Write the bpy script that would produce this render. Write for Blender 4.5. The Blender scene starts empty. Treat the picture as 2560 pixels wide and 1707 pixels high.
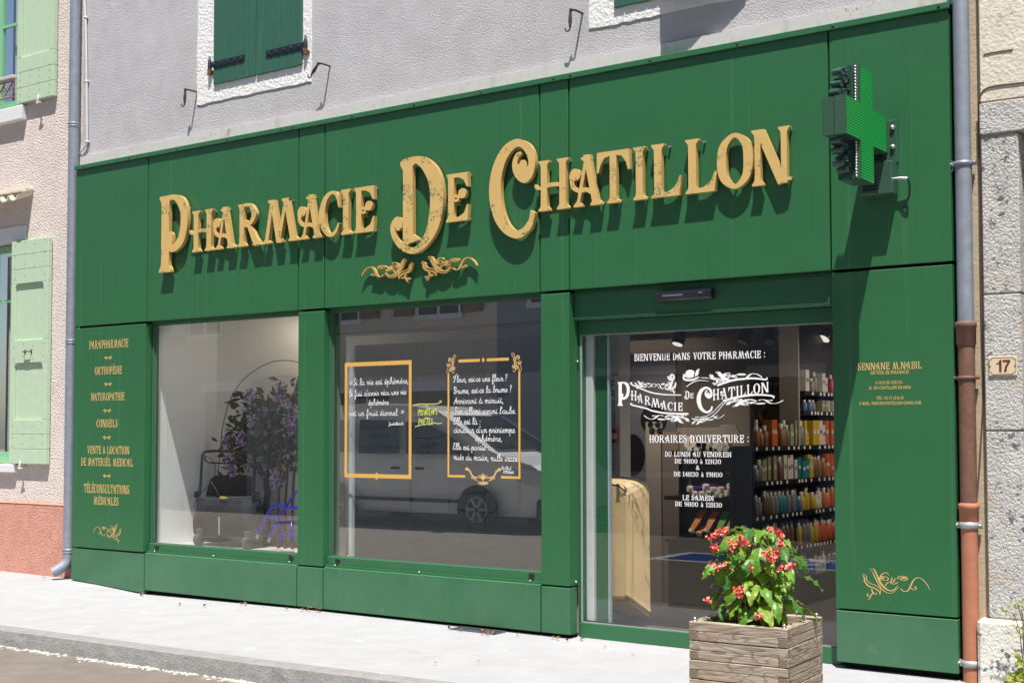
import bpy, bmesh, math, random
from mathutils import Vector, Matrix
from mathutils.geometry import delaunay_2d_cdt
random.seed(7)
sc = bpy.context.scene
COL = sc.collection
R = math.radians

# ------------------------------------------------------------------ camera
CAM = Vector((10.38613146, -7.67604102, 1.42))
YAW, PITCH, ROLL, FPX = 0.62332722, 0.04338108, -0.00118489, 3299.524
PPX, PPY, IW, IH = -36.692, 79.617, 2560.0, 1707.0
_f = Vector((-math.sin(YAW) * math.cos(PITCH), math.cos(YAW) * math.cos(PITCH), math.sin(PITCH)))
_r = Vector((math.cos(YAW), math.sin(YAW), 0)); _u = _r.cross(_f)
CR = _r * math.cos(ROLL) + _u * math.sin(ROLL)
CU = -_r * math.sin(ROLL) + _u * math.cos(ROLL)
cd = bpy.data.cameras.new('camera'); cam = bpy.data.objects.new('camera', cd); COL.objects.link(cam)
cam.matrix_world = Matrix((( CR.x, CU.x, -_f.x, CAM.x), (CR.y, CU.y, -_f.y, CAM.y), (CR.z, CU.z, -_f.z, CAM.z), (0, 0, 0, 1)))
cd.sensor_fit = 'HORIZONTAL'; cd.sensor_width = 36.0; cd.lens = FPX / IW * 36.0
cd.shift_x = -PPX / IW; cd.shift_y = PPY / IW
cd.clip_start = 0.05; cd.clip_end = 500
sc.camera = cam

def ray(x, y):
    return _f * FPX + CR * (x - IW / 2 - PPX) + CU * (IH / 2 + PPY - y)
def at(x, y, Y=0.0):           # a point of the photograph on the plane at depth Y
    v = ray(x, y); return CAM + v * ((Y - CAM.y) / v.y)
def atx(x, y, X):
    v = ray(x, y); return CAM + v * ((X - CAM.x) / v.x)
def ground(x, y, Z=0.0):
    v = ray(x, y); return CAM + v * ((Z - CAM.z) / v.z)
def zm(ox, oy, s):             # reads coordinates off an enlarged crop of the photograph
    return lambda x, y: (ox + x / s, oy + y / s)

# ------------------------------------------------------------------ objects
def tag(o, label=None, cat=None, group=None, kind=None):
    if label: o['label'] = label
    if cat: o['category'] = cat
    if group: o['group'] = group
    if kind: o['kind'] = kind
    return o
def thing(name, label, cat, loc=(0, 0, 0), group=None):
    o = bpy.data.objects.new(name, None); o.empty_display_size = 0.1
    COL.objects.link(o); o.location = loc
    return tag(o, label, cat, group)
def attach(o, parent):
    o.parent = parent
    p, m = parent, Matrix.Identity(4)
    o.matrix_parent_inverse = wmat(parent).inverted()
def wmat(o):
    m = Matrix.LocRotScale(o.location, o.rotation_euler, o.scale)
    if o.parent: m = wmat(o.parent) @ o.matrix_parent_inverse @ m
    return m
def kids(o): return [c for c in bpy.data.objects if c.parent == o]
def copy_tree(o, parent=None, children=None):
    c = o.copy(); COL.objects.link(c)
    if parent: c.parent = parent
    for ch in (KIDS.get(o.name) or kids(o)): copy_tree(ch, c)
    return c
KIDS = {}
SMOOTH = R(40)

class MB:
    """gathers shapes in world space and links them as one mesh object"""
    def __init__(s): s.v = []; s.f = []; s.m = []; s.cur = 0; s.sm = []; s.smooth = False
    def add(s, vs, fs):
        n = len(s.v); s.v += [tuple(v) for v in vs]
        for f in fs: s.f.append([i + n for i in f]); s.m.append(s.cur); s.sm.append(s.smooth)
        return s
    def box(s, x0, x1, y0, y1, z0, z1, M=None, bev=0.0):
        if bev > 0:
            b = bev; pts = []
            xs, ys, zs = (x0, x1), (y0, y1), (z0, z1)
            import itertools
            bm = bmesh.new(); bmesh.ops.create_cube(bm, size=1)
            for v in bm.verts: v.co = Vector((x0 + (v.co.x + .5) * (x1 - x0), y0 + (v.co.y + .5) * (y1 - y0), z0 + (v.co.z + .5) * (z1 - z0)))
            bmesh.ops.bevel(bm, geom=bm.edges[:], offset=b, segments=1, affect='EDGES', profile=.5)
            bm.verts.index_update()
            vs = [v.co.copy() for v in bm.verts]; fs = [[v.index for v in f.verts] for f in bm.faces]; bm.free()
        else:
            vs = [Vector(p) for p in ((x0, y0, z0), (x1, y0, z0), (x1, y1, z0), (x0, y1, z0), (x0, y0, z1), (x1, y0, z1), (x1, y1, z1), (x0, y1, z1))]
            fs = [(0, 3, 2, 1), (4, 5, 6, 7), (0, 1, 5, 4), (1, 2, 6, 5), (2, 3, 7, 6), (3, 0, 4, 7)]
        if M is not None: vs = [M @ Vector(v) for v in vs]
        return s.add(vs, fs)
    def quad(s, a, b, c, d): return s.add([a, b, c, d], [(0, 1, 2, 3)])
    def poly(s, pts): return s.add(pts, [tuple(range(len(pts)))])
    def prism(s, pts, d):        # polygon swept along vector d
        n = len(pts); d = Vector(d)
        a = [Vector(p) for p in pts]; b = [p + d for p in a]
        nrm = Vector((0, 0, 0))
        for i in range(n): nrm += a[i].cross(a[(i + 1) % n])
        if nrm.dot(d) > 0: a.reverse(); b.reverse()
        return s.add(a + b, [tuple(range(n)), tuple(range(2 * n - 1, n - 1, -1))] + [(i + n, (i + 1) % n + n, (i + 1) % n, i) for i in range(n)])
    def tube(s, path, r, n=10, cap=True):
        path = [Vector(p) for p in path]; rs = r if isinstance(r, (list, tuple)) else [r] * len(path)
        vs, fs = [], []; old = s.smooth; s.smooth = True
        t0 = (path[1] - path[0]).normalized(); up = Vector((0, 0, 1)) if abs(t0.z) < .9 else Vector((1, 0, 0))
        a = t0.cross(up).normalized()
        for i, p in enumerate(path):
            t = (path[min(i + 1, len(path) - 1)] - path[max(i - 1, 0)])
            if t.length < 1e-9: t = t0
            t.normalize(); a = (a - t * a.dot(t)); a.normalize(); b = t.cross(a)
            for k in range(n):
                w = 2 * math.pi * k / n; vs.append(p + (a * math.cos(w) + b * math.sin(w)) * rs[i])
        for i in range(len(path) - 1):
            for k in range(n):
                k2 = (k + 1) % n; fs.append((i * n + k, i * n + k2, (i + 1) * n + k2, (i + 1) * n + k))
        s.add(vs, fs); s.smooth = False
        if cap:
            s.add(vs[:n], [tuple(range(n - 1, -1, -1))]); s.add(vs[-n:], [tuple(range(n))])
        s.smooth = old; return s
    def lathe(s, c, prof, n=16, axis='z', M=None):   # prof: (r, h)
        c = Vector(c); vs, fs = [], []; old = s.smooth; s.smooth = True
        for r_, h in prof:
            for k in range(n):
                w = 2 * math.pi * k / n; x, y = r_ * math.cos(w), r_ * math.sin(w)
                p = Vector((x, y, h)) if axis == 'z' else Vector((x, h, y)) if axis == 'y' else Vector((h, x, y))
                if M is not None: p = M @ p
                vs.append(c + p)
        for i in range(len(prof) - 1):
            for k in range(n):
                k2 = (k + 1) % n
                q = (i * n + k, i * n + k2, (i + 1) * n + k2, (i + 1) * n + k)
                fs.append(q if axis != 'y' else q[::-1])
        s.add(vs, fs); s.smooth = False
        s.add(vs[:n], [tuple(range(n))]); s.add(vs[-n:], [tuple(range(n))])
        s.smooth = old; return s
    def ball(s, c, r, n=10, sz=1.0):
        return s.lathe(c, [(max(r * math.sin(math.pi * i / 6), 1e-4), -r * sz * math.cos(math.pi * i / 6)) for i in range(7)], n)
    def build(s, name, mat, parent=None, kind=None):
        me = bpy.data.meshes.new(name); me.from_pydata(s.v, [], s.f)
        for m in (mat if isinstance(mat, (list, tuple)) else [mat]): me.materials.append(m)
        me.polygons.foreach_set('material_index', s.m); me.polygons.foreach_set('use_smooth', s.sm)
        me.update()
        bm = bmesh.new(); bm.from_mesh(me); bmesh.ops.recalc_face_normals(bm, faces=bm.faces[:]); bm.to_mesh(me); bm.free()
        o = bpy.data.objects.new(name, me); COL.objects.link(o)
        if parent: attach(o, parent)
        if kind: o['kind'] = kind
        return o
def box(name, mat, parent, *a, **k): return MB().box(*a, **k).build(name, mat, parent)

# ------------------------------------------------------------------ materials
def lin(c):
    return tuple((x / 12.92 if x <= .04045 else ((x + .055) / 1.055) ** 2.4) for x in c)
def srgb(r, g, b): return lin((r / 255, g / 255, b / 255))
MATS = {}
def mat(name, col, rough=.6, metal=0.0, var=0.0, vs=4.0, col2=None, spots=None, bump=0.0, bs=60.0, spec=.5, streak=None, coords='Object', bdist=.01, sheen=0, coat=0.0):
    """col: linear base colour; var: tone variation; col2: second colour blended by noise;
    spots: (scale, threshold, colour); streak: (scale_x, scale_z, amount, colour)"""
    m = bpy.data.materials.new(name); m.use_nodes = True; nt = m.node_tree; N = nt.nodes; Lk = nt.links
    b = N['Principled BSDF']; b.inputs['Roughness'].default_value = rough; b.inputs['Metallic'].default_value = metal
    b.inputs['Specular IOR Level'].default_value = spec
    if coat: b.inputs['Coat Weight'].default_value = coat; b.inputs['Coat Roughness'].default_value = .1
    tc = N.new('ShaderNodeTexCoord'); P = tc.outputs[coords]
    def noise(scale, detail=4, rough_=.6, vec=None, map_=None):
        n = N.new('ShaderNodeTexNoise'); n.inputs['Scale'].default_value = scale; n.inputs['Detail'].default_value = detail; n.inputs['Roughness'].default_value = rough_
        if map_:
            mp = N.new('ShaderNodeMapping'); mp.inputs['Scale'].default_value = map_; Lk.new(P, mp.inputs[0]); Lk.new(mp.outputs[0], n.inputs['Vector'])
        else: Lk.new(P, n.inputs['Vector'])
        return n.outputs['Fac']
    def ramp(x, a, c, out=(0, 1)):
        r = N.new('ShaderNodeMapRange'); r.inputs['From Min'].default_value = a; r.inputs['From Max'].default_value = c
        r.inputs['To Min'].default_value = out[0]; r.inputs['To Max'].default_value = out[1]; Lk.new(x, r.inputs['Value']); return r.outputs[0]
    def mix(f, a, c):
        x = N.new('ShaderNodeMix'); x.data_type = 'RGBA'
        Lk.new(f, x.inputs[0])
        for k, val in ((6, a), (7, c)):
            if hasattr(val, 'is_linked'): Lk.new(val, x.inputs[k])
            else: x.inputs[k].default_value = (*val[:3], 1)
        return x.outputs[2]
    out = None
    base = N.new('ShaderNodeRGB'); base.outputs[0].default_value = (*col[:3], 1); out = base.outputs[0]
    if col2 is not None: out = mix(ramp(noise(vs, 6, .65), .35, .65), out, col2)
    if var:
        hv = N.new('ShaderNodeHueSaturation'); Lk.new(out, hv.inputs['Color'])
        Lk.new(ramp(noise(vs * 2.3, 5), .25, .75, (1 - var, 1 + var)), hv.inputs['Value']); out = hv.outputs[0]
    if streak:
        sx, sz, am, c3 = streak
        out = mix(ramp(noise(1.0, 3, .5, map_=(sx, sx, sz)), .62, .72, (0, am)), out, c3)
    for sp in (spots or []):
        sca, th, c3, soft = sp[:4]; fac = ramp(noise(sca, 5, .7), th, th + soft)
        if len(sp) > 4:                      # only inside larger worn patches
            mu = N.new('ShaderNodeMath'); mu.operation = 'MULTIPLY'; Lk.new(fac, mu.inputs[0]); Lk.new(ramp(noise(sp[4], 2), sp[5], sp[5] + .05), mu.inputs[1]); fac = mu.outputs[0]
        out = mix(fac, out, c3)
    Lk.new(out, b.inputs['Base Color'])
    if bump:
        bp = N.new('ShaderNodeBump'); bp.inputs['Strength'].default_value = bump; bp.inputs['Distance'].default_value = bdist
        Lk.new(noise(bs, 4, .6), bp.inputs['Height']); Lk.new(bp.outputs[0], b.inputs['Normal'])
    MATS[name] = m
    return m
def glow(name, col, s):
    m = bpy.data.materials.new(name); m.use_nodes = True; nt = m.node_tree; nt.nodes.clear()
    e = nt.nodes.new('ShaderNodeEmission'); e.inputs[0].default_value = (*col, 1); e.inputs[1].default_value = s
    o = nt.nodes.new('ShaderNodeOutputMaterial'); nt.links.new(e.outputs[0], o.inputs[0]); return m
def pane(name, tint=(.975, .99, .987), refl=4.0, base=.02, rough=0.0):
    m = bpy.data.materials.new(name); m.use_nodes = True; nt = m.node_tree; nt.nodes.clear(); N = nt.nodes; Lk = nt.links
    t = N.new('ShaderNodeBsdfTransparent'); t.inputs[0].default_value = (*tint, 1)
    g = N.new('ShaderNodeBsdfGlossy'); g.inputs['Roughness'].default_value = rough; g.inputs[0].default_value = (1, 1, 1, 1)
    fr = N.new('ShaderNodeFresnel'); ge = N.new('ShaderNodeNewGeometry'); mr = N.new('ShaderNodeMapRange')   # a thin sheet: the same from both sides
    mr.inputs['To Min'].default_value = 1.5; mr.inputs['To Max'].default_value = 1 / 1.5; Lk.new(ge.outputs['Backfacing'], mr.inputs['Value']); Lk.new(mr.outputs[0], fr.inputs[0])
    ma = N.new('ShaderNodeMath'); ma.operation = 'MULTIPLY_ADD'; ma.inputs[1].default_value = refl; ma.inputs[2].default_value = base; ma.use_clamp = True
    mx = N.new('ShaderNodeMixShader'); o = N.new('ShaderNodeOutputMaterial')
    Lk.new(fr.outputs[0], ma.inputs[0]); mi = N.new('ShaderNodeMath'); mi.operation = 'MINIMUM'; mi.inputs[1].default_value = .36; Lk.new(ma.outputs[0], mi.inputs[0]); Lk.new(mi.outputs[0], mx.inputs[0]); Lk.new(t.outputs[0], mx.inputs[1]); Lk.new(g.outputs[0], mx.inputs[2]); Lk.new(mx.outputs[0], o.inputs[0])
    return m
# ------------------------------------------------------------------ light
SUN = Vector((0.69, -1.0, 3.1)).normalized()
elev = math.asin(SUN.z); azim = math.atan2(SUN.x, SUN.y)
w = bpy.data.worlds.new('World'); sc.world = w; w.use_nodes = True
sk = w.node_tree.nodes.new('ShaderNodeTexSky'); sk.sky_type = 'NISHITA'; sk.sun_disc = False
sk.sun_elevation = elev; sk.sun_rotation = azim
bg = w.node_tree.nodes['Background']; bg.inputs[1].default_value = 0.062
w.node_tree.links.new(sk.outputs[0], bg.inputs[0])
ld = bpy.data.lights.new('sun', 'SUN'); ld.energy = 5.0; ld.angle = R(0.53); ld.color = (1.0, .955, .88)
lo = bpy.data.objects.new('sun', ld); COL.objects.link(lo); lo.location = (6, -6, 12)
lo.rotation_euler = (-SUN).to_track_quat('-Z', 'Y').to_euler()
sc.view_settings.view_transform = 'Standard'; sc.view_settings.look = 'None'
sc.view_settings.exposure = 0.72; sc.view_settings.gamma = 1
sc.cycles.max_bounces = 10; sc.cycles.transparent_max_bounces = 16; sc.cycles.glossy_bounces = 5; sc.cycles.diffuse_bounces = 5
sc.cycles.use_denoising = True
# ------------------------------------------------------------------ materials of the place
D = 2560 / 2352.0                      # overview crop
ov = lambda x, y: (x * D, y * D)
z1 = zm(0, 0, 2.7349); z2 = zm(850, 0, 2.7349); z3 = zm(1700, 0, 2.7349)
z4 = zm(0, 560, 2.7349); z5 = zm(850, 560, 2.7349); z6 = zm(1700, 560, 2.7349)
z7 = zm(0, 1130, 2.7174); z8 = zm(850, 1130, 2.7174); z9 = zm(1700, 1130, 2.7174)
GREEN = (.0245, .130, .049)
m_green = mat('green_panel_paint', GREEN, .40, var=.06, vs=.9, streak=(34, .22, .30, (.10, .22, .15)), bump=.10, bs=1.6, bdist=.02, coat=.04,
              spots=[(75, .79, (.25, .33, .27), .02)])
m_plinth = mat('bounce_lightened_plinth_paint', (.033, .140, .062), .45, var=.06, vs=1.2, col2=(.062, .172, .092), bump=.08, bs=1.6, bdist=.02, spots=[(75, .70, (.25, .33, .27), .03), (6, .62, (.10, .20, .125), .12)], streak=(30, .4, .3, (.13, .23, .16)))  # green made paler in its colour for light bounced off the pavement
m_green_frame = mat('green_frame_paint', (.030, .138, .058), .38, var=.05, vs=3)
m_green_dark = mat('green_header_paint', (.028, .125, .060), .35, var=.04, vs=3)
m_gap = mat('joint_black', (.004, .005, .004), .9)
m_white_metal = mat('bare_screw_metal', (.6, .62, .62), .35, .8)
m_black = mat('black_plastic', (.012, .013, .016), .4)
m_render = mat('grey_roughcast', (.56, .55, .575), .95, var=.09, vs=2.2, bump=.95, bs=120, bdist=.017, spec=.1, spots=[(250, .6, (.38, .37, .40), .1), (3.0, .60, (.60, .56, .55), .2), (1.4, .60, (.48, .47, .50), .15)], streak=(3.5, .5, .25, (.44, .43, .45)))
m_band = mat('concrete_band', (.585, .56, .555), .9, var=.06, vs=9, bump=.15, bs=90, spec=.1, spots=[(34, .58, (.30, .245, .18), .06, 1.3, .55), (26, .68, (.33, .27, .2), .06), (7, .64, (.42, .365, .30), .07)], streak=(9, .6, .35, (.36, .31, .25)))
m_surround = mat('white_limewash', (.80, .80, .79), .95, var=.05, vs=14, bump=.8, bs=42, bdist=.016, spec=.1)
m_pave = mat('pale_concrete_paving', (.338, .343, .358), .93, var=.07, vs=1.6, bump=.3, bs=240, spec=.15, spots=[(300, .66, (.22, .21, .21), .06), (5, .60, (.40, .395, .39), .10), (2.2, .60, (.28, .277, .275), .2), (60, .735, (.16, .15, .14), .02)])
m_kerb = mat('kerb_concrete', (.25, .245, .245), .95, var=.15, vs=6, bump=.7, bs=60, spec=.1, spots=[(45, .64, (.46, .45, .43), .05), (14, .62, (.17, .165, .16), .1), (5, .6, (.32, .31, .3), .1)])
m_road = mat('worn_brown_asphalt', (.20, .178, .155), .95, var=.16, vs=2.5, bump=.9, bs=110, bdist=.015, spec=.15, spots=[(120, .58, (.36, .32, .28), .06), (140, .60, (.085, .075, .065), .05), (1.2, .6, (.26, .225, .19), .15)])
m_zinc = mat('zinc', (.28, .31, .375), .5, .35, var=.16, vs=7, streak=(40, .7, .5, (.52, .55, .60)), bump=.05, bs=30)
m_glass = pane('window_glass'); m_dark_backed_glass = pane('verse_window_glass', refl=5.6, base=.04); m_door_glass = pane('door_glass', refl=2.1, base=.01)
m_shutter = mat('dark_green_shutter', (.028, .112, .076), .55, var=.12, vs=9, streak=(60, 1.2, .35, (.12, .24, .18)), bump=.05, bs=60)
m_iron = mat('black_iron', (.018, .022, .04), .5, .3, bump=.1, bs=80)
m_hook = mat('dark_rust', (.065, .038, .028), .8, .1, var=.3, vs=30)
m_rust = mat('rusty_iron', (.14, .07, .045), .8, .2, var=.3, vs=30, bump=.3, bs=90)

# ------------------------------------------------------------------ setting
def sheet(name, m, pts, z):
    return tag(MB().poly([(x, y, z) for x, y in pts]).build(name, m), kind='structure')
sheet('road', m_road, [(-120, -130), (120, -130), (120, 60), (-120, 60)], -.125)
KX = [(-40, -2.05), (-8, -2.0), (0, -1.975), (1.8, -1.945), (3, -1.92), (4.4, -1.872), (5.7, -1.785), (7, -1.68), (9, -1.5), (14, -1.0), (40, 1.6)]
def pz(x):
    P = [(-40, .06), (-1, .06), (-.1, .055), (.35, .035), (1.05, -.012), (2.9, .008), (6, 0), (40, 0)]
    for (a, za), (b, zb) in zip(P, P[1:]):
        if x <= b: return za + (zb - za) * max(0, (x - a) / (b - a))
    return 0
def ky(x):
    for (a, ya), (b, yb) in zip(KX, KX[1:]):
        if x <= b: return ya + (yb - ya) * (x - a) / (b - a)
xs = sorted(set([p[0] for p in KX] + [-1, -.1, .35, 1.05, 2.9, 6] + [.5 * i for i in range(-8, 24)]))
mb = MB()
for a, b in zip(xs, xs[1:]):
    for t0, t1 in ((0, .3), (.3, 1)):
        q = []
        for x, t in ((a, t0), (b, t0), (b, t1), (a, t1)):
            k = ky(x) + .13; y = 1.2 + (k - 1.2) * t
            q.append((x, y, pz(x) * (1 - max(0, t - .3)) - .012 * t))
        mb.poly(q[::-1])
tag(mb.build('pavement', m_pave), kind='structure')
mb = MB(); rnd = random.Random(3)
for a, b in zip(xs, xs[1:]):
    n = max(1, int((b - a) / .12)) if -1 < a < 8 else 1
    for i in range(n):
        xa, xb = a + (b - a) * i / n, a + (b - a) * (i + 1) / n
        def sec(x):
            k = ky(x); j = math.sin(x * 31) * .004 + math.sin(x * 77 + 1) * .003; z = pz(x) * .3 - .012
            return [(x, k + .13, z), (x, k + .02 + j, z - .002), (x, k + .004 + j, z - .010), (x, k - .010 + j * 1.5, -.075), (x, k - .02 + j, -.128)]
        A, B = sec(xa), sec(xb)
        for p in range(4): mb.poly([A[p], A[p + 1], B[p + 1], B[p]])
tag(mb.build('kerb', m_kerb), kind='structure')
# crumbled white mortar and grit where the kerb meets the road
mb = MB(); rnd = random.Random(5)
for i in range(2600):
    x = rnd.uniform(-1, 6.2)
    if math.sin(x * 2.3) + math.sin(x * 5.9 + 1) + math.sin(x * 13.7) < rnd.uniform(-2, 1.2): continue
    k = ky(x) - .02 - abs(rnd.gauss(0, .032)) - .004
    r_ = rnd.uniform(.004, .014) if rnd.random() < .75 else rnd.uniform(.012, .026); z = -.125
    n = 5; a0 = rnd.random() * 6
    mb.add([(x + r_ * math.cos(a0 + j * 1.256) * rnd.uniform(.6, 1.3), k + r_ * .8 * math.sin(a0 + j * 1.256), z + .0005) for j in range(n)] + [(x, k, z + r_ * .45)], [(j, (j + 1) % n, n) for j in range(n)])
m_grit = mat('white_mortar_grit', (.40, .38, .36), .95, var=.3, vs=50, spec=.1)
tag(mb.build('mortar_grit', m_grit), 'crumbled pale mortar and grit along the foot of the kerb', 'grit', kind='stuff')

# ------------------------------------------------------------------ pharmacy building
ZT, ZB, ZS = 3.864, 2.394, .354
XL = [0.0, 1.031, 2.887, 3.174, 5.236, 5.480, 7.367, 8.100]
bld = thing('pharmacy_building', 'grey roughcast town house standing above the green shopfront', 'building', (4.05, .5, 0))
a = at(*z1(1350, 715), .118); b = at(*z1(2130, 565), .118)
WX0, WX1, WZ0 = a.x, b.x, (a.z + b.z) / 2
c1 = at(*z2(1705, 205), .118); V0, VZ0 = c1.x, c1.z; VX1 = 7.0
box('wall', m_render, bld, -.085, 8.23, .12, .5, 3.85, 8.0)
box('concrete_band', m_band, bld, -.06, 8.13, .085, .119, 3.88, 4.012)
# white surrounds of the two upper windows (proud 6 mm, rough outline)
def surround(x0, x1, z0, z1):
    rnd = random.Random(int(x0 * 100)); pts = []
    n = 26
    for i in range(n + 1): pts.append((x0 + (x1 - x0) * i / n, .112, z0 + rnd.uniform(-.006, .006)))
    for i in range(1, n + 1): pts.append((x1 + rnd.uniform(-.006, .006), .112, z0 + (z1 - z0) * i / n))
    for i in range(1, n): pts.append((x1 + (x0 - x1) * i / n, .112, z1))
    for i in range(n + 1): pts.append((x0 + rnd.uniform(-.006, .006), .112, z1 + (z0 - z1) * i / n))
    return MB().prism(pts[:-1], (0, .0075, 0)).build('window_surround', m_surround, bld)
surround(WX0, WX1, WZ0, WZ0 + 1.9); surround(V0, VX1, VZ0, VZ0 + 1.9)
def strap(p0, p1, nb, side):     # iron strap hinge between two points of the shutter face
    p0, p1 = Vector(p0), Vector(p1); d = (p1 - p0)
    mb = MB(); up = Vector((0, 0, .024)); o = Vector((0, -.008, 0))
    mb.prism([p0 - up, p1 - up, p1 + up, p0 + up], o)
    for i in range(nb): mb.lathe(p0 + d * (.12 + .8 * i / max(1, nb - 1)) + o, [(.010, .0), (.008, -.006), (.001, -.008)], 8, 'y')
    return mb
def shutter(x0, x1, z0, z1, y, nplank, m, hinge_at=None, hz=None, M=None, y2=None):
    """board shutter of vertical planks; the face looks at -y"""
    mb = MB(); w_ = (x1 - x0) / nplank
    for i in range(nplank):
        mb.box(x0 + i * w_ + .0022, x0 + (i + 1) * w_ - .0022, y, y + .03, z0 + (.002 if i % 2 else 0), z1, M=M, bev=.003)
    mb.box(x0 + .004, x1 - .004, y + .006, y + .028, z0 + .004, z1 - .004, M=M)
    s_ = mb.build('shutter', m, bld)
    if hz is not None:
        sgn = 1 if hinge_at == 'l' else -1; xh = x0 if sgn > 0 else x1
        mb = strap((xh - sgn * .03, y - .001, hz), (xh + sgn * (x1 - x0) * .76, y - .001, hz + .0), 5, sgn)
        mb.lathe((xh - sgn * .045, y + .0, hz - .03), [(.016, 0), (.016, .075), (.009, .085), (.009, .11), (.002, .115)], 10)
        mb2 = MB().box(xh - sgn * .075, xh - sgn * .02, y + .008, .118, hz - .075, hz - .045); mb2.lathe((xh - sgn * .045, y, hz - .08), [(.02, 0), (.02, .048)], 10)
        if M is not None:
            for q in (mb, mb2): q.v = [tuple(M @ Vector(v)) for v in q.v]
        mb.build('strap_hinge', m_iron, s_); mb2.build('hinge_pintle', m_rust, s_)
    return s_
sa = at(*z1(1437, 572), .06); sb = at(*z1(2042, 442), .06); sm_ = at(*z1(1727, 500), .06)
SZ = (sa.z + sb.z) / 2
ha = at(*z1(1520, 418), .05).z; hb = at(*z1(1915, 335), .05).z
shutter(sa.x, sm_.x - .004, SZ, SZ + 1.7, .092, 6, m_shutter, 'l', ha)
shutter(sm_.x + .004, sb.x, SZ, SZ + 1.7, .092, 6, m_shutter, 'r', hb)
va = at(*z2(1855, 8), .062)
shutter(va.x, va.x + .52, 4.33, 6.0, .092, 6, m_shutter)
M = Matrix.Translation((6.80, .08, 0)) @ Matrix.Rotation(R(17.6), 4, 'Z') @ Matrix.Translation((-6.80, -.08, 0))
shutter(6.80 - .545, 6.80, 4.33, 6.0, .065, 6, m_shutter, M=M)
# wall hooks that hold the shutters back
def hook(px, tilt=0.0, ln=.17):
    p = at(*px, .02); p.y = .12
    mb = MB(); rx = .005
    mb.tube([p + Vector((.03, 0, 0)), p + Vector((.03, -.10, 0)), p + Vector((.005, -.108, .004))], .008, 8)
    mb.ball(p + Vector((0, -.105, .004)), .014, 8)
    q = p + Vector((-.005, -.105, 0)); d = Vector((-math.sin(tilt), 0, -math.cos(tilt)))
    pts = [q, q + d * ln * .25, q + d * ln * .5, q + d * ln * .8]
    mb.tube(pts, [.007, .012, .014, .007], 8)
    e = pts[-1]; mb.tube([e + Vector((.02 * (1 - math.cos(t)) * -1, 0, -.022 * math.sin(t))) for t in [i * .55 for i in range(7)]], .0055, 7)
    mb.build('shutter_hook', m_hook, bld)
hook(z1(1272, 618), .06, .15); hook(z1(2180, 440), .75, .13); hook(z2(1582, 75), .03, .15)
# back of the shop: closed box so that the rooms are dark
m_plaster = mat('cream_plaster', (.48, .46, .42), .9, var=.04, vs=2)
m_taupe = mat('taupe_wall', (.20, .175, .155), .8, var=.05, vs=2)
m_floor = mat('grey_floor_tiles', (.16, .15, .145), .35, var=.08, vs=3)
box('interior_wall', m_taupe, bld, .9, 8.3, 5.6, 5.75, 0, 2.9)
box('ceiling', m_plaster, bld, .9, 8.3, .33, 5.6, 2.62, 2.7)
box('floor', m_floor, bld, .9, 8.3, .16, 5.6, -.03, .02)
box('side_wall', m_taupe, bld, 8.12, 8.3, .2, 5.6, .02, 2.62)
box('niche_side_wall', mat('white_niche_wall', (.88, .90, .90), .9, var=.03, vs=3), bld, .86, 1.0, .16, 5.6, .02, 2.62)
box('niche_back_wall', mat('pale_grey_niche_wall', (.80, .78, .74), .9, var=.03, vs=2), bld, 1.0, 5.17, .86, .92, .02, 2.62)
box('niche_platform', mat('grey_platform', (.60, .59, .58), .6, var=.05), bld, 1.0, 5.17, .14, .86, .02, .405)
box('lintel', m_taupe, bld, -.05, 8.2, .31, .34, 2.40, 3.84)
# solid masonry behind the cladding
m_mas = mat('masonry', (.3, .29, .27), .9)
mb = MB(); mb.box(-.05, .98, .15, .3, 0, 2.39); mb.box(2.92, 3.14, .15, .3, .0, 2.39); mb.box(5.27, 5.44, .16, .3, 0, 2.39); mb.box(7.40, 8.1, .15, .3, 0, 2.39); mb.box(-.05, 8.1, .12, .30, 2.42, 3.84)
for xa, xb in ((1.03, 2.88), (3.18, 5.23)): mb.box(xa, xb, .13, .3, -.02, .36)
mb.build('masonry', m_mas, bld)

# ------------------------------------------------------------------ green shopfront
shop = thing('shopfront', 'green metal shopfront cladding with two display windows and a glass door', 'shopfront', (4.05, 0, 0))
def panel(name, x0, x1, z0, z1, y0=0.0, y1=.10, m=None, lbl=None):
    o = box(name, m or m_green, shop, x0 + .006, x1 - .006, y0, y1, z0, z1, bev=.0035)
    return o
for x0, x1 in zip(XL, XL[1:]): panel('fascia_panel', x0, x1, ZB, ZT)
PAN = {}
for i in (0, 2, 4, 6): PAN[i] = panel('pilaster_panel', XL[i], XL[i + 1] - (.012 if i == 0 else 0), ZS, ZB - .020, y1=.14 if i != 4 else .124)
for i in (0, 1, 2, 3, 4, 6):
    z0 = .05 if i == 0 else .03
    if i == 0:
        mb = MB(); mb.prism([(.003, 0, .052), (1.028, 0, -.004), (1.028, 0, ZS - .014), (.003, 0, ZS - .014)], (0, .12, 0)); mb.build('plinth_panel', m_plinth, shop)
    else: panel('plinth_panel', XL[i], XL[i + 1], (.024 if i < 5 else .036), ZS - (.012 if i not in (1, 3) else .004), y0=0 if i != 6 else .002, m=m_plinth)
mb = MB(); mb.box(.01, 8.09, .09, .118, .4, 3.85) if 0 else None
for i in range(1, 7): box('joint_strip', m_gap, shop, XL[i] - .0055, XL[i] + .0055, .05, .09, ZB, ZT - .01)
for i in (0, 2, 4, 6):
    box('joint_strip', m_gap, shop, XL[i] + .01, XL[i + 1] - .01, .05, .12, ZB - .021, ZB + .001); box('joint_strip', m_gap, shop, XL[i] + .01, XL[i + 1] - .01, .05, .11, ZS - .02, ZS + .002)
box('foot_gap', m_gap, shop, .2, 5.46, .06, .125, -.05, .02); box('foot_gap', m_gap, shop, 7.4, 8.08, .07, .125, -.05, .04)
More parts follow.
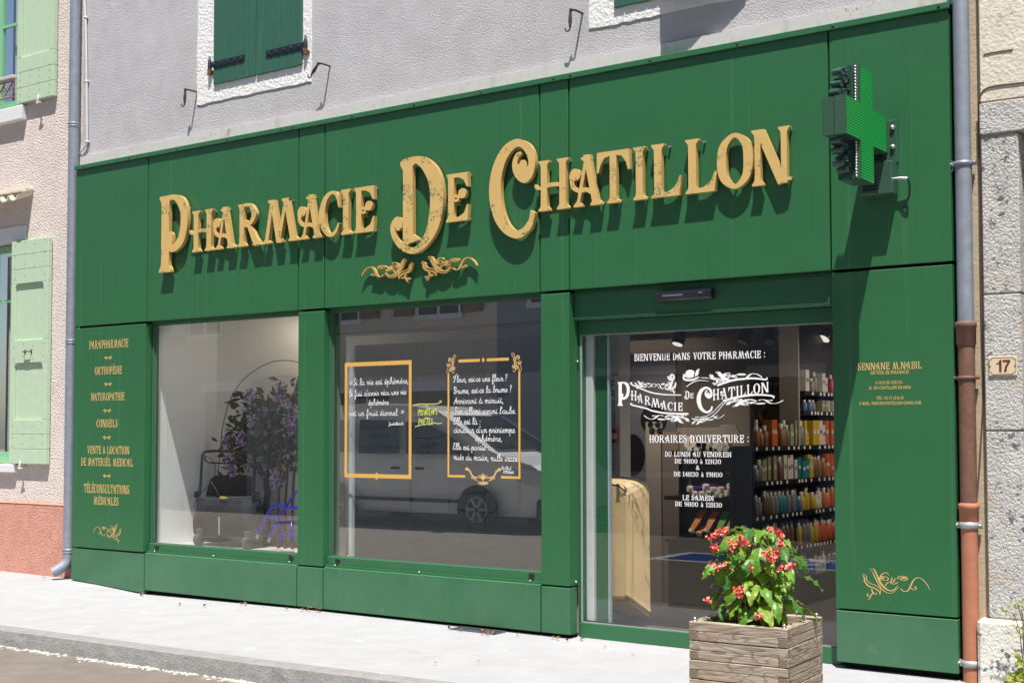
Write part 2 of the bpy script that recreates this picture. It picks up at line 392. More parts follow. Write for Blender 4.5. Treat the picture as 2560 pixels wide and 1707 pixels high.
mb = MB(); mb.box(-.0, 8.106, -.022, .0, ZT - .002, ZT + .036, bev=.003); mb.box(0, 8.106, -.002, .086, ZT + .026, ZT + .0362)
tr = mb.build('top_trim', m_green_frame, shop)
for px in (z1(572, 1135), z1(880, 1080), z1(1208, 1020), z1(1555, 957), z1(1925, 890), z1(2005, 878), z2(82, 803), z2(508, 725), z2(965, 642), z2(1460, 552), z2(1575, 530), z2(2120, 430), z3(390, 312), z3(1045, 185), z3(1768, 38)):
    p = at(*px, -.022); MB().lathe((p.x, -.0225, ZT + .016), [(.008, 0), (.008, -.004), (.003, -.007)], 8, 'y').build('screw', m_black, tr)
# bare metal screws of the side returns
def screws(parent, pts):
    for x, y, z in pts: MB().ball((x, y, z), .008, 8).build('fixing_screw', m_white_metal, parent)

def display_window(i):
    x0, x1 = XL[i], XL[i + 1]
    mb = MB()
    mb.box(x0 - .006, x1 - .002, .052, .14, ZS - .002, .432, bev=.004)                 # lower rail
    mb.box(x0 - .004, x1 + .002, .030, .054, ZS - .004, ZS + .012)                      # drip lip
    mb.box(x0 - .010, x0 + .006, .075, .14, .43, 2.37, bev=.003)                        # stile
    mb.box(x1 - .004, x1 + .01, .075, .14, .43, 2.37)
    mb.box(x0 - .010, x1 + .01, .07, .14, 2.362, 2.392)
    fr = mb.build('display_window', m_green_frame, shop)
    MB().box(x0 - .012, x1 + .012, .098, .104, .428, 2.366).build('glass_pane', m_glass, fr) if 0 else MB().quad((x0 + .006, .1, .432), (x1 - .004, .1, .432), (x1 - .004, .1, 2.362), (x0 + .006, .1, 2.362)).build('glass_pane', m_glass if i == 1 else m_dark_backed_glass, fr)
    mb = MB(); mb.box(x0 + .006, x0 + .016, .094, .108, .43, 2.362); mb.box(x0, x1, .094, .108, .428, .436); mb.box(x0, x1, .094, .108, 2.356, 2.363)
    mb.build('glazing_seal', mat('grey_seal', (.10, .11, .12), .5), fr)
    for x in (x0 + .09, x1 - .13): box('drain_cap', m_black, fr, x, x + .045, .040, .053, .390, .418, bev=.004)
    screws(fr, [(x0 + .10, .032, ZS + .012), (x0 + (x1 - x0) * .46, .032, ZS + .012), (x1 - .11, .032, ZS + .012)])
    return fr
win_a = display_window(1); win_b = display_window(3)

# sliding door
door = thing('sliding_door', None, None, (6.4, .12, 0)); attach(door, shop); door.location = (0, 0, 0); door.matrix_parent_inverse = Matrix.Identity(4)
del_me = door
bpy.data.objects.remove(door)
mb = MB(); mb.box(5.478, 7.369, .066, .30, 2.182, 2.392, bev=.005)
for z in (2.374, 2.365, 2.20, 2.193): mb.box(5.48, 7.367, .062, .068, z - .002, z + .002)
hd = mb.build('door_header', m_green_dark, shop)
mb = MB(); mb.box(5.478, 7.369, .118, .20, 2.082, 2.181, bev=.004); mb.box(5.478, 5.496, .122, .2, 0, 2.083); mb.box(7.352, 7.369, .122, .2, 0, 2.083)
dr = mb.build('sliding_door', m_green_dark, shop)
box('bottom_rail', m_green_frame, dr, 5.485, 7.362, .112, .16, -.005, .100, bev=.004)
MB().quad((5.497, .126, .1), (7.352, .126, .1), (7.352, .126, 2.083), (5.497, .126, 2.083)).build('glass_pane', m_door_glass, dr)
mb = MB(); mb.box(5.495, 7.352, .121, .131, 2.078, 2.084); mb.box(5.495, 7.352, .121, .131, .099, .105); mb.box(5.494, 5.503, .121, .131, .1, 2.08)
mb.build('glazing_seal', mat('pale_seal', (.32, .33, .34), .4), dr)
screws(hd, [(5.483, .10, 1.90), (5.483, .07, .38)])
# white jambs and the edge of the standing leaf seen through the glass
m_jamb = mat('white_door_jamb', (.62, .64, .65), .6, var=.05, vs=10, spots=[(30, .70, (.30, .31, .32), .03)])
box('inner_jamb', m_jamb, dr, 5.44, 5.55, .19, .27, .1, 2.09, bev=.006)
box('green_reflection_strip', mat('reflected_pillar_green', (.022, .115, .05), .3), dr, 5.556, 5.655, .22, .27, .1, 2.09)  # solid green strip in place of the pillar's reflection in the leaf
box('leaf_edge', mat('polished_glass_edge', (.35, .45, .5), .2, spec=.8), dr, 5.664, 5.676, .20, .23, .1, 2.085)
# door presence sensor
sn = thing('door_sensor', 'small black motion sensor box fixed to the green header above the door', 'sensor', (6.355, .065, 2.30))
mb = MB(); prof = [(.064, 2.338), (.012, 2.334), (.004, 2.318), (.012, 2.284), (.03, 2.272), (.064, 2.272)]
mb.prism([(6.155, y, z) for y, z in prof], (.40, 0, 0)); mb.build('housing', mat('black_gloss_plastic', (.012, .012, .018), .12), sn)
box('lens_strip', mat('sensor_lens', (.12, .13, .2), .1), sn, 6.205, 6.355, .0035, .0055, 2.300, 2.312)
mb = MB(); mb.box(6.475, 6.488, .0030, .005, 2.316, 2.320); mb.box(6.466, 6.50, .0030, .005, 2.309, 2.3125)
mb.build('maker_mark', m_white_metal, sn)
# floor drain at the plinth
dg = thing('drain_grate', 'grey metal drain grate let into the pale pavement below the window', 'grate', (4.6, -.05, 0))
a, b = ground(*z8(650, 1222)), ground(*z8(945, 1258)); c = ground(*z8(1035, 1240)); 
m_gr = mat('galvanised_grate', (.16, .18, .22), .5, .6)
gx0, gx1 = a.x, c.x; mb = MB(); gy0, gy1 = -.14, -.01
mb.box(gx0, gx1, gy0, gy0 + .008, pz(4.5) - .02, pz(4.5) + .004); mb.box(gx0, gx1, gy1 - .008, gy1, pz(4.5) - .02, pz(4.5) + .004)
mb.build('frame', m_gr, dg); mb = MB()
n = 26
for i in range(n + 1): x = gx0 + (gx1 - gx0) * i / n; mb.box(x - .002, x + .002, gy0 + .008, gy1 - .008, -.02, pz(4.5) + .003)
for y in (gy0 + .045, gy0 + .09): mb.box(gx0, gx1, y - .0015, y + .0015, -.02, pz(4.5) + .0035)
mb.build('grating', m_gr, dg); box('pit', m_gap, dg, gx0, gx1, gy0 + .002, gy1 - .002, -.06, pz(4.5) - .008 + .0068)
# ------------------------------------------------------------------ rainwater pipes and cable
def zlev(px, Y): return at(*px, Y).z
pL = thing('downpipe', 'grey zinc downpipe between the pink house and the shopfront', 'downpipe', (-.06, .03, .1), 'downpipes')
lx = at(*ov(170, 200), .03).x; LXX = lx
mb = MB(); zb = zlev(ov(150, 1283), .03)
mb.tube([(lx, .035, 8), (lx, .035, zb)], .050, 20)
mb.build('pipe', m_zinc, pL)
mb = MB(); e = Vector((lx, .035, zb))
mb.tube([e, e + Vector((-.004, -.008, -.03)), e + Vector((-.02, -.04, -.065)), e + Vector((-.05, -.085, -.10)), e + Vector((-.075, -.12, -.118))], [.051, .051, .051, .049, .046], 20, cap=False)
mb.tube([e + Vector((-.074, -.117, -.117)), e + Vector((-.02, -.04, -.065))], [.044, .04], 16, cap=False)
mb.build('shoe', m_zinc, pL)
for y in (288, 785, 1266):
    z = zlev(ov(168, y), .03); mb = MB(); mb.lathe((lx, .035, z), [(.050, -.022), (.0535, -.018), (.0535, -.004), (.0515, -.002), (.0515, .004), (.055, .006), (.055, .018), (.050, .022)], 20)
    mb.build('collar', m_zinc, pL)
mb = MB(); mb.box(lx - .075, lx - .05, .03, .12, zlev(ov(168, 292), .03) - .012, zlev(ov(168, 292), .03) + .012); mb.build('wall_bracket', m_zinc, pL)
cb = thing('conduit', 'thin white cable conduit clipped to the grey wall beside the zinc downpipe', 'conduit', (0, .1, 5))
m_pvc = mat('white_pvc', (.62, .62, .62), .5, var=.05)
pts = [at(*z1(x, y), .10) for x, y in ((572, -900), (578, 0), (585, 120), (590, 350), (592, 555), (594, 800), (596, 940), (594, 975), (582, 1002), (560, 1030), (535, 1062), (519, 1095), (518, 1120), (530, 1148))]
for i, p in enumerate(pts):
    if i > 9: p.y = .10 - .012 * (i - 9)
MB().tube(pts, .0105, 10).build('cable', m_pvc, cb)
for p in ((585, 122), (591, 558), (596, 970)):
    q = at(*z1(*p), .10); mb = MB(); mb.lathe(q, [(.0105, -.012), (.0145, -.010), (.0145, .010), (.0105, .012)], 12); mb.box(q.x - .02, q.x + .02, .104, .121, q.z - .006, q.z + .006); mb.build('clip', m_pvc, cb)

m_brown = mat('rusty_brown_cast_iron', (.17, .085, .06), .7, .1, var=.22, vs=9, bump=.25, bs=70, spots=[(16, .60, (.27, .12, .06), .08), (26, .72, (.33, .17, .11), .03)], streak=(30, 1.2, .4, (.10, .055, .05)))
m_terra = mat('terracotta_pipe', (.40, .155, .09), .75, var=.12, vs=6, bump=.12, bs=60, spots=[(30, .70, (.50, .30, .22), .06), (9, .66, (.50, .22, .14), .1)])
pR = thing('downpipe', 'downpipe of zinc, rusty iron and terracotta lengths at the right end of the shopfront', 'downpipe', (8.17, .03, 0), 'downpipes')
rx = at(*ov(2208, 120), .03).x; RY = .03
zA = zlev(ov(2212, 745), RY); zB = zlev(ov(2218, 1168), RY)
MB().tube([(rx, RY, 8), (rx, RY, zA - .02)], .046, 20).build('zinc_length', m_zinc, pR)
MB().tube([(rx, RY, zA), (rx, RY, zB - .03)], .047, 20).build('cast_iron_length', m_brown, pR)
MB().tube([(rx, RY, zB), (rx, RY, -.05)], .046, 20).build('terracotta_length', m_terra, pR)
MB().lathe((rx, RY, zA), [(.047, -.125), (.055, -.115), (.056, -.02), (.060, -.015), (.060, .01), (.048, .016)], 20).build('iron_socket', m_brown, pR)
MB().lathe((rx, RY, zB), [(.046, -.115), (.053, -.10), (.054, 0), (.058, .004), (.058, .028), (.048, .034)], 20).build('terracotta_socket', m_terra, pR)
def clamp(z, m, w=.018):
    mb = MB(); mb.lathe((rx, RY, z), [(.046, -w), (.0535, -w), (.0535, w), (.046, w)], 20)
    for s_ in (-1, 1): mb.box(rx + s_ * .053 - .018, rx + s_ * .053 + .018, RY - .014, RY + .012, z - w, z + w); mb.lathe((rx + s_ * .066, RY - .01, z), [(.010, .0), (.010, -.012), (.003, -.018)], 8, 'y')
    mb.build('pipe_clamp', m, pR)
m_galv = mat('galvanised_clamp', (.42, .43, .44), .5, .4, var=.1, vs=20)
clamp(zlev(ov(2220, 1205), RY), m_galv); clamp(zlev(ov(2225, 1522), RY), m_galv); clamp(zlev(ov(2215, 868), RY), m_brown, .010)
clamp(zlev(ov(2210, 377), RY), m_zinc, .012); m_galv2 = mat('dull_steel', (.16, .18, .20), .5, .5)
mb = MB(); z = zlev(ov(2200, 380), RY); mb.prism([(rx - .08, .02, z + .05), (rx - .045, .02, z + .015), (rx - .045, .02, z - .02), (rx - .07, .02, z - .045)], (0, .004, 0)); mb.build('bracket_plate', m_galv2, pR)

# ------------------------------------------------------------------ left house
m_pink = mat('cream_pink_roughcast', (.80, .71, .665), .97, var=.08, vs=3, bump=1.0, bs=62, bdist=.03, spec=.05, spots=[(130, .60, (.58, .46, .41), .12), (1.6, .6, (.70, .62, .58), .2)])
m_salmon = mat('salmon_roughcast', (.66, .33, .26), .95, var=.12, vs=4, bump=.9, bs=75, bdist=.022, spec=.05, spots=[(5, .60, (.58, .30, .23), .15)])
m_stone_w = mat('white_painted_stone', (.70, .70, .72), .9, var=.04, vs=8, bump=.15, bs=60)
m_pale = mat('pale_green_paint', (.46, .60, .435), .7, var=.06, vs=8, bump=.06, bs=60, spots=[(40, .70, (.24, .40, .20), .06), (12, .72, (.48, .62, .42), .05)], streak=(60, 2.2, .3, (.30, .47, .26)))
m_midg = mat('mint_window_frame', (.22, .52, .30), .5, var=.05)
m_nail = mat('nail_heads', (.12, .12, .11), .7)
lh = thing('pink_house', 'cream pink roughcast house with a salmon plinth left of the shopfront', 'building', (-1.5, .3, 0))
LY = .10; WALLR = -.09 + .0
ux = at(*z1(118, 500), .05).x; uz = (at(*z1(118, 708), .05).z + at(*z1(370, 658), .05).z) / 2; uw = at(*z1(367, 500), .05).x - ux
l0 = at(*z4(80, 400), .05); lw = at(*z4(331, 400), .05).x - l0.x; lxx = l0.x
lz1 = at(*z4(200, 107), .05).z; lz0 = at(*z7(200, 80), .05).z
pzt = zlev(z7(200, 335), LY)
XE = -.075
mb = MB()
mb.box(-6, XE, LY, .4, pzt, lz0 - .01); mb.box(max(ux, lxx), XE, LY, .4, lz0 - .01, 9)
mb.box(-6, lxx - 1.05, LY, .4, lz0 - .01, 9); mb.box(lxx - 1.05, max(ux, lxx), LY, .4, lz1 + .01, uz - .02); mb.box(lxx - 1.05, max(ux, lxx), LY, .4, uz + 1.9, 9)
mb.build('wall', m_pink, lh)
mb = MB(); mb.prism([(-6, .06, -.2), (XE + .01, .06, -.2), (XE + .01, .06, pzt - .03), (-6, .06, pzt - .03)], (0, .3, 0)); mb.box(-6, XE + .01, .058, .12, pzt - .03, pzt - .004, bev=.012)
mb.build('plinth', m_salmon, lh)
def batten_shutter(x0, w_, z0, z1, recess, nail_rows, handle=None):
    """frame-and-plank shutter folded back against the wall; recess: list of (z0, z1) sunk plank fields"""
    mb = MB(); y0, y1 = .045, .09; st = .05 if w_ < .5 else .07
    zs = [z0] + [v for r_ in sorted(recess) for v in r_] + [z1]
    for za, zb_ in zip(zs[0::2], zs[1::2]):
        n = max(1, round((zb_ - za) / .16)); h = (zb_ - za) / n
        for k in range(n): mb.box(x0, x0 + w_, y0, y1, za + k * h + .0012, za + (k + 1) * h - .0012, bev=.003)
    for za, zb_ in recess:
        mb.box(x0, x0 + st, y0, y1, za, zb_, bev=.002); mb.box(x0 + w_ - st, x0 + w_, y0, y1, za, zb_, bev=.002)
        n = 5; pw = (w_ - 2 * st) / n
        for k in range(n): mb.box(x0 + st + k * pw + .0012, x0 + st + (k + 1) * pw - .0012, y0 + .022, y1, za, zb_, bev=.002)
        # arched upper corners of the sunk field
        for s_, xc in ((1, x0 + st), (-1, x0 + w_ - st)):
            mb.prism([(xc, y0 + .001, zb_), (xc + s_ * .03, y0 + .001, zb_), (xc + s_ * .01, y0 + .001, zb_ - .012), (xc, y0 + .001, zb_ - .03)], (0, .03, 0))
    s_ = mb.build('shutter', m_pale, lh)
    mb = MB()
    for z in nail_rows:
        for k in range(4): mb.lathe((x0 + w_ * (.1 + .267 * k), y0 - .001, z + (.012 if k % 2 else -.012)), [(.0055, .002), (.004, -.002), (.001, -.003)], 6, 'y')
    o = mb.build('nails', m_nail, s_); o['kind'] = 'stuff'
    if handle:
        x, z = handle; mb = MB(); mb.tube([(x - .05, y0, z), (x - .05, y0 - .03, z), (x + .05, y0 - .03, z), (x + .05, y0, z)], .006, 8); mb.box(x - .06, x - .04, y0 - .004, y0, z - .02, z + .02); mb.box(x + .04, x + .06, y0 - .004, y0, z - .02, z + .02)
        mb.build('handle', m_rust, s_)
    return s_
zz = lambda y, f=z1: zlev(f(240, y), .05)
batten_shutter(ux, uw, uz, uz + 1.75, [(zlev(z1(240, 370), .05), uz + 1.2)], [uz + .03, uz + .10, uz + .17, uz + .24, uz + .30])
q4 = lambda y: zlev(z4(205, y), .05)
batten_shutter(lxx, lw, lz0, lz1, [(q4(790), q4(402)), (q4(1335), q4(948))], [q4(v) for v in (130, 205, 280, 360, 825, 910, 1370, 1450, 1510)], (lxx + lw * .5, q4(872)))
# white shutter dogs
m_dog = mat('white_enamel', (.7, .7, .66), .4)
for x, z in ((ux + uw * .62, uz - .0), (lxx + lw * .33, lz0 + .0)):
    mb = MB(); mb.tube([(x, .11, z - .03), (x, .03, z - .03)], .006, 8); mb.tube([(x - .01, .03, z - .045), (x, .03, z - .03), (x + .012, .032, z), (x + .008, .034, z + .035)], [.010, .009, .013, .006], 8)
    mb.tube([(x - .01, .03, z - .045), (x + .045, .03, z - .04)], [.01, .006], 8)
    mb.build('shutter_dog', m_dog, lh)
def left_window(xr, z0, z1_, mull):
    f = MB(); xl = xr - 1.04; y0 = .20
    f.box(xr - .055, xr + .0, y0, y0 + .06, z0, z1_); f.box(xl, xl + .055, y0, y0 + .06, z0, z1_); f.box(xl + .055, xr - .055, y0, y0 + .06, z1_ - .06, z1_); f.box(xl + .055, xr - .055, y0, y0 + .06, z0, z0 + .06)
    f.box(xr - .105, xr - .057, y0 + .012, y0 + .05, z0 + .06, z1_ - .06); f.box(xl + .055, xr - .105, y0 + .015, y0 + .05, z0 + .06, z0 + .11)
    for z in mull: f.box(xl + .055, xr - .105, y0 + .02, y0 + .045, z - .014, z + .014)
    f.box(xr - .56, xr - .5, y0 + .012, y0 + .05, z0 + .06, z1_ - .06)
    o = f.build('window', m_midg, lh)
    MB().quad((xl + .05, y0 + .035, z0 + .05), (xr - .06, y0 + .035, z0 + .05), (xr - .06, y0 + .035, z1_ - .05), (xl + .05, y0 + .035, z1_ - .05)).build('glass_pane', m_glass, o)
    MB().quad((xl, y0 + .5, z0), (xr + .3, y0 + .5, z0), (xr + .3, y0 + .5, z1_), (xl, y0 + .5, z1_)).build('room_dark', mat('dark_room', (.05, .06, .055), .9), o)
    c = MB(); x = xl + .3
    n = 16
    for i in range(n):
        xa = xr - .11 - .30 * i / n; xb = xr - .11 - .30 * (i + 1) / n; ya = y0 + .12 + .02 * math.sin(i * 1.9); yb = y0 + .12 + .02 * math.sin((i + 1) * 1.9)
        c.quad((xa, ya, z0 + .1), (xb, yb, z0 + .1), (xb, yb, z1_ - .1), (xa, ya, z1_ - .1))
    c.build('curtain', mat('cream_curtain', (.5, .52, .45), .9), o)
left_window(ux + .0, uz - .0, uz + 1.85, [uz + .9])
left_window(lxx + .0, lz0, lz1, [zlev(z4(50, 525), .2)])
xs_ = at(*z1(155, 770), .05).x
box('window_sill', m_stone_w, lh, lxx - 1.2, xs_, .035, .2, zlev(z1(150, 812), .04), uz - .02, bev=.006)
xs_ = at(*z7(92, 100), .05).x
box('window_sill', m_stone_w, lh, lxx - 1.2, xs_, .045, .2, zlev(z7(50, 137), .05), lz0 - .012, bev=.006)
xs_ = at(*z4(172, 60), .09).x
box('window_lintel', m_stone_w, lh, lxx - 1.2, xs_, .088, .2, lz1 + .012, lz1 + .16, bev=.004)
# small canopy of canal tiles over the lower window
m_tile = mat('cream_canal_tile', (.62, .56, .46), .85, var=.10, vs=12, bump=.1, bs=60)
cx = at(*z1(172, 1305), .0).x; cz = at(*z1(160, 1330), .0).z
for k in range(5):
    mb = MB(); x = cx - .075 - .15 * k; n = 9
    for i in range(n):
        t0, t1 = math.pi * i / n, math.pi * (i + 1) / n; s_ = -1
        P = lambda t, y, dz, rr: (x + rr * math.cos(t), y, cz - rr * .8 * math.sin(t) + dz)
        mb.quad(P(t0, -.08, -.01, .075), P(t1, -.08, -.01, .075), P(t1, .1, .06, .075), P(t0, .1, .06, .075))
        mb.quad(P(t0, -.08, -.01, .06), P(t1, -.08, -.01, .06), P(t1, .1, .06, .06), P(t0, .1, .06, .06))
        mb.quad(P(t0, -.08, -.01, .06), P(t1, -.08, -.01, .06), P(t1, -.08, -.01, .075), P(t0, -.08, -.01, .075))
    mb.build('canopy_tile', m_tile, lh)
mb = MB(); mb.box(cx - .9, cx - .02, -.05, .1, cz + .02, cz + .035); mb.box(cx - .9, cx - .02, 0.02, .1, cz + .03, cz + .07); mb.build('canopy_mortar', m_tile, lh)
# iron balcony guard of the upper window
gr_ = MB(); gz = at(*z1(60, 535), .02).z
gr = MB().box(lxx - 1.1, ux, .0, .05, gz - .018, gz + .018, bev=.006).build('guard_rail', mat('weathered_wood_rail', (.5, .45, .42), .8, var=.15, vs=12), lh)
mb = MB(); m_red = mat('red_iron', (.28, .10, .085), .6, var=.2, vs=20)
mb.tube([(lxx - 1.1, .02, gz - .04), (ux, .02, gz - .04)], .008, 8)
for k in range(5):
    xc = ux - .03 - .13 * k
    pts = [(xc - .0 - .03 * math.cos(t) * (1 - t / 9), .02, gz - .10 - .03 * math.sin(t) * (1 - t / 9)) for t in [i * .5 for i in range(13)]]
    mb.tube(pts, .006, 6); mb.tube([(xc, .02, gz - .04), (xc - .05, .02, gz - .12), (xc - .02, .02, gz - .2)], .007, 6); mb.tube([(xc - .03, .02, gz - .07), (xc - .12, .02, gz - .17)], .006, 6)
mb.tube([(lxx - 1.1, .02, gz - .2), (ux, .02, gz - .2)], .008, 8)
mb.build('guard_scroll', m_red, lh)

# ------------------------------------------------------------------ right house
m_cream = mat('worn_cream_render', (.72, .66, .56), .95, var=.12, vs=5, bump=.7, bs=45, spec=.08, spots=[(6, .58, (.44, .37, .29), .12), (38, .68, (.34, .28, .22), .06), (9, .66, (.66, .6, .5), .08)])
m_quoin = mat('bush_hammered_stone', (.61, .595, .58), .97, var=.14, vs=3, bump=1.0, bs=62, bdist=.03, spec=.08, spots=[(40, .56, (.22, .215, .225), .04, 4.5, .5), (5, .55, (.68, .60, .48), .12), (150, .60, (.36, .355, .35), .08), (16, .57, (.17, .17, .185), .03, 2.6, .50), (2.5, .56, (.52, .46, .38), .12)])
m_mort = mat('sandy_mortar', (.46, .38, .27), .95, var=.12, vs=10, bump=.4, bs=70)
m_lich = mat('lichen_limewash', (.70, .68, .62), .95, var=.08, vs=5, bump=.9, bs=50, spots=[(16, .57, (.15, .16, .19), .04), (60, .62, (.3, .3, .3), .05), (5, .6, (.56, .50, .38), .1)])
rh = thing('stone_house', 'old stone and cream rendered house at the right edge, beside the downpipe', 'building', (9.5, .2, 0))
QY = .02; qa = at(*z3(2045, 300), QY).x; qb = at(*z3(2312, 1100), QY).x
sx0 = at(*z3(1990, 300), .06).x
zq = lambda f, y: zlev(f(2180, y), QY)
jl = [zq(z9, 1130), zq(z6, 1412), zq(z6, 478), zq(z3, 916), zq(z3, 690), 8.0]
box('corner_strip', m_mort, rh, 8.165, qa + .012, .065, .4, -.1, 8.0)
for i, (za, zb_) in enumerate(zip(jl, jl[1:])):
    rnd = random.Random(i + 40)
    last = i == 4
    o = box('wall' if last else 'quoin_block', m_cream if last else m_quoin, rh, qa + (0 if i != 3 else -.004), (qb if i < 3 else 14.0), QY - (.006 if i == 3 else 0) + rnd.uniform(-.004, .004), .4, za + .005, zb_ - .005, bev=.005)
box('base_block', m_lich, rh, qa - .055, qb + .02, -.035, .4, -.15, jl[0] - .004, bev=.02)
box('mortar', m_mort, rh, qa + .008, qb - .015, QY + .006, .39, -.1, 7.9)
# moulded arch edge in the render above the lintel stone
mb = MB(); pts = [at(*z3(x, y), QY - .004) for x, y in ((2046, 690), (2050, 650), (2075, 618), (2110, 598), (2200, 582), (2352, 565), (2700, 530))]
mb.tube(pts, .004, 6); mb.build('render_crack', m_rust, rh)
mb = MB(); pts = [at(*z3(x, y), QY - .003) for x, y in ((2075, 375), (2130, 362), (2200, 352), (2275, 340))]
mb.tube(pts, .0035, 6); mb.build('render_crack', m_rust, rh)
pts = [at(*f(x, y), .056) for f, x, y in ((z3, 2046, 700), (z3, 2040, 900), (z3, 2048, 1300), (z6, 2052, 100), (z6, 2060, 600), (z6, 2075, 1200), (z9, 2035, 100), (z9, 2020, 300))]
MB().tube(pts, .004, 6).build('thin_cable', mat('dark_wire', (.10, .07, .05), .7), rh)
box('door_leaf', mat('brown_door', (.16, .10, .06), .7, var=.15, vs=6), rh, qb - .02, 9.6, .26, .3, -.1, jl[3])
box('far_jamb', m_quoin, rh, 9.6, 14, QY, .4, -.1, jl[3])
box('door_step', m_quoin, rh, qb, 9.6, .0, .3, -.1, .05, bev=.01)

# house number
hn = thing('house_number_plate', 'cream enamel house number plate 17 with a thin brown border on the stone corner', 'number plate')
A = at(*z6(2107, 907), QY - .008); B = at(*z6(2305, 1033), QY - .008)
hx, hz_ = (A.x + B.x) / 2, (A.z + B.z) / 2; hw, hh = (B.x - A.x) / 2, (A.z - B.z) / 2
hn.location = (hx, QY, hz_)
box('plate', mat('cream_enamel', (.68, .58, .40), .3), hn, hx - hw, hx + hw, QY - .010, QY - .0, hz_ - hh, hz_ + hh, bev=.003)
# ------------------------------------------------------------------ lettering: shapes drawn as strokes, united by triangulation
def crom(pts, n=7, closed=False):
    out = []; m = len(pts); g = lambda i: pts[i % m] if closed else pts[max(0, min(m - 1, i))]
    for i in range(m if closed else m - 1):
        p0, p1, p2, p3 = g(i - 1), g(i), g(i + 1), g(i + 2)
        for k in range(n):
            t = k / n; t2, t3 = t * t, t * t * t
            out.append(tuple(.5 * (2 * b + (c - a) * t + (2 * a - 5 * b + 4 * c - d) * t2 + (3 * b - a - 3 * c + d) * t3) for a, b, c, d in zip(p0, p1, p2, p3)))
    if not closed: out.append(tuple(pts[-1]))
    return out
def band(pts, closed=False):     # (x, y, width) samples -> quads
    m = len(pts); L_, R_ = [], []
    for i in range(m):
        a = pts[(i - 1) % m] if closed else pts[max(0, i - 1)]; b = pts[(i + 1) % m] if closed else pts[min(m - 1, i + 1)]
        dx, dy = b[0] - a[0], b[1] - a[1]; l = math.hypot(dx, dy) or 1; nx, ny = -dy / l, dx / l; h = pts[i][2] / 2
        L_.append((pts[i][0] + nx * h, pts[i][1] + ny * h)); R_.append((pts[i][0] - nx * h, pts[i][1] - ny * h))
    return [[R_[i], R_[(i + 1) % m], L_[(i + 1) % m], L_[i]] for i in range(m if closed else m - 1)]
def disc(x, y, r, n=10): return [[(x + r * math.cos(2 * math.pi * k / n), y + r * math.sin(2 * math.pi * k / n)) for k in range(n)]]
def S(*pts, cap=False, n=7, closed=False):
    pts = [p if len(p) == 3 else (*p, pts[0][2]) for p in pts]
    s = crom(pts, n, closed); out = band(s, closed)
    if cap:
        out += disc(s[0][0], s[0][1], s[0][2] / 2, 8) + disc(s[-1][0], s[-1][1], s[-1][2] / 2, 8)
    return out
def spiral(cx, cy, r0, r1, a0, turns, w0, w1, ball=0, n=None):
    n = n or max(8, int(abs(turns) * 16)); pts = []
    for i in range(n + 1):
        t = i / n; a = a0 + turns * 2 * math.pi * t; r_ = r0 + (r1 - r0) * t; pts.append((cx + r_ * math.cos(a), cy + r_ * math.sin(a), w0 + (w1 - w0) * t))
    o = band(pts)
    if ball: o += disc(pts[-1][0], pts[-1][1], ball)
    return o
def stem(x, w, y0=0, y1=1, s=.055, b=True, t=True):
    l, r_ = x - w / 2, x + w / 2; P = []
    P += [(l - s, y0), (r_ + s, y0), (r_ + s, y0 + .028), (r_ + .008, y0 + .085), (r_, y0 + .14)] if b else [(l, y0), (r_, y0)]
    P += [(r_, y1 - .14), (r_ + .008, y1 - .085), (r_ + s, y1 - .028), (r_ + s, y1), (l - s, y1), (l - s, y1 - .028), (l - .008, y1 - .085), (l, y1 - .14)] if t else [(r_, y1), (l, y1)]
    if b: P += [(l, y0 + .14), (l - .008, y0 + .085), (l - s, y0 + .028)]
    return [P]
def foot(x, w, y, up=1, s=.05): return [[(x - w / 2 - s, y), (x + w / 2 + s, y), (x + w / 2 + s, y + .03 * up), (x + w / 2, y + .10 * up), (x - w / 2, y + .10 * up), (x - w / 2 - s, y + .03 * up)]]
def diag(x0, y0, x1, y1, w): return [[(x0 - w / 2, y0), (x0 + w / 2, y0), (x1 + w / 2, y1), (x1 - w / 2, y1)]]
T = .145
ball_E = S((.20, .44, .05), (.27, .53, .06), (.36, .50, .06), (.43, .55, .08)) + disc(.45, .57, .105, 14) + S((.18, .52, .05), (.27, .43, .05), (.36, .46, .06))
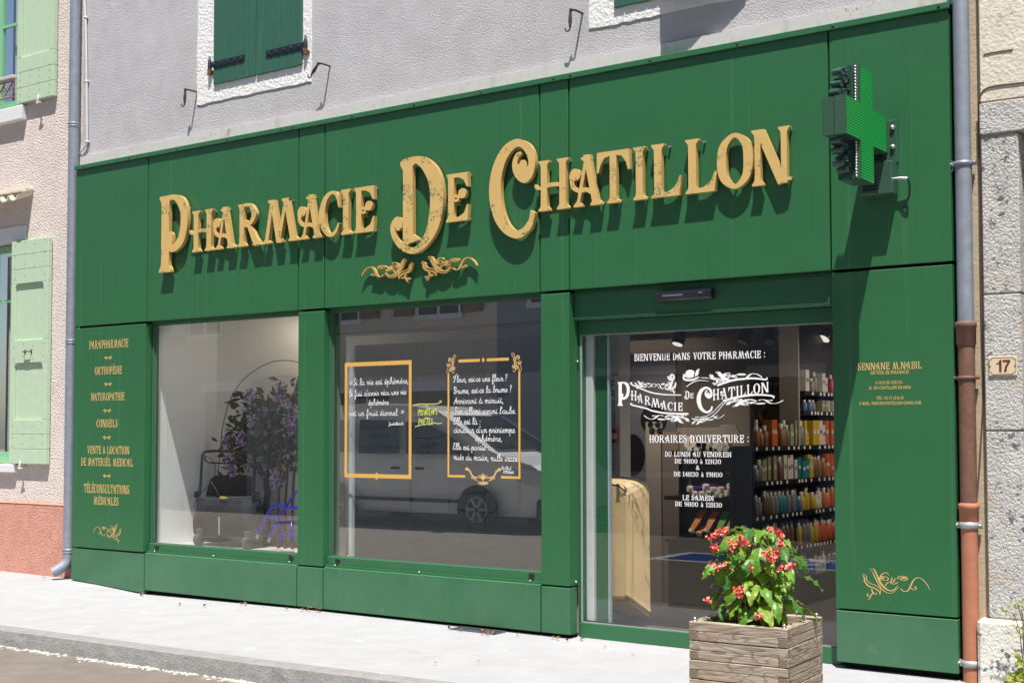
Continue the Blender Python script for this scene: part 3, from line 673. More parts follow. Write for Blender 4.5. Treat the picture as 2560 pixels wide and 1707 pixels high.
GL = {
 'A': (.76, diag(.40, 1, .62, 0, T) + diag(.40, .95, .20, .04, .075) + foot(.20, .07, 0, s=.07) + foot(.62, .14, 0, s=.06) + [[(.27, .955), (.27, .93), (.36, .86), (.50, .90), (.485, 1.0), (.44, 1.0), (.40, .965)]]
       + S((.10, .58, .13), (.06, .50, .10), (.10, .38, .085), (.24, .315, .09), (.40, .32, .085), (.56, .24, .10)) + S((.06, .50, .08), (.04, .62, .08), (.10, .70, .10), (.19, .68, .10), (.22, .60, .075), (.17, .54, .05)) + disc(.13, .64, .075, 12)),
 'B': (.62, stem(.16, T) + S((.16, .965, .07), (.42, .955, .08), (.53, .78, .15), (.42, .57, .08), (.22, .53, .06)) + S((.22, .53, .06), (.46, .52, .08), (.58, .28, .17), (.44, .04, .08), (.16, .035, .07))),
 'C': (.64, S((.59, .66, .03), (.575, .80, .06), (.50, .94, .075), (.36, .97, .075), (.19, .85, .13), (.10, .62, .17), (.09, .45, .175), (.14, .22, .15), (.26, .06, .10), (.40, .03, .08), (.52, .11, .075), (.60, .27, .04)) + [[(.62, .98), (.55, .80), (.60, .62), (.635, .62)]]),
 'D': (.66, stem(.16, T) + S((.16, .965, .07), (.36, .95, .08), (.53, .78, .14), (.57, .5, .175), (.53, .22, .14), (.36, .05, .08), (.16, .035, .07))),
 'E': (.60, stem(.16, T) + [[(.16, 1), (.60, 1), (.60, .70), (.565, .70), (.49, .85), (.36, .915), (.16, .92)], [(.16, 0), (.59, 0), (.61, .33), (.575, .33), (.50, .16), (.36, .09), (.16, .08)]] + ball_E),
 'F': (.58, stem(.16, T) + [[(.16, 1), (.60, 1), (.60, .70), (.565, .70), (.49, .85), (.36, .915), (.16, .92)]] + ball_E),
 'G': (.70, S((.59, .70, .04), (.50, .93, .075), (.36, .97, .075), (.17, .82, .13), (.09, .5, .175), (.17, .18, .14), (.36, .03, .08), (.56, .10, .09)) + stem(.56, .15, 0, .46, .05, b=False) + [[(.62, .98), (.55, .80), (.60, .66), (.635, .66)]]),
 'H': (.72, stem(.15, T) + stem(.58, T) + S((-.055, .545, .03), (-.03, .49, .06), (.05, .46, .065), (.2, .49, .075), (.36, .505, .08), (.58, .49, .08))),
 'I': (.30, stem(.15, T)),
 'J': (.40, stem(.24, T, .1, 1, b=False) + S((.24, .2, T), (.2, .03, .1), (.06, .0, .08), (.02, .12, .1))),
 'L': (.60, stem(.16, T) + [[(.16, 0), (.57, 0), (.62, .36), (.58, .36), (.50, .18), (.36, .09), (.16, .085)]]),
 'M': (1.02, diag(.27, 1, .10, .02, .10) + diag(.27, 1, .48, .0, T) + diag(.68, 1, .48, .04, .09) + diag(.68, 1, .90, 0, T) + foot(.10, .06, 0, s=.085) + foot(.90, .15, 0, s=.06) + [[(.14, 1), (.34, 1), (.34, .93), (.16, .93)], [(.56, 1), (.78, 1), (.76, .93), (.58, .93)], [(.40, -.01), (.60, -.0), (.60, .05), (.5, .08), (.40, .06)]]),
 'N': (.78, stem(.12, .12) + diag(.16, 1, .62, .0, .185) + stem(.66, .12, .0, 1, b=False) + [[(.0, .965), (.0, 1), (.25, 1), (.25, .86), (.10, .86)], [(.53, -.02), (.78, .05), (.74, .09), (.6, .1)]]),
 'O': (.70, S((.35, .965, .08), (.14, .80, .15), (.09, .5, .18), (.14, .20, .15), (.35, .035, .08), (.56, .20, .15), (.61, .5, .18), (.56, .80, .15), closed=True)),
 'P': (.62, stem(.16, T) + S((.16, .965, .07), (.40, .95, .085), (.54, .74, .16), (.48, .50, .11), (.34, .42, .08), (.24, .46, .07), (.27, .545, .06)) + disc(.285, .545, .06)),
 'R': (.80, stem(.16, T) + S((.16, .965, .07), (.42, .955, .085), (.55, .75, .15), (.47, .56, .10), (.30, .48, .07), (.24, .50, .05)) + disc(.27, .56, .065) + S((.36, .50, .08), (.46, .36, .13), (.58, .14, .16), (.67, .03, .17)) + [[(.52, 0), (.83, 0), (.80, .035), (.70, .09), (.56, .08)]]),
 'S': (.56, S((.48, .74, .05), (.46, .90, .075), (.32, .965, .08), (.13, .87, .11), (.12, .68, .14), (.28, .53, .17), (.43, .38, .15), (.43, .14, .11), (.25, .03, .08), (.08, .10, .075), (.04, .24, .06), (.12, .34, .06), (.19, .27, .05)) + disc(.14, .25, .07)),
 'T': (.70, stem(.35, T, b=True, t=False) + [[(0, 1), (.70, 1), (.715, .62), (.675, .60), (.63, .76), (.54, .885), (.43, .91), (.27, .91), (.16, .885), (.08, .76), (.03, .60), (-.01, .62)]]),
 'U': (.72, stem(.15, T, .2, 1, b=False) + stem(.58, .11, .2, 1, b=False) + S((.15, .26, T), (.20, .08, .13), (.36, .035, .085), (.52, .10, .10), (.58, .26, .11))),
 'V': (.72, diag(.18, 1, .40, 0, T) + diag(.60, 1, .40, 0, .09) + [[(.04, 1), (.34, 1), (.34, .965), (.26, .90), (.10, .90), (.04, .965)], [(.48, 1), (.74, 1), (.74, .965), (.66, .9), (.56, .9), (.48, .965)]]),
 '&': (.66, S((.62, .40, .06), (.5, .12, .08), (.28, .03, .09), (.09, .22, .13), (.24, .46, .12), (.42, .68, .10), (.38, .90, .08), (.24, .92, .08), (.18, .75, .1), (.36, .42, .12), (.62, .06, .12))),
 '@': (.8, S((.52, .62, .07), (.38, .66, .07), (.28, .5, .08), (.38, .34, .07), (.52, .42, .07), (.54, .66, .06), (.54, .38, .07), (.66, .34, .06), (.72, .55, .07), (.6, .85, .06), (.35, .88, .06), (.12, .66, .08), (.12, .34, .08), (.32, .1, .06), (.56, .12, .05))),
 ':': (.22, disc(.11, .18, .085) + disc(.11, .68, .085)), '.': (.2, disc(.1, .08, .08)), '-': (.34, [[(.02, .42), (.32, .42), (.32, .54), (.02, .54)]]), "'": (.14, S((.09, 1.0, .10), (.08, .86, .07), (.04, .76, .03))),
 ',': (.18, S((.10, .1, .12), (.09, .0, .08), (.04, -.1, .03))),
 '0': (.62, S((.31, .965, .07), (.13, .80, .12), (.09, .5, .14), (.13, .20, .12), (.31, .035, .07), (.49, .20, .12), (.53, .5, .14), (.49, .80, .12), closed=True)),
 '1': (.34, stem(.2, .15, t=False) + [[(.02, .82), (.15, 1), (.275, 1), (.275, .86), (.12, .78)]]),
 '2': (.58, S((.10, .70, .10), (.12, .88, .08), (.28, .965, .08), (.46, .84, .13), (.42, .60, .13), (.24, .32, .11), (.10, .08, .10)) + [[(.06, 0), (.54, 0), (.56, .26), (.5, .26), (.44, .12), (.1, .13)]] + disc(.13, .70, .07)),
 '3': (.56, S((.10, .78, .09), (.18, .95, .08), (.38, .94, .10), (.44, .74, .13), (.32, .55, .08), (.22, .53, .07)) + S((.22, .53, .07), (.40, .48, .1), (.47, .27, .14), (.36, .06, .1), (.16, .04, .08), (.08, .2, .09)) + disc(.12, .78, .07) + disc(.10, .22, .07)),
 '4': (.62, stem(.42, .15, t=False) + S((.42, .98, .1), (.08, .30, .08)) + [[(.03, .26), (.58, .26), (.58, .36), (.03, .36)]]),
 '5': (.56, [[(.10, 1), (.50, 1), (.50, .87), (.16, .87)], [(.10, 1), (.17, 1), (.15, .5), (.08, .5)]] + S((.12, .56, .07), (.34, .62, .1), (.47, .34, .15), (.34, .05, .1), (.14, .05, .08), (.08, .2, .09))),
 '6': (.58, S((.48, .90, .08), (.32, .96, .08), (.12, .68, .14), (.10, .34, .15), (.24, .04, .09), (.42, .1, .11), (.47, .34, .13), (.36, .56, .08), (.16, .48, .06))),
 '7': (.56, [[(.04, 1), (.54, 1), (.54, .88), (.04, .88)], [(.40, .9), (.54, .9), (.30, 0), (.15, 0)], [(.04, .9), (.10, .9), (.07, .72), (.03, .72)]]),
 '9': (.58, S((.10, .10, .08), (.26, .04, .08), (.46, .32, .14), (.48, .66, .15), (.34, .96, .09), (.16, .90, .11), (.11, .66, .13), (.22, .44, .08), (.42, .52, .06))),
 'a': (.54, S((.10, .56, .09), (.22, .67, .08), (.38, .60, .12), (.40, .40, .13), (.40, .1, .12), (.50, .03, .07)) + S((.40, .42, .07), (.18, .34, .09), (.10, .16, .12), (.22, .03, .08), (.40, .14, .07))),
 ' ': (.34, []),
}
GL['8'] = GL['3']
# the three swash capitals, drawn in a unit box
SW_P = stem(.20, .27, 0, 1, .075) + S((.20, .965, .07), (.52, .965, .075), (.78, .85, .20), (.86, .68, .24), (.80, .47, .21), (.62, .34, .13), (.42, .30, .09), (.30, .335, .075), (.285, .39, .06)) + disc(.38, .45, .075, 12) + S((.38, .45, .15), (.40, .39, .10), (.31, .36, .06))
SW_D = [[(.20, .95), (.20, .925), (.25, .87), (.25, .06), (.27, .045), (.37, .10), (.55, .125), (.545, .145), (.44, .19), (.43, .9), (.55, .96), (.2, .965)]] + S((.24, .955, .05), (.46, .965, .065), (.66, .90, .14), (.83, .74, .22), (.88, .52, .245), (.83, .30, .21), (.70, .13, .13), (.52, .03, .075), (.34, .035, .07), (.18, .10, .07), (.08, .20, .08), (.05, .29, .08), (.12, .355, .07), (.20, .335, .07), (.21, .27, .05)) + disc(.155, .305, .062, 12)
SW_C = S((.955, .245, .10), (.90, .13, .10), (.74, .045, .085), (.56, .035, .085), (.36, .12, .14), (.20, .28, .22), (.13, .48, .26), (.17, .68, .23), (.32, .86, .16), (.54, .955, .095), (.72, .95, .08), (.88, .86, .13), (.935, .745, .14), (.89, .65, .14), (.76, .62, .15), (.62, .67, .13), (.565, .75, .11), (.62, .83, .07), (.70, .855, .03)) + disc(.735, .70, .085, 14)
CACHE = {}
def union(polys, key=None):
    if key and key in CACHE: return CACHE[key]
    vs, fs = [], []
    tris = []
    for p in polys: tris += [p] if len(p) != 4 else [[p[0], p[1], p[2]], [p[0], p[2], p[3]]]
    for p in tris:
        a = sum(p[i][0] * p[(i + 1) % len(p)][1] - p[(i + 1) % len(p)][0] * p[i][1] for i in range(len(p)))
        if abs(a) < 1e-9: continue
        if a < 0: p = p[::-1]
        fs.append(list(range(len(vs), len(vs) + len(p)))); vs += [Vector((q[0], q[1])) for q in p]
    ov_, oe, of, _, _, off = delaunay_2d_cdt(vs, [], fs, 0, 1e-5)
    T3 = [(vs[f[0]], vs[f[1]], vs[f[2]]) if len(f) == 3 else None for f in fs]
    big = [[vs[i] for i in f] for f in fs]
    bb = [(min(p.x for p in q), max(p.x for p in q), min(p.y for p in q), max(p.y for p in q), q) for q in big]
    def inside(x, y):
        for x0, x1, y0, y1, q in bb:
            if x < x0 or x > x1 or y < y0 or y > y1: continue
            c = False; j = q[-1]
            for p in q:
                if (p.y > y) != (j.y > y) and x < (j.x - p.x) * (y - p.y) / (j.y - p.y) + p.x: c = not c
                j = p
            if c: return True
        return False
    tri = [tuple(f) for f in of if inside(sum(ov_[i].x for i in f) / len(f), sum(ov_[i].y for i in f) / len(f))]
    res = ([(v.x, v.y) for v in ov_], tri)
    if key: CACHE[key] = res
    return res
def layout(text, track=.0):
    """-> list of (glyph, x offset), total width; accents drawn from combining marks"""
    x = 0; out = []
    for ch in text:
        acc = None
        if ch in 'ÉéÈè': acc = 'ac' if ch in 'Éé' else 'gr'; ch = 'E'
        if ch == 'à': acc = 'gr_low'; ch = 'a'
        w_, _ = GL[ch]; out.append((ch, x, acc)); x += w_ + .07 + track
    return out, x - .07 - track
def text_into(mb, text, place, track=0.0, wid=None):
    """place(u, v) maps em coordinates (u along the line from 0 to total, v up) to world"""
    lay, tot = layout(text, track)
    for ch, x, acc in lay:
        polys = GL[ch][1]
        if not polys: continue
        V, F = union(polys, 'g' + ch)
        mb.add([place(u + x, v, tot) for u, v in V], F)
        if acc:
            c = x + GL[ch][0] / 2
            q = {'ac': [(c - .08, 1.08), (c + .02, 1.06), (c + .20, 1.30), (c + .06, 1.30)], 'gr': [(c + .1, 1.08), (c, 1.06), (c - .18, 1.3), (c - .04, 1.3)], 'gr_low': [(c + .06, .76), (c - .02, .74), (c - .16, .98), (c - .03, .98)]}[acc]
            mb.add([place(u, v, tot) for u, v in q], [(0, 1, 2, 3)])
    return tot
def line_text(mb, text, x0, x1, z, h, y, track=0.0, dz=0.0):   # a straight line of print on a plane facing the street
    text_into(mb, text, lambda u, v, tot: (x0 + (x1 - x0) * u / tot, y, z + dz * u / tot + v * h), track)
def extrude(V, F, place, d_front, d_back):
    """solid letter: place(u, v, depth)"""
    mb = MB(); n = len(V); mb.add([place(u, v, d_front) for u, v in V] + [place(u, v, d_back) for u, v in V], [])
    cnt = {}
    for f in F:
        for a, b in zip(f, f[1:] + f[:1]): cnt[(a, b)] = 1
    mb.cur = 0
    for f in F: mb.f.append(list(f)); mb.m.append(0); mb.sm.append(False)
    for f in F: mb.f.append([i + n for i in f[::-1]]); mb.m.append(1); mb.sm.append(False)
    for (a, b) in cnt:
        if (b, a) not in cnt: mb.f.append([a, a + n, b + n, b]); mb.m.append(1); mb.sm.append(False)
    return mb
# acanthus scroll used all over the front, unit box, tail to the right
def scroll_polys(w=.024):
    o = []
    o += S((.02, .70, .01), (.05, .62, .03), (.06, .50, .035), (.12, .38, .05), (.20, .34, .045), (.27, .24, .03), (.275, .15, .01))          # outer leaf
    o += S((.03, .74, .008), (.08, .66, .02), (.09, .54, .022), (.15, .46, .03), (.22, .42, .028), (.28, .33, .02), (.285, .2, .01))
    o += S((.155, .32, .03), (.17, .20, .03), (.14, .12, .026), (.10, .10, .026), (.095, .16, .02), (.125, .17, .016)) + S((.17, .24, .025), (.20, .17, .03), (.225, .18, .02), (.22, .22, .015)) + S((.14, .12, .026), (.13, .04, .024), (.10, .01, .02))
    o += S((.135, .86, .02), (.19, .88, .03), (.23, .74, .04), (.27, .56, .05), (.33, .40, .055), (.41, .30, .05), (.48, .33, .035), (.535, .46, .012))  # big S
    o += S((.14, .83, .012), (.18, .78, .02), (.21, .64, .028), (.26, .46, .03), (.31, .32, .03), (.39, .23, .026), (.47, .26, .018), (.55, .42, .01))
    o += spiral(.345, .62, .085, .030, -2.4, -1.25, .030, .022, .026) + S((.28, .56, .03), (.30, .72, .034), (.37, .80, .026), (.41, .74, .016)) + S((.36, .42, .02), (.38, .5, .03), (.43, .55, .02), (.44, .50, .01))
    o += S((.43, .50, .018), (.45, .60, .03), (.455, .68, .012)) + S((.45, .49, .018), (.485, .58, .03), (.50, .66, .012)) + S((.47, .47, .018), (.515, .52, .028), (.54, .56, .012))
    o += spiral(.615, .66, .028, .082, 1.2, 1.35, .028, .030) + disc(.625, .68, .03)
    o += S((.575, .38, .03), (.62, .31, .032), (.68, .34, .034), (.72, .48, .036), (.755, .62, .034), (.81, .71, .03), (.88, .68, .026), (.95, .54, .022), (.985, .40, .012))
    o += S((.715, .42, .03), (.76, .37, .026), (.80, .40, .022), (.79, .45, .016)) + disc(.785, .44, .02, 8)
    return o
SCROLL = union(scroll_polys(), 'scroll')
def fatten(polys_fn, k):
    global band
    old = band; band = lambda pts, closed=False: old([(p[0], p[1], p[2] * k) for p in pts], closed)
    r_ = polys_fn(); band = old; return r_
SCROLL_THIN = union(fatten(scroll_polys, .6), 'scroll_thin')
SCROLL_MID = union(fatten(scroll_polys, 1.35), 'scroll_mid')
# ------------------------------------------------------------------ raised gold sign
m_gold = mat('gold_letter_face', (.61, .415, .150), .55, var=.06, vs=5, spots=[(80, .53, (.05, .13, .06), .02, 9, .555), (170, .665, (.22, .19, .08), .02)])
m_gold_side = mat('gold_letter_side', (.50, .315, .105), .42, var=.08, vs=18)
m_gold_print = mat('gold_print', (.60, .41, .16), .6, spec=.2)
m_white_print = mat('white_vinyl', (.86, .86, .88), .55, spec=.2)
sign = thing('shop_sign', 'raised gold lettering of the pharmacy name standing off the green fascia', 'sign', (4.2, -.05, 2.95))
zc0, zc1 = 2.949, 3.302
BOX = [('P', 1.262, 1.632, 2.803, 3.472, SW_P), ('H', 1.675, 1.945, 0, 0, 0), ('A', 1.945, 2.208, 0, 0, 0), ('R', 2.236, 2.522, 0, 0, 0), ('M', 2.545, 2.93, 0, 0, 0), ('A', 2.934, 3.197, 0, 0, 0), ('C', 3.170, 3.394, 0, 0, 0), ('I', 3.396, 3.512, 0, 0, 0), ('E', 3.531, 3.744, 0, 0, 0),
       ('D', 3.905, 4.42, 2.752, 3.478, SW_D), ('E', 4.434, 4.648, 0, 0, 0), ('C', 4.838, 5.235, 2.785, 3.482, SW_C), ('H', 5.257, 5.516, 0, 0, 0), ('A', 5.522, 5.783, 0, 0, 0), ('T', 5.745, 5.995, 0, 0, 0), ('I', 6.018, 6.126, 0, 0, 0), ('L', 6.150, 6.380, 0, 0, 0), ('L', 6.402, 6.632, 0, 0, 0), ('O', 6.640, 6.888, 0, 0, 0), ('N', 6.880, 7.136, 0, 0, 0)]
YF, YK = -.058, -.022
for ch, x0, x1, z0, z1_, sw in BOX:
    if sw: polys, w_ = sw, 1.0; key = 'sw' + ch; za, zb_ = z0, z1_
    else: w_, polys = GL[ch]; key = 'g' + ch; za, zb_ = zc0, zc1
    V, F = union(polys, key)
    pl = lambda u, v, d: (x0 + (x1 - x0) * u / w_, d, za + (zb_ - za) * v)
    o = extrude(V, F, pl, YF, YK).build('letter', [m_gold, m_gold_side], sign)
    # stand-off pins behind the outline
    rim = [V[i] for i in range(len(V))]
    picks = [max(rim, key=lambda p: p[0] * a + p[1] * b) for a, b in ((1, .55), (1, -.6), (-.4, -1), (-.2, 1))]
    for u, v in picks[:3 if not sw else 4]:
        c = pl(u, v, 0); cx_ = c[0] - (.012 if u > w_ / 2 else -.018); cz_ = c[2] + (.018 if v < .5 else -.018)
        MB().lathe((cx_, 0, cz_), [(.0075, .0), (.0075, -.023)], 8, 'y').build('standoff', m_white_metal, o)
def scroll_solid(x0, x1, z0, z1_):
    V, F = SCROLL
    o = extrude(V, F, lambda u, v, d: (x0 + (x1 - x0) * u, d, z0 + (z1_ - z0) * v), -.042, -.020)
    o.build('scroll_ornament', [m_gold_side, m_gold_side], sign)
scroll_solid(4.13, 3.60, 2.535, 2.735); scroll_solid(4.19, 4.72, 2.535, 2.735)
# mended: printed words on the panels
def print_lines(parent, rows, y, m, name='lettering'):
    for txt, x0, x1, z, h in rows:
        mb = MB(); line_text(mb, txt, x0, x1, z, h, y); mb.build(name, m, parent)
def scroll_flat(parent, x0, x1, z0, z1_, y, m, name='scroll_print'):
    V, F = SCROLL_THIN; mb = MB(); mb.add([(x0 + (x1 - x0) * u, y, z0 + (z1_ - z0) * v) for u, v in V], F); return mb.build(name, m, parent)
def zat(f, x, y, Y=-.001): return at(*f(x, y), Y)
def row(f, txt, xl, yl, xr, yr, h=None, htop=None, Y=-.001):
    a, b = zat(f, xl, yl, Y), zat(f, xr, yr, Y); z = (a.z + b.z) / 2
    if htop is not None: h = zat(f, xl, htop, Y).z - a.z
    return (txt, a.x, b.x, z, h)
rows = [row(z4, 'PARAPHARMACIE', 610, 855, 876, 840, .075), row(z4, 'ORTHOPÉDIE', 648, 1032, 832, 1022, .072), row(z4, 'NATUROPATHIE', 623, 1210, 850, 1202, .072), row(z4, 'CONSEILS', 660, 1390, 805, 1387, .072),
        row(z7, 'VENTE & LOCATION', 592, 12, 878, 12, .072), row(z7, 'DE MATERIÉL MEDICAL', 550, 92, 903, 96, .072), row(z7, 'TÉLÉCONSULTATIONS', 570, 278, 878, 280, .080), row(z7, 'MÉDICALES', 636, 356, 806, 360, .072)]
print_lines(PAN[0], rows, -.0012, m_gold_print)
for f, x, y in ((z4, 740, 915), (z4, 738, 1095), (z4, 733, 1276), (z4, 730, 1460), (z7, 726, 162)):
    c = zat(f, x, y); w_ = .058
    mb = MB(); 
    for s_ in (-1, 1):
        V, F = union(S((.0, .0, .10), (.25, .12, .22), (.5, .0, .18), (.75, .1, .2), (1.0, .02, .05)) + S((.25, -.05, .1), (.45, -.28, .14), (.7, -.22, .05)) + S((.4, .1, .1), (.55, .3, .12), (.75, .25, .05)) + disc(.12, .0, .12, 8), 'flo')
        mb.add([(c.x + s_ * w_ * (u + .08) * .95, -.0012, c.z + v * w_ * .8) for u, v in V], F)
    mb.build('divider_print', m_gold_print, PAN[0])
a = zat(z7, 630, 605); b = zat(z7, 830, 490); scroll_flat(PAN[0], b.x, a.x, a.z, b.z + .02, -.0012, m_gold_print)
rows = [row(z6, 'SENNANE M.NABIL', 1215, 1000, 1652, 988, .092), row(z6, 'DOCTEUR EN PHARMACIE', 1302, 1028, 1565, 1024, .050), row(z6, '15 RUE DU RECLUS,', 1337, 1096, 1527, 1092, .046), row(z6, '26 410 CHATILLON-EN-DIOIS', 1290, 1130, 1580, 1127, .046),
        row(z6, 'TÉL: 04.75.21.16.10', 1342, 1200, 1530, 1198, .046), row(z6, 'E-MAIL: PHARMACHATILLON@GMAIL.COM', 1227, 1236, 1650, 1234, .046)]
rows = [r_[:4] + (h_,) for r_, h_ in zip(rows, (.043, .021, .019, .019, .019, .020))]
print_lines(PAN[6], rows, -.0012, m_gold_print)
a = zat(z9, 1230, 985); b = zat(z9, 1702, 810); scroll_flat(PAN[6], a.x, b.x, a.z - .01, b.z + .02, -.0012, m_gold_print)
# number 17 on its plate
mb = MB(); ny = QY - .0113
for u0, ch in ((-.5, '1'), (.02, '7')):
    s_ = hh * 1.25; x = hx + u0 * s_ * .98
    q = [[(.0, .72), (.20, .80), (.26, 1), (.42, 1), (.42, 0), (.22, 0), (.22, .70), (.0, .62)]] if ch == '1' else [[(.0, 1), (.62, 1), (.62, .85), (.36, .40), (.30, 0), (.10, 0), (.17, .42), (.40, .82), (.0, .82)]]
    for p in q: mb.poly([(x + u * s_, ny, hz_ - s_ / 2 + v * s_) for u, v in p])
mb.build('digits', mat('brown_enamel', (.16, .035, .03), .35), hn)
mb = MB(); bx, bz = hw * .93, hh * .88; cc = hh * .28
out = [(-bx + cc, -bz), (bx - cc, -bz), (bx - cc, -bz + cc * .5), (bx, -bz + cc), (bx, bz - cc), (bx - cc, bz - cc * .5), (bx - cc, bz), (-bx + cc, bz), (-bx + cc, bz - cc * .5), (-bx, bz - cc), (-bx, -bz + cc), (-bx + cc, -bz + cc * .5)]
for (xa, za), (xb, zb_) in zip(out, out[1:] + out[:1]):
    for p in band([(xa, za, .003), (xb, zb_, .003)]): mb.poly([(hx + u, ny + .0004, hz_ + v) for u, v in p])
mb.build('border_line', MATS['brown_enamel'], hn)
for s_ in (-1, 1): MB().lathe((hx + s_ * hw * .86, QY - .0105, hz_), [(.004, 0), (.003, -.002), (.001, -.003)], 8, 'y').build('screw', m_rust, hn)
# sensor maker mark is left as a tiny pale bar on the lens; see door sensor

# ------------------------------------------------------------------ LED cross
CX, CY, CZ, CA, CB = 7.7592, -.4247, 1.7314 + 1.42, .3247, .1087
cr = thing('pharmacy_cross', 'green LED pharmacy cross on a bracket with scrolled iron corners', 'cross sign', (CX, -.2, CZ))
m_case = mat('dark_green_casing', (.036, .090, .060), .38, var=.05, vs=6, coat=.3)
m_orn = mat('dark_green_scrolls', (.020, .065, .055), .4, coat=.3)
th = .066
def cross_pts(a, b): return [(-b, -a), (b, -a), (b, -b), (a, -b), (a, b), (b, b), (b, a), (-b, a), (-b, b), (-a, b), (-a, -b), (-b, -b)]
P3 = lambda u, v, x: (x, CY + u, CZ + v)
mb = MB(); mb.prism([P3(u, v, CX - th) for u, v in cross_pts(CA, CB)], (th - .002, 0, 0))
mb.prism([P3(u, v, CX - 2 * th) for u, v in cross_pts(CA - .004, CB - .004)], (th - .004, 0, 0)); mb.build('casing', m_case, cr)
lm_ = bpy.data.materials.new('led_matrix'); lm_.use_nodes = True; nt = lm_.node_tree; N = nt.nodes; Lk = nt.links
tc = N.new('ShaderNodeTexCoord'); sp = N.new('ShaderNodeSeparateXYZ'); Lk.new(tc.outputs['Object'], sp.inputs[0])
def tri(sock, pitch):
    m1 = N.new('ShaderNodeMath'); m1.operation = 'DIVIDE'; m1.inputs[1].default_value = pitch; Lk.new(sock, m1.inputs[0])
    m2 = N.new('ShaderNodeMath'); m2.operation = 'FRACT'; Lk.new(m1.outputs[0], m2.inputs[0])
    m3 = N.new('ShaderNodeMath'); m3.operation = 'SUBTRACT'; m3.inputs[1].default_value = .5; Lk.new(m2.outputs[0], m3.inputs[0])
    m4 = N.new('ShaderNodeMath'); m4.operation = 'POWER'; m4.inputs[1].default_value = 2; Lk.new(m3.outputs[0], m4.inputs[0]); return m4.outputs[0]
PIT = CA * 2 / 42
ad = N.new('ShaderNodeMath'); ad.operation = 'ADD'; Lk.new(tri(sp.outputs['Y'], PIT), ad.inputs[0]); Lk.new(tri(sp.outputs['Z'], PIT), ad.inputs[1])
lt = N.new('ShaderNodeMath'); lt.operation = 'LESS_THAN'; lt.inputs[1].default_value = .095; Lk.new(ad.outputs[0], lt.inputs[0])
b = N['Principled BSDF']; b.inputs['Base Color'].default_value = (.002, .022, .006, 1); b.inputs['Roughness'].default_value = .4
b.inputs['Emission Color'].default_value = (.006, .66, .10, 1)
ms = N.new('ShaderNodeMath'); ms.operation = 'MULTIPLY'; ms.inputs[1].default_value = .62; Lk.new(lt.outputs[0], ms.inputs[0]); Lk.new(ms.outputs[0], b.inputs['Emission Strength'])
for x in (CX, CX - 2 * th - .002): MB().poly([P3(u, v, x) for u, v in cross_pts(CA - .006, CB - .006)]).build('led_face', lm_, cr)
# scrolled iron in the street-side corners, in the mid plane of the casing
for sgn in (1, -1):
    o = []
    for (cx_, cy_, r_) in ((.30, .22, .10), (.16, .36, .085), (.33, .55, .09), (.20, .70, .075), (.36, .84, .075), (.12, .12, .09), (.45, .38, .07), (.46, .68, .06)):
        o += spiral(cx_, cy_, r_, r_ * .3, cx_ * 9, 1.4, .035, .03, .03)
    o += [[(.50, .0), (.58, .0), (.58, 1.0), (.50, 1.0)]]
    V, F = union(o, 'corner_scroll')
    pl = lambda u, v, d: (d, CY - CB - (.58 - u) * .34 / .58 * .62, CZ + sgn * (CB + v * (CA - CB) * .97))
    extrude(V, F, pl, CX - th + .02, CX - th - .035).build('corner_scroll', [m_orn, m_orn], cr)
    mb = MB()
    for k in range(12): mb.ball((CX - th + .045, CY - CB - .012, CZ + sgn * (CB + .01 + k * (CA - CB) / 12.5)), .0075, 8)
    o = mb.build('rivets', m_white_metal, cr); o['kind'] = 'stuff'
bz0, bz1 = CZ - .345, CZ + .10
mb = MB(); mb.box(CX - .17, CX + .035, -.03, -.001, bz0 + .19, bz1, bev=.003); mb.build('bracket_plate', m_case, cr)
mb = MB(); mb.box(CX - .17, CX + .03, -.115, -.001, bz0, bz0 + .19, bev=.004); mb.box(CX - .10, CX - .02, CY + CA - .02, -.02, CZ - .09, CZ + .09); mb.build('power_box', m_case, cr)
mb = MB()
for k in range(5): mb.box(CX - .145, CX - .06, -.118, -.114, bz0 + .025 + k * .018, bz0 + .034 + k * .018)
for k in range(5): mb.box(CX - .145, CX - .06, -.033, -.029, bz0 + .22 + k * .018, bz0 + .229 + k * .018)
o = mb.build('vent_slots', m_gap, cr); o['kind'] = 'stuff'
for z in (CZ + .055, CZ - .06): MB().lathe((CX + .012, -.03, z), [(.014, 0), (.014, -.012), (.004, -.018)], 10, 'y').build('bolt', m_white_metal, cr)
mb = MB(); p = Vector((CX + .03, -.05, bz0 + .09))
mb.tube([p, p + Vector((.035, 0, 0)), p + Vector((.07, .005, -.005))], .009, 8); mb.build('cable_gland', m_white_metal, cr)
q = p + Vector((.07, .005, -.005))
MB().tube([q, q + Vector((.012, .0, -.03)), q + Vector((.006, .01, -.10)), q + Vector((-.03, .03, -.155)), q + Vector((-.06, .045, -.17))], .006, 8).build('power_cable', m_black, cr)
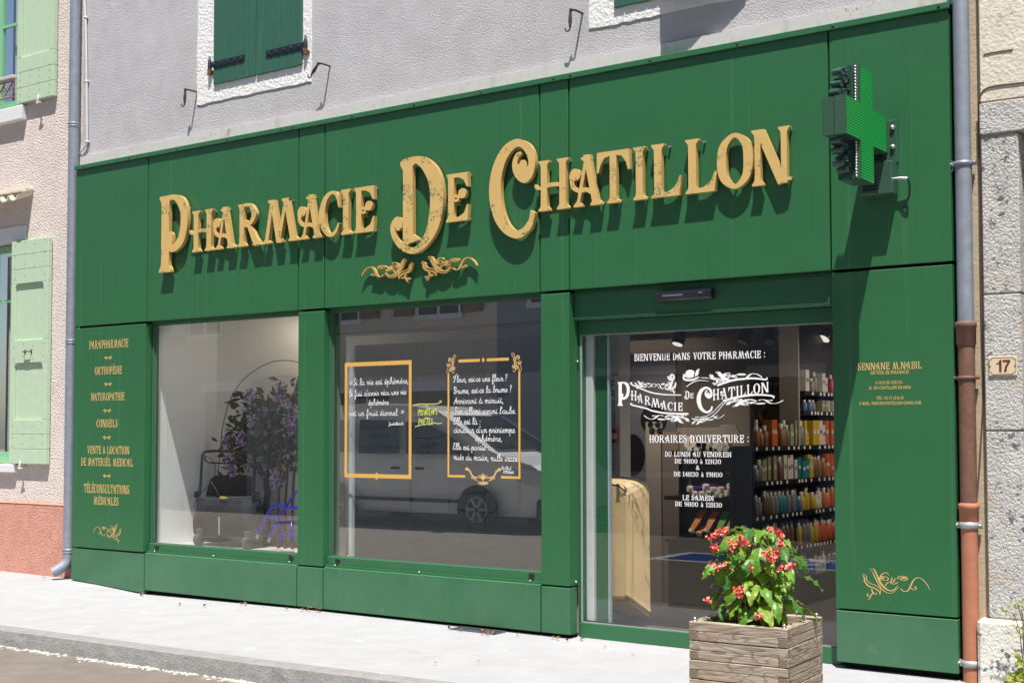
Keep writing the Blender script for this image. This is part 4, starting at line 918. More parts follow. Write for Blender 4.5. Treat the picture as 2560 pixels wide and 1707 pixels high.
# ------------------------------------------------------------------ writing and gilding on the panes
w2t = zm(810, 740, 4.2); w2b = zm(810, 1060, 4.127); w1t = zm(370, 770, 5.059); w1b = zm(370, 1060, 4.751)
d4 = zm(1440, 790, 6.818); d5 = zm(1740, 790, 6.533); d6 = zm(1440, 1010, 6.818); d7 = zm(1740, 1010, 6.533); d8 = zm(1440, 1230, 3.825)
h1 = zm(840, 880, 7.842); h2 = zm(1100, 870, 7.842); h3 = zm(1100, 1040, 7.842)
GY = .0975; DY = .1235
m_gilt = mat('gold_vinyl', (.68, .40, .10), .5, var=.03, spec=.3)
m_gilt2 = mat('pale_gold_vinyl', (.72, .48, .20), .5, spec=.3)
def bars(rects, extra, name, parent, y=GY):
    mb = MB()
    for x0, x1, z0, z1_ in rects: mb.quad((x0, y, z0), (x1, y, z0), (x1, y, z1_), (x0, y, z1_))
    for x, z, rw, rh_ in extra: mb.quad((x - rw, y - .0004, z), (x, y - .0004, z - rh_), (x + rw, y - .0004, z), (x, y - .0004, z + rh_))
    return mb.build(name, m_gilt, parent)
bars([(3.310, 3.993, 1.926, 1.958), (3.310, 3.993, 1.055, 1.086), (3.310, 3.337, 1.086, 1.926), (3.966, 3.993, 1.086, 1.926)], [(3.645, 1.070, .022, .036)], 'gold_frame_print', win_b)
bars([(4.340, 4.357, 1.076, 1.848), (4.983, 5.000, 1.076, 1.848), (4.357, 4.506, 1.076, 1.094), (4.829, 4.983, 1.076, 1.094), (4.443, 4.641, 1.926, 1.947), (4.702, 4.899, 1.926, 1.947)], [(4.671, 1.937, .015, .019)], 'gold_frame_print', win_b)
def corner_orn(cx_, cz_, s_):
    o = []
    for i, (x, y, r_) in enumerate(((-.2, .45, .24), (.28, .30, .24), (-.35, -.05, .24), (.12, -.12, .26), (-.05, -.58, .24), (.38, -.5, .2))): o += spiral(x, y, r_, r_ * .3, i * 1.3, 1.5, .07, .06, .06)
    o += S((.2, .55, .05), (.35, .85, .07), (.62, .95, .03)) + S((.35, .5, .05), (.6, .7, .06), (.62, .95, .03)) + S((-.5, -.3, .05), (-.6, -.7, .06), (-.5, -1.0, .03)) + S((-.2, -.4, .05), (-.35, -.75, .06), (-.5, -1.0, .03)) + S((.1, -.8, .05), (.3, -.95, .06), (.5, -.8, .05))
    V, F = union(o, 'cornorn'); mb = MB(); mb.add([(cx_ + s_ * u * .068, GY, cz_ + v * .072) for u, v in V], F); mb.build('corner_ornament_print', m_gilt2, win_b)
corner_orn(4.374, 1.915, 1); corner_orn(4.968, 1.912, -1)
o = []
for s_ in (-1, 1):
    fl = lambda P_: [[(s_ * a, b) for a, b in p] for p in P_]
    o += fl(spiral(.86, .55, .02, .13, 0, 1.3, .06, .06, .0)) + fl(S((.97, .62, .06), (.72, .35, .08), (.62, .05, .08), (.42, -.12, .07), (.12, -.2, .06))) + fl(spiral(.55, -.18, .03, .12, 1, 1.3, .05, .05)) + fl(spiral(.17, -.62, .03, .14, 2, 1.4, .06, .06)) + fl(S((.02, -.3, .05), (.15, -.05, .07), (.28, .02, .05))) + fl(S((.02, -.35, .05), (.06, 0, .06), (.10, .15, .03))) + fl(S((.3, -.4, .06), (.46, -.30, .06), (.36, -.1, .05))) + fl(S((.66, .2, .05), (.74, .38, .06), (.66, .48, .04)))
o += S((0, -.8, .05), (0, .25, .04))
V, F = union(o, 'garland'); mb = MB(); mb.add([(4.668 + u * .165, GY, 1.092 + v * .085) for u, v in V], F); mb.build('garland_print', m_gilt2, win_b)

CUR = {
 'a': (1.0, [(.72, .85), (.45, 1.0), (.12, .75), (.08, .3), (.3, 0), (.6, .25), (.75, .9), (.72, .3), (.85, .02), (1.02, .22)]),
 'b': (.84, [(0, .1), (.3, .9), (.45, 1.9), (.3, 2.1), (.2, 1.7), (.2, .3), (.4, 0), (.68, .3), (.6, .8), (.84, .8)]),
 'c': (.70, [(.65, .8), (.45, 1), (.15, .7), (.12, .25), (.35, 0), (.7, .25)]),
 'd': (1.0, [(.72, .8), (.45, 1.0), (.1, .7), (.1, .2), (.35, 0), (.65, .4), (.78, 2.0), (.75, .3), (.88, 0), (1.02, .2)]),
 'e': (.70, [(0, .15), (.35, .45), (.5, .8), (.35, 1.0), (.15, .7), (.15, .25), (.38, 0), (.7, .25)]),
 'f': (.66, [(0, .1), (.4, 1.2), (.5, 1.9), (.35, 2.1), (.25, 1.6), (.25, -.6), (.32, -1.0), (.48, -.8), (.4, 0), (.3, .15), (.66, .25)]),
 'h': (.92, [(0, .1), (.3, 1.0), (.42, 1.9), (.28, 2.1), (.2, 1.6), (.2, 0)], [(.2, .5), (.45, 1), (.62, .8), (.62, .25), (.75, 0), (.93, .25)]),
 'i': (.52, [(0, .2), (.2, 1), (.2, .25), (.35, 0), (.53, .25)], [(.22, 1.42), (.23, 1.46)]),
 'k': (.8, [(0, .1), (.3, 1.4), (.35, 2.1), (.2, 1.9), (.2, 0)], [(.6, 1), (.25, .5), (.5, .1), (.8, .2)]),
 'l': (.54, [(0, .1), (.35, 1.0), (.45, 1.9), (.3, 2.1), (.2, 1.6), (.2, .3), (.35, 0), (.56, .25)]),
 'm': (1.18, [(0, .7), (.12, 1), (.18, .7), (.18, 0)], [(.18, .5), (.4, 1), (.52, .8), (.52, 0)], [(.52, .5), (.75, 1), (.88, .8), (.88, .25), (1.0, 0), (1.18, .25)]),
 'n': (.86, [(0, .7), (.12, 1), (.18, .7), (.18, 0)], [(.18, .5), (.42, 1), (.56, .8), (.56, .25), (.7, 0), (.88, .25)]),
 'o': (.82, [(.45, 1), (.12, .75), (.12, .2), (.38, 0), (.65, .3), (.6, .8), (.42, 1), (.55, .8), (.84, .85)]),
 'p': (.86, [(0, .2), (.2, 1.05), (.2, -1.0)], [(.2, .4), (.42, 1), (.58, .8), (.58, .25), (.7, 0), (.88, .25)]),
 'r': (.74, [(0, .2), (.2, 1.05), (.28, .85), (.5, .9), (.45, .3), (.58, 0), (.76, .25)]),
 's': (.70, [(0, .1), (.3, 1.05), (.5, .5), (.45, .1), (.2, 0), (.12, .1)], [(.45, .1), (.72, .2)]),
 't': (.58, [(0, .2), (.22, 1.0), (.25, 1.7), (.22, .3), (.38, 0), (.6, .25)], [(.05, 1.15), (.45, 1.2)]),
 'u': (.88, [(0, .5), (.12, 1), (.12, .3), (.3, 0), (.5, .3), (.58, 1), (.58, .3), (.72, 0), (.9, .25)]),
 'v': (.76, [(0, .7), (.12, 1), (.22, .7), (.35, 0), (.55, .6), (.55, 1), (.78, .85)]),
 'S': (.95, [(.85, 1.7), (.7, 2.15), (.5, 1.85), (.55, 1.3), (.8, .7), (.65, .1), (.3, 0), (.1, .3)]),
 'F': (1.15, [(.0, 1.2), (.1, 1.7), (.5, 1.8), (1.0, 2.3), (1.05, 2.6), (.92, 2.45)], [(.75, 1.9), (.55, .9), (.5, .2), (.2, 0), (.05, .25)], [(.3, 1), (.85, 1.05)]),
 'B': (1.08, [(.35, 2), (.38, 0)], [(.05, 1.5), (.3, 2.1), (.8, 1.9), (.7, 1.2), (.4, 1.05), (.88, .8), (.8, .2), (.4, 0), (.1, .3)]),
 'A': (1.0, [(0, .3), (.15, 0), (.5, 1.2), (.68, 2), (.7, 1), (.75, .2), (1.0, .1)], [(.15, .9), (.95, .9)]),
 'E': (.85, [(.75, 1.7), (.5, 2.1), (.25, 1.8), (.35, 1.3), (.6, 1.15), (.3, 1.05), (.1, .5), (.3, 0), (.85, .35)]),
 'J': (.8, [(.1, 1.9), (.6, 2), (.5, .5), (.4, -.6), (.15, -.8), (.1, -.4), (.7, .2)]), 'P': (.8, [(.2, 2), (.2, 0)], [(0, 1.8), (.5, 2.1), (.7, 1.6), (.5, 1.1), (.2, 1.0)]), 'C': (.8, [(.75, 1.7), (.45, 2), (.1, 1.3), (.15, .4), (.45, 0), (.8, .3)]), 'I': (.4, [(.2, 2), (.2, 0)], [(0, 2), (.4, 2)], [(0, 0), (.4, 0)]),
 '7': (.7, [(.05, 1.7), (.6, 1.7), (.25, 0)]), '2': (.7, [(.08, 1.4), (.3, 1.75), (.55, 1.4), (.08, 0), (.65, .02)]), '8': (.7, [(.5, 1.5), (.3, 1.75), (.1, 1.4), (.55, .5), (.3, 0), (.08, .4), (.5, 1.5)]), '4': (.7, [(.3, 1.7), (.05, .7), (.65, .7)], [(.45, 1.2), (.4, 0)]), '6': (.7, [(.5, 1.7), (.1, .8), (.2, 0), (.55, .3), (.15, .8)]),
 '(': (.35, [(.3, 1.9), (.08, 1), (.3, -.1)]), ')': (.35, [(.05, 1.9), (.27, 1), (.05, -.1)]), '-': (.4, [(.02, .55), (.32, .55)]), '.': (.35, [(.12, .05), (.16, .05)]), ',': (.4, [(.2, .1), (.05, -.4)]), "'": (.25, [(.15, 1.9), (.05, 1.5)]),
 ':': (.5, [(.2, .1), (.24, .1)], [(.2, .95), (.24, .95)]), '?': (.7, [(.05, 1.6), (.3, 2.05), (.55, 1.6), (.25, 1.0), (.25, .55)], [(.25, .08), (.28, .08)]), '«': (.95, [(.4, 1.0), (.05, .5), (.4, 0)], [(.85, 1.0), (.5, .5), (.85, 0)]), '»': (.95, [(.1, 1.6), (.45, 1.1), (.1, .6)], [(.5, 1.6), (.85, 1.1), (.5, .6)]), ' ': (.55,)}
def cursive(parent, text, f, xa, ya, xb, yb, xh, name='handwriting', m=None, y=GY, wd=.0062):
    """one line of handwriting from (xa, ya) to (xb, yb) of crop f; xh: x-height in crop pixels"""
    a, b = at(*f(xa, ya), y), at(*f(xb, yb), y); h = abs(at(*f(xa, ya - xh), y).z - a.z)
    seq, x = [], 0
    for ch in text:
        acc = {'é': 1, 'è': 2, 'à': 2, 'á': 1}.get(ch); base = {'é': 'e', 'è': 'e', 'à': 'a', 'á': 'a'}.get(ch, ch)
        g = CUR[base]
        for st in g[1:]: seq.append([(x + p[0], p[1]) for p in st])
        if acc: c = x + .35; seq.append([(c - .08, 1.3), (c + .15, 1.65)] if acc == 1 else [(c + .15, 1.3), (c - .08, 1.65)])
        x += g[0]
    mb = MB(); k = (b.x - a.x) / x; rnd = random.Random(len(text))
    for st in seq:
        s_ = crom([(p[0], p[1], 0) for p in st], 5) if len(st) > 2 else [(p[0], p[1], 0) for p in st]
        s_ = [(a.x + p[0] * k + p[1] * h * .06, a.z + (b.z - a.z) * p[0] / x + p[1] * h, wd) for p in s_]
        if len(st) == 2 and abs(st[0][0] - st[1][0]) < .06 and abs(st[0][1] - st[1][1]) < .06:
            for q in disc(s_[0][0], s_[0][1], wd * .75, 7): mb.poly([(u, y, v) for u, v in q])
            continue
        j = rnd.uniform(0, .0003)
        for q in band(s_): mb.poly([(u, y - j, v) for u, v in q])
    return mb.build(name, m or m_white_print, parent)
for t, f, xa, ya, xb, yb, xh in (
    ('«Si la vie est éphémère,', h1, 262, 652, 1430, 612, 62), ("le fait d'avoir vécu une vie", h1, 258, 870, 1380, 826, 58), ('éphémère', h1, 632, 1042, 1035, 1030, 60), ('est un fruit éternel. »', h1, 265, 1248, 1335, 1238, 60), ('Jankélévich', h1, 1030, 1432, 1320, 1425, 28),
    ('Fleur, est-ce une fleur ?', h2, 255, 668, 1320, 640, 62), ('Brume, est-ce la brume ?', h2, 262, 892, 1410, 858, 62), ('Arrivant á minuit,', h2, 268, 1092, 1250, 1072, 62), ("S'en allant avant l'aube.", h2, 268, 1292, 1490, 1282, 64), ('Elle est là :', h2, 262, 1492, 800, 1492, 66),
    ("douceur d'un printemps", h3, 270, 322, 1470, 325, 66), ('éphémère,', h3, 690, 487, 1225, 492, 62), ('Elle est partie :', h3, 250, 652, 965, 668, 62), ('nuée du matin, nulle trace', h3, 268, 850, 1520, 890, 66), ('Po Chu.I', h3, 1210, 1045, 1395, 1048, 30), ('(772-846)', h3, 1245, 1118, 1440, 1125, 28)):
    cursive(win_b, t, f, xa, ya, xb, yb, xh, wd=.0042 if xh > 40 else .0034)
m_lime = mat('lime_chalk_pen', (.60, .66, .16), .7, spec=.1)
CAPS = {'P': [[(.1, 0), (.15, 1)], [(-.1, .9), (.4, 1.05), (.6, .75), (.15, .45)]], 'R': [[(.1, 0), (.15, 1)], [(.0, .95), (.5, .95), (.45, .6), (.15, .5), (.6, 0)]], 'I': [[(.2, 0), (.22, 1)]], 'N': [[(.1, 0), (.12, 1), (.55, 0), (.6, 1)]], 'T': [[(.35, 0), (.38, 1)], [(-.1, 1.0), (.9, 1.1)]], 'E': [[(.55, 1), (.15, .95), (.12, .5), (.12, .0), (.6, .05)], [(.12, .5), (.45, .55)]], 'M': [[(.05, 0), (.15, 1), (.35, .4), (.55, 1), (.65, 0)]], 'O': [[(.35, 1), (.08, .6), (.2, .05), (.5, .2), (.55, .8), (.35, 1)]], 'S': [[(.5, .9), (.2, .95), (.15, .6), (.45, .4), (.4, .05), (.05, .1)]]}
def caps_line(text, f, xa, ya, xb, yb, h):
    a, b = at(*f(xa, ya), GY), at(*f(xb, yb), GY); hh_ = abs(at(*f(xa, ya - h), GY).z - a.z); k = (b.x - a.x) / (len(text) * .75); mb = MB()
    for i, ch in enumerate(text):
        for st in CAPS[ch]:
            s_ = [(a.x + (i * .75 + p[0] + .12 * p[1]) * k, a.z + (b.z - a.z) * i / len(text) + p[1] * hh_, .0065) for p in (crom([(q[0], q[1]) for q in st], 4) if len(st) > 2 else st)]
            for q in band(s_): mb.poly([(u, GY, v) for u, v in q])
    mb.build('chalk_lettering', m_lime, win_b)
caps_line('PRINTEMPS', w2t, 985, 1255, 1195, 1240, 62); caps_line('POETES', w2t, 990, 1355, 1150, 1345, 62)
cursive(win_b, 'des', w2t, 1058, 1287, 1098, 1284, 12, 'chalk_lettering', m_lime, wd=.0045); cursive(win_b, 'le', w2t, 1068, 1165, 1090, 1163, 12, 'chalk_lettering', m_lime, wd=.0045)
for pts in ([(930, 1150), (990, 1134), (1090, 1133), (1180, 1130), (1230, 1112), (1228, 1098), (1208, 1108)], [(955, 1372), (1010, 1355), (1090, 1340), (1150, 1332), (1205, 1338), (1240, 1328)]):
    P_ = [at(*w2t(*p), GY) for p in pts]; mb = MB()
    for q in band(crom([(p.x, p.z, .006) for p in P_], 6)): mb.poly([(u, GY, v) for u, v in q])
    mb.build('chalk_flourish', m_lime, win_b)

# ---- white lettering on the door glass
def dline(txt, fa, xa, ya, fb, xb, yb, h):
    a, b = at(*fa(xa, ya), DY), at(*fb(xb, yb), DY); mb = MB()
    text_into(mb, txt, lambda u, v, tot: (a.x + (b.x - a.x) * u / tot, DY, a.z + (b.z - a.z) * u / tot + v * h)); mb.build('lettering', m_white_print, dr)
dline('BIENVENUE DANS VOTRE PHARMACIE :', d4, 990, 766, d5, 1130, 682, .047)
dline("HORAIRES D'OUVERTURE :", d6, 1250, 655, d7, 862, 628, .050)
dline('DU LUNDI AU VENDREDI', d6, 1512, 892, d7, 578, 866, .034)
dline('DE 9H00 à 12H30', d6, 1680, 1008, d7, 410, 978, .031)
dline('&', d6, 2042, 1120, d6, 2106, 1118, .030)
dline('DE 14H30 à 19H00', d6, 1665, 1228, d7, 432, 1192, .031)
dline('LE SAMEDI', d8, 1018, 75, d8, 1317, 82, .034)
dline('DE 9H00 à 12H30', d8, 947, 132, z9, 285, 376, .031)
logo = MB()
def lp(f, x, y): return at(*f(x, y), DY)
def put(VF, fTL, fTR, fBL, fBR, w_=1.0):       # bilinear placement of a unit shape into four corners
    V, F = VF; c = [Vector(p) for p in (fTL, fTR, fBL, fBR)]; vs = []
    for u, v in V:
        u_ = u / w_; top = c[0].lerp(c[1], u_); bot = c[2].lerp(c[3], u_); vs.append(bot.lerp(top, v))
    logo.add(vs, F)
put(union(SW_P, 'swP'), lp(d4, 712, 1122), lp(d4, 920, 1120), lp(d4, 712, 1528), lp(d4, 920, 1528))
xs0 = [(935, 1035, 1265, 1430), (1045, 1140, 1318, 1468), (1168, 1275, 1360, 1508), (1282, 1432, 1398, 1546), (1440, 1545, 1440, 1585), (1560, 1648, 1462, 1605), (1665, 1715, 1470, 1612), (1735, 1815, 1472, 1612)]
for ch, (xa, xb, ya, yb) in zip('HARMACIE', xs0):
    sl = .12 * (xb - xa) * (1 - (xa - 935) / 1100)
    put(union(GL[ch][1], 'g' + ch), lp(d4, xa, ya), lp(d4, xb, ya + sl), lp(d4, xa, yb), lp(d4, xb, yb + sl), GL[ch][0])
put(union(SW_D, 'swD'), lp(d4, 1845, 1275), lp(d4, 1935, 1272), lp(d4, 1845, 1420), lp(d4, 1935, 1416)); put(union(GL['E'][1], 'gE'), lp(d4, 1945, 1312), lp(d4, 2000, 1310), lp(d4, 1945, 1402), lp(d4, 2002, 1398), GL['E'][0])
put(union(SW_C, 'swC'), lp(d5, 5, 1160), lp(d5, 265, 1150), Vector((lp(d5, 5, 0).x, DY, lp(d7, 5, 148).z)), Vector((lp(d5, 265, 0).x, DY, lp(d7, 265, 140).z)))
lay, tot = layout('HATILLON', .04); A_, B_, C_, D_ = lp(d5, 272, 1198), lp(d5, 1185, 1072), lp(d5, 272, 1378), lp(d5, 1190, 1240)
for ch, x, _ in lay:
    V, F = union(GL[ch][1], 'g' + ch); put(([((x + u) / tot, v) for u, v in V], F), A_, B_, C_, D_)
def swoosh(pts, w_, closed=False):
    P_ = [lp(*p) for p in pts]; n_ = len(P_)
    s_ = [(p.x, p.z, (w_ if not isinstance(w_, (list, tuple)) else w_[i])) for i, p in enumerate(P_)]
    for q in band(crom(s_, 8)): logo.poly([(u, DY - .0003, v) for u, v in q])
swoosh([(d4, 960, 1132), (d4, 932, 1140), (d4, 950, 1165), (d4, 1080, 1225), (d4, 1280, 1300), (d4, 1500, 1335), (d4, 1795, 1345)], [.006, .008, .009, .009, .009, .008, .006])
swoosh([(d4, 960, 1485), (d4, 932, 1492), (d4, 960, 1515), (d4, 1190, 1570), (d6, 1300, 112), (d6, 1550, 155), (d6, 1918, 165)], [.006, .008, .009, .010, .011, .011, .011])
swoosh([(d5, 348, 1130), (d5, 600, 1048), (d5, 850, 1018), (d5, 1000, 1020), (d5, 1145, 1035), (d5, 1158, 1000)], [.014, .013, .012, .011, .010, .008])
swoosh([(d5, 440, 1388), (d5, 700, 1318), (d5, 950, 1286), (d5, 1150, 1290), (d5, 1268, 1312), (d5, 1260, 1340)], [.014, .013, .012, .011, .010, .008])
swoosh([(d4, 1880, 1205), (d4, 1980, 1135), (d4, 2100, 1095), (d4, 2262, 1108)], [.004, .006, .005, .002]); swoosh([(d4, 2130, 1050), (d4, 2300, 1058), (d5, 200, 1012), (d5, 290, 1035)], [.004, .005, .005, .003])
swoosh([(d6, 1970, 245), (d6, 2120, 275), (d7, 0, 265), (d7, 180, 240), (d7, 330, 140), (d7, 430, 20), (d5, 500, 1390)], .0045)
swoosh([(d6, 2030, 215), (d6, 2180, 232), (d7, 60, 215), (d7, 180, 190), (d7, 300, 110), (d7, 390, 10), (d5, 450, 1395)], .004)
put(SCROLL_MID, lp(d5, 200, 885), lp(d5, 1095, 870), lp(d5, 200, 1130), lp(d5, 1095, 1100))
put(SCROLL_MID, lp(d5, 460, 1500), lp(d5, 1440, 1470), lp(d5, 480, 1330), lp(d5, 1440, 1300))
put(SCROLL_MID, lp(d4, 985, 1085), lp(d4, 1400, 1110), lp(d4, 1000, 1240), lp(d4, 1390, 1265)); put(SCROLL_MID, lp(d4, 1720, 1050), lp(d4, 1330, 1110), lp(d4, 1720, 1330), lp(d4, 1335, 1290))
put(SCROLL_MID, lp(d6, 1950, 350), lp(d6, 1140, 300), lp(d6, 1950, 170), lp(d6, 1160, 110)); put(SCROLL_MID, lp(d6, 1960, 380), lp(d7, 460, 250), lp(d6, 1960, 260), lp(d7, 470, 110))
put((union(S((.06, .5, .08), (.04, .2, .12), (.25, .06, .16), (.6, .05, .16), (.95, .22, .10)) + disc(.42, .62, .27, 18) + [[(.2, .55), (.66, .55), (.62, .24), (.28, .2)], [(.7, .25), (.9, .42), (.98, .95), (.8, .8), (.72, .55)], [(.26, .22), (.2, .5), (.0, .62), (.06, .4)]], 'crown')), lp(d4, 1815, 900), lp(d4, 2110, 880), lp(d4, 1830, 1110), lp(d4, 2115, 1080))
put(union(spiral(.5, .5, .42, .1, 3.0, 1.2, .24, .16, .12), 'curl'), lp(d4, 1560, 955), lp(d4, 1700, 955), lp(d4, 1560, 1110), lp(d4, 1700, 1110))
logo.build('logo_print', m_white_print, dr)
# ------------------------------------------------------------------ things in the left display window
m_steel = mat('brushed_steel', (.45, .46, .48), .3, .9)
m_blk = mat('black_tube', (.012, .016, .022), .35); m_bag = mat('black_nylon', (.028, .030, .034), .75, var=.2, vs=8, bump=.25, bs=9, bdist=.05)
def W(f, x, y, Y): return at(*f(x, y), Y)
ro = thing('rollator', 'black wheeled walking frame with shopping bag and yellow tag in the left display window', 'rollator', tuple(W(w1b, 880, 1440, .5)))
Y0, Y1 = .36, .62
tl, tr_, bl_, br_ = W(w1b, 565, 875, Y0), W(w1b, 1140, 872, Y0), W(w1b, 535, 1340, Y0), W(w1b, 1245, 1400, Y0)
zb_ = .50; mb = MB(); mb.smooth = True
n = 12; rows_ = []
for j in range(9):
    t = j / 8; ring = []
    L_ = tl.lerp(bl_, t); R__ = tr_.lerp(br_, t); z = tl.z + (zb_ - tl.z) * t
    bul = .045 * math.sin(math.pi * min(1, t * 1.05)) + .01
    for i in range(n + 1): s_ = i / n; ring.append((L_.x + (R__.x - L_.x) * s_, Y0 - bul * math.sin(math.pi * s_) ** .5 + .012 * math.sin(9 * s_ + t * 7), z))
    for i in range(n + 1): s_ = 1 - i / n; ring.append((L_.x + (R__.x - L_.x) * s_, Y0 + .20, z))
    rows_.append(ring)
m_ = len(rows_[0]); vs = [p for r_ in rows_ for p in r_]; fs = []
for j in range(8):
    for i in range(m_): fs.append((j * m_ + i, j * m_ + (i + 1) % m_, (j + 1) * m_ + (i + 1) % m_, (j + 1) * m_ + i))
mb.add(vs, fs); mb.smooth = False; mb.poly(rows_[0]); mb.poly(rows_[-1][::-1]); mb.build('bag', m_bag, ro)
P_ = [W(w1b, *p, Y0 + .18) for p in ((680, 860), (735, 660), (780, 615), (840, 605), (1150, 605), (1205, 620), (1225, 670), (1235, 855))]
MB().prism(P_, (0, .03, 0)).build('backrest', m_bag, ro)
Yh = Y0 + .10
mb = MB(); mb.tube([W(w1b, *p, Yh) for p in ((605, 860), (625, 700), (638, 480), (645, 375), (662, 340), (700, 322), (800, 318), (1000, 320), (1180, 330), (1245, 360), (1268, 420), (1262, 620), (1250, 900))], .013, 10); mb.build('handle_frame', m_blk, ro)
MB().tube([W(w1b, *p, Yh - .02) for p in ((680, 370), (672, 405), (690, 440), (730, 460), (900, 462), (1270, 465))], .007, 8).build('brake_bar', m_blk, ro)
for k, pp in enumerate((((690, 385), (760, 410), (800, 500), (790, 610), (720, 720), (620, 830), (560, 920), (545, 1000)), ((745, 680), (800, 760), (830, 820), (845, 860)))): MB().tube([W(w1b, *p, Yh - .04) for p in pp], .0035, 6).build('brake_cable', m_blk, ro)
for x, y in ((572, 832), (1296, 832)): c = W(w1b, x, y, Yh); box('knob', m_blk, ro, c.x - .012, c.x + .012, c.y - .02, c.y + .02, c.z - .03, c.z + .03, bev=.004)
for x in (600, 1170):
    c = W(w1b, x, 1430, Y0 - .04); c.z = .405 + .055
    MB().lathe(c, [(.02, -.016), (.052, -.016), (.055, -.008), (.055, .008), (.052, .016), (.02, .016)], 20, 'x').build('wheel', mat('grey_tyre', (.09, .09, .095), .6), ro)
    mb = MB(); mb.box(c.x - .026, c.x + .026, c.y - .01, c.y + .03, c.z + .02, c.z + .10, bev=.006); mb.build('fork', mat('grey_fork_plastic', (.10, .105, .11), .6), ro)
for x0_ in (tl.x + .03, tr_.x + .05): MB().tube([(x0_, Y0 + .22, 1.0), (x0_ + .02, Y0 + .26, .42)], .012, 8).build('rear_leg', m_blk, ro)
P_ = [W(w1b, *p, Y0 - .035) for p in ((848, 868), (862, 855), (900, 852), (950, 874), (905, 886), (858, 884))]; MB().prism(P_, (0, .002, 0)).build('price_tag', mat('yellow_card', (.75, .45, .03), .6), ro)
P_ = [W(w1b, *p, Y0 - .062) for p in ((836, 1100), (850, 1100), (850, 1312), (836, 1312))]; MB().prism(P_, (0, .002, 0)).build('reflective_strip', mat('mint_strip', (.35, .55, .48), .5), ro)
# blue walkers
m_blue = mat('glossy_blue_tube', (.012, .022, .42), .2, spec=.6)
def walker(name, lbl, paths, Y, tips):
    t_ = thing(name, lbl, 'walker', tuple(W(w1b, *tips[0], Y)), 'blue folding walkers')
    for i, p_ in enumerate(paths): MB().tube([W(w1b, *p, Y + (.0 if i == 0 else .10)) for p in p_], .014 if i == 0 else .010, 10).build('tube_frame', m_blue, t_)
    for x, y in tips: c = W(w1b, x, y, Y); MB().tube([c + Vector((.012, 0, .03)), c, c - Vector((.012, 0, .03))], .013, 10).build('leg_tip', m_steel, t_)
walker('folding_walker', 'blue tubular walker with silver tips, nearer the shopping bag frame', [[(1305, 1300), (1360, 1190), (1440, 1030), (1475, 980), (1530, 958), (1600, 962), (1640, 970)], [(1440, 1110), (1560, 1105)]], .30, [(1302, 1312)])
walker('folding_walker', 'blue tubular walker partly hidden by the green pillar', [[(1450, 1340), (1520, 1200), (1590, 1060), (1625, 1010), (1680, 992), (1780, 995)], [(1580, 1410), (1575, 1160), (1700, 1150), (1720, 1400)], [(1585, 1310), (1710, 1312)], [(1640, 980), (1700, 890), (1770, 790)]], .24, [(1442, 1352)])
m_cane = mat('varnished_cane', (.13, .045, .025), .3)
for k, (pp, yr, lbl) in enumerate(((((1590, 300), (1570, 520), (1545, 1060)), 420, 'leftmost of three brown walking canes standing behind the blue walkers'), (((1690, 310), (1672, 330), (1660, 480), (1628, 1000)), 450, 'middle brown walking cane with a curved top behind the blue walkers'), (((1770, 350), (1752, 400), (1735, 600), (1715, 900)), 460, 'brown walking cane beside the green pillar, rightmost of three'))):
    cn = thing('walking_cane', lbl, 'cane', tuple(W(w1b, *pp[-1], .55)), 'walking canes in the window')
    P_ = [W(w1b, *p, .55) for p in pp]; e = P_[-1].copy(); e.z = .405; P_.append(e)
    MB().tube(P_, .011, 8).build('shaft', m_cane, cn)
    c = P_[1].lerp(P_[2], .35); MB().lathe(c, [(.012, -.018), (.0145, -.015), (.0145, .015), (.012, .018)], 10).build('silver_ring', m_steel, cn)
# arc lamp
al = thing('arc_lamp', 'thin arching floor lamp with a dark shade rising behind the shopping walker', 'lamp', tuple(W(w1b, 830, 620, .76)))
P_ = [W(w1b, *p, .76) for p in ((815, 900), (830, 620), (855, 330), (880, 60))] + [W(w1t, *p, .76) for p in ((938, 1540), (965, 1400), (1010, 1230), (1085, 1060), (1190, 920), (1320, 808), (1450, 725), (1580, 675), (1710, 660), (1830, 668), (1960, 700), (2010, 740))]
e = P_[0].copy(); e.z = .41; MB().tube([e] + P_, .0042, 8).build('arc_stem', mat('dark_steel_stem', (.10, .10, .10), .3, .8), al)
q = P_[-1]; MB().lathe((q.x, q.y, q.z - .22), [(.115, 0), (.06, .20), (.015, .215)], 20).build('shade', m_blk, al)
MB().lathe((e.x, e.y, .405), [(.13, 0), (.13, .02), (.02, .03)], 24).build('base', m_blk, al)
# artificial lilac tree
li = thing('lilac_tree', 'small artificial lilac with purple and white blossom behind the left shop window', 'plant', tuple(W(w1b, 1410, 1100, .66)))
rnd = random.Random(11); TY = .66
def leaf_quad(mb, c, d, up, L_, w_):
    d = d.normalized(); s_ = d.cross(up); s_.normalize(); b = c + d * L_ * .5; nn = s_.cross(d) * L_ * .08
    mb.add([c, b + s_ * w_ / 2 + nn, c + d * L_, b - s_ * w_ / 2 + nn, b], [(0, 1, 4), (1, 2, 4), (2, 3, 4), (3, 0, 4)])
c0 = W(w1b, 1405, 1080, TY); c0.z = .41
trunk = [c0] + [W(w1b, *p, TY) for p in ((1395, 950), (1425, 820), (1400, 700), (1440, 560), (1430, 400), (1470, 200))]
MB().tube(trunk, [.028, .026, .03, .024, .02, .016, .012], 8).build('trunk', mat('dark_bark', (.06, .035, .02), .9, var=.3, vs=40, bump=.4, bs=60), li)
lf = MB(); blooms = []
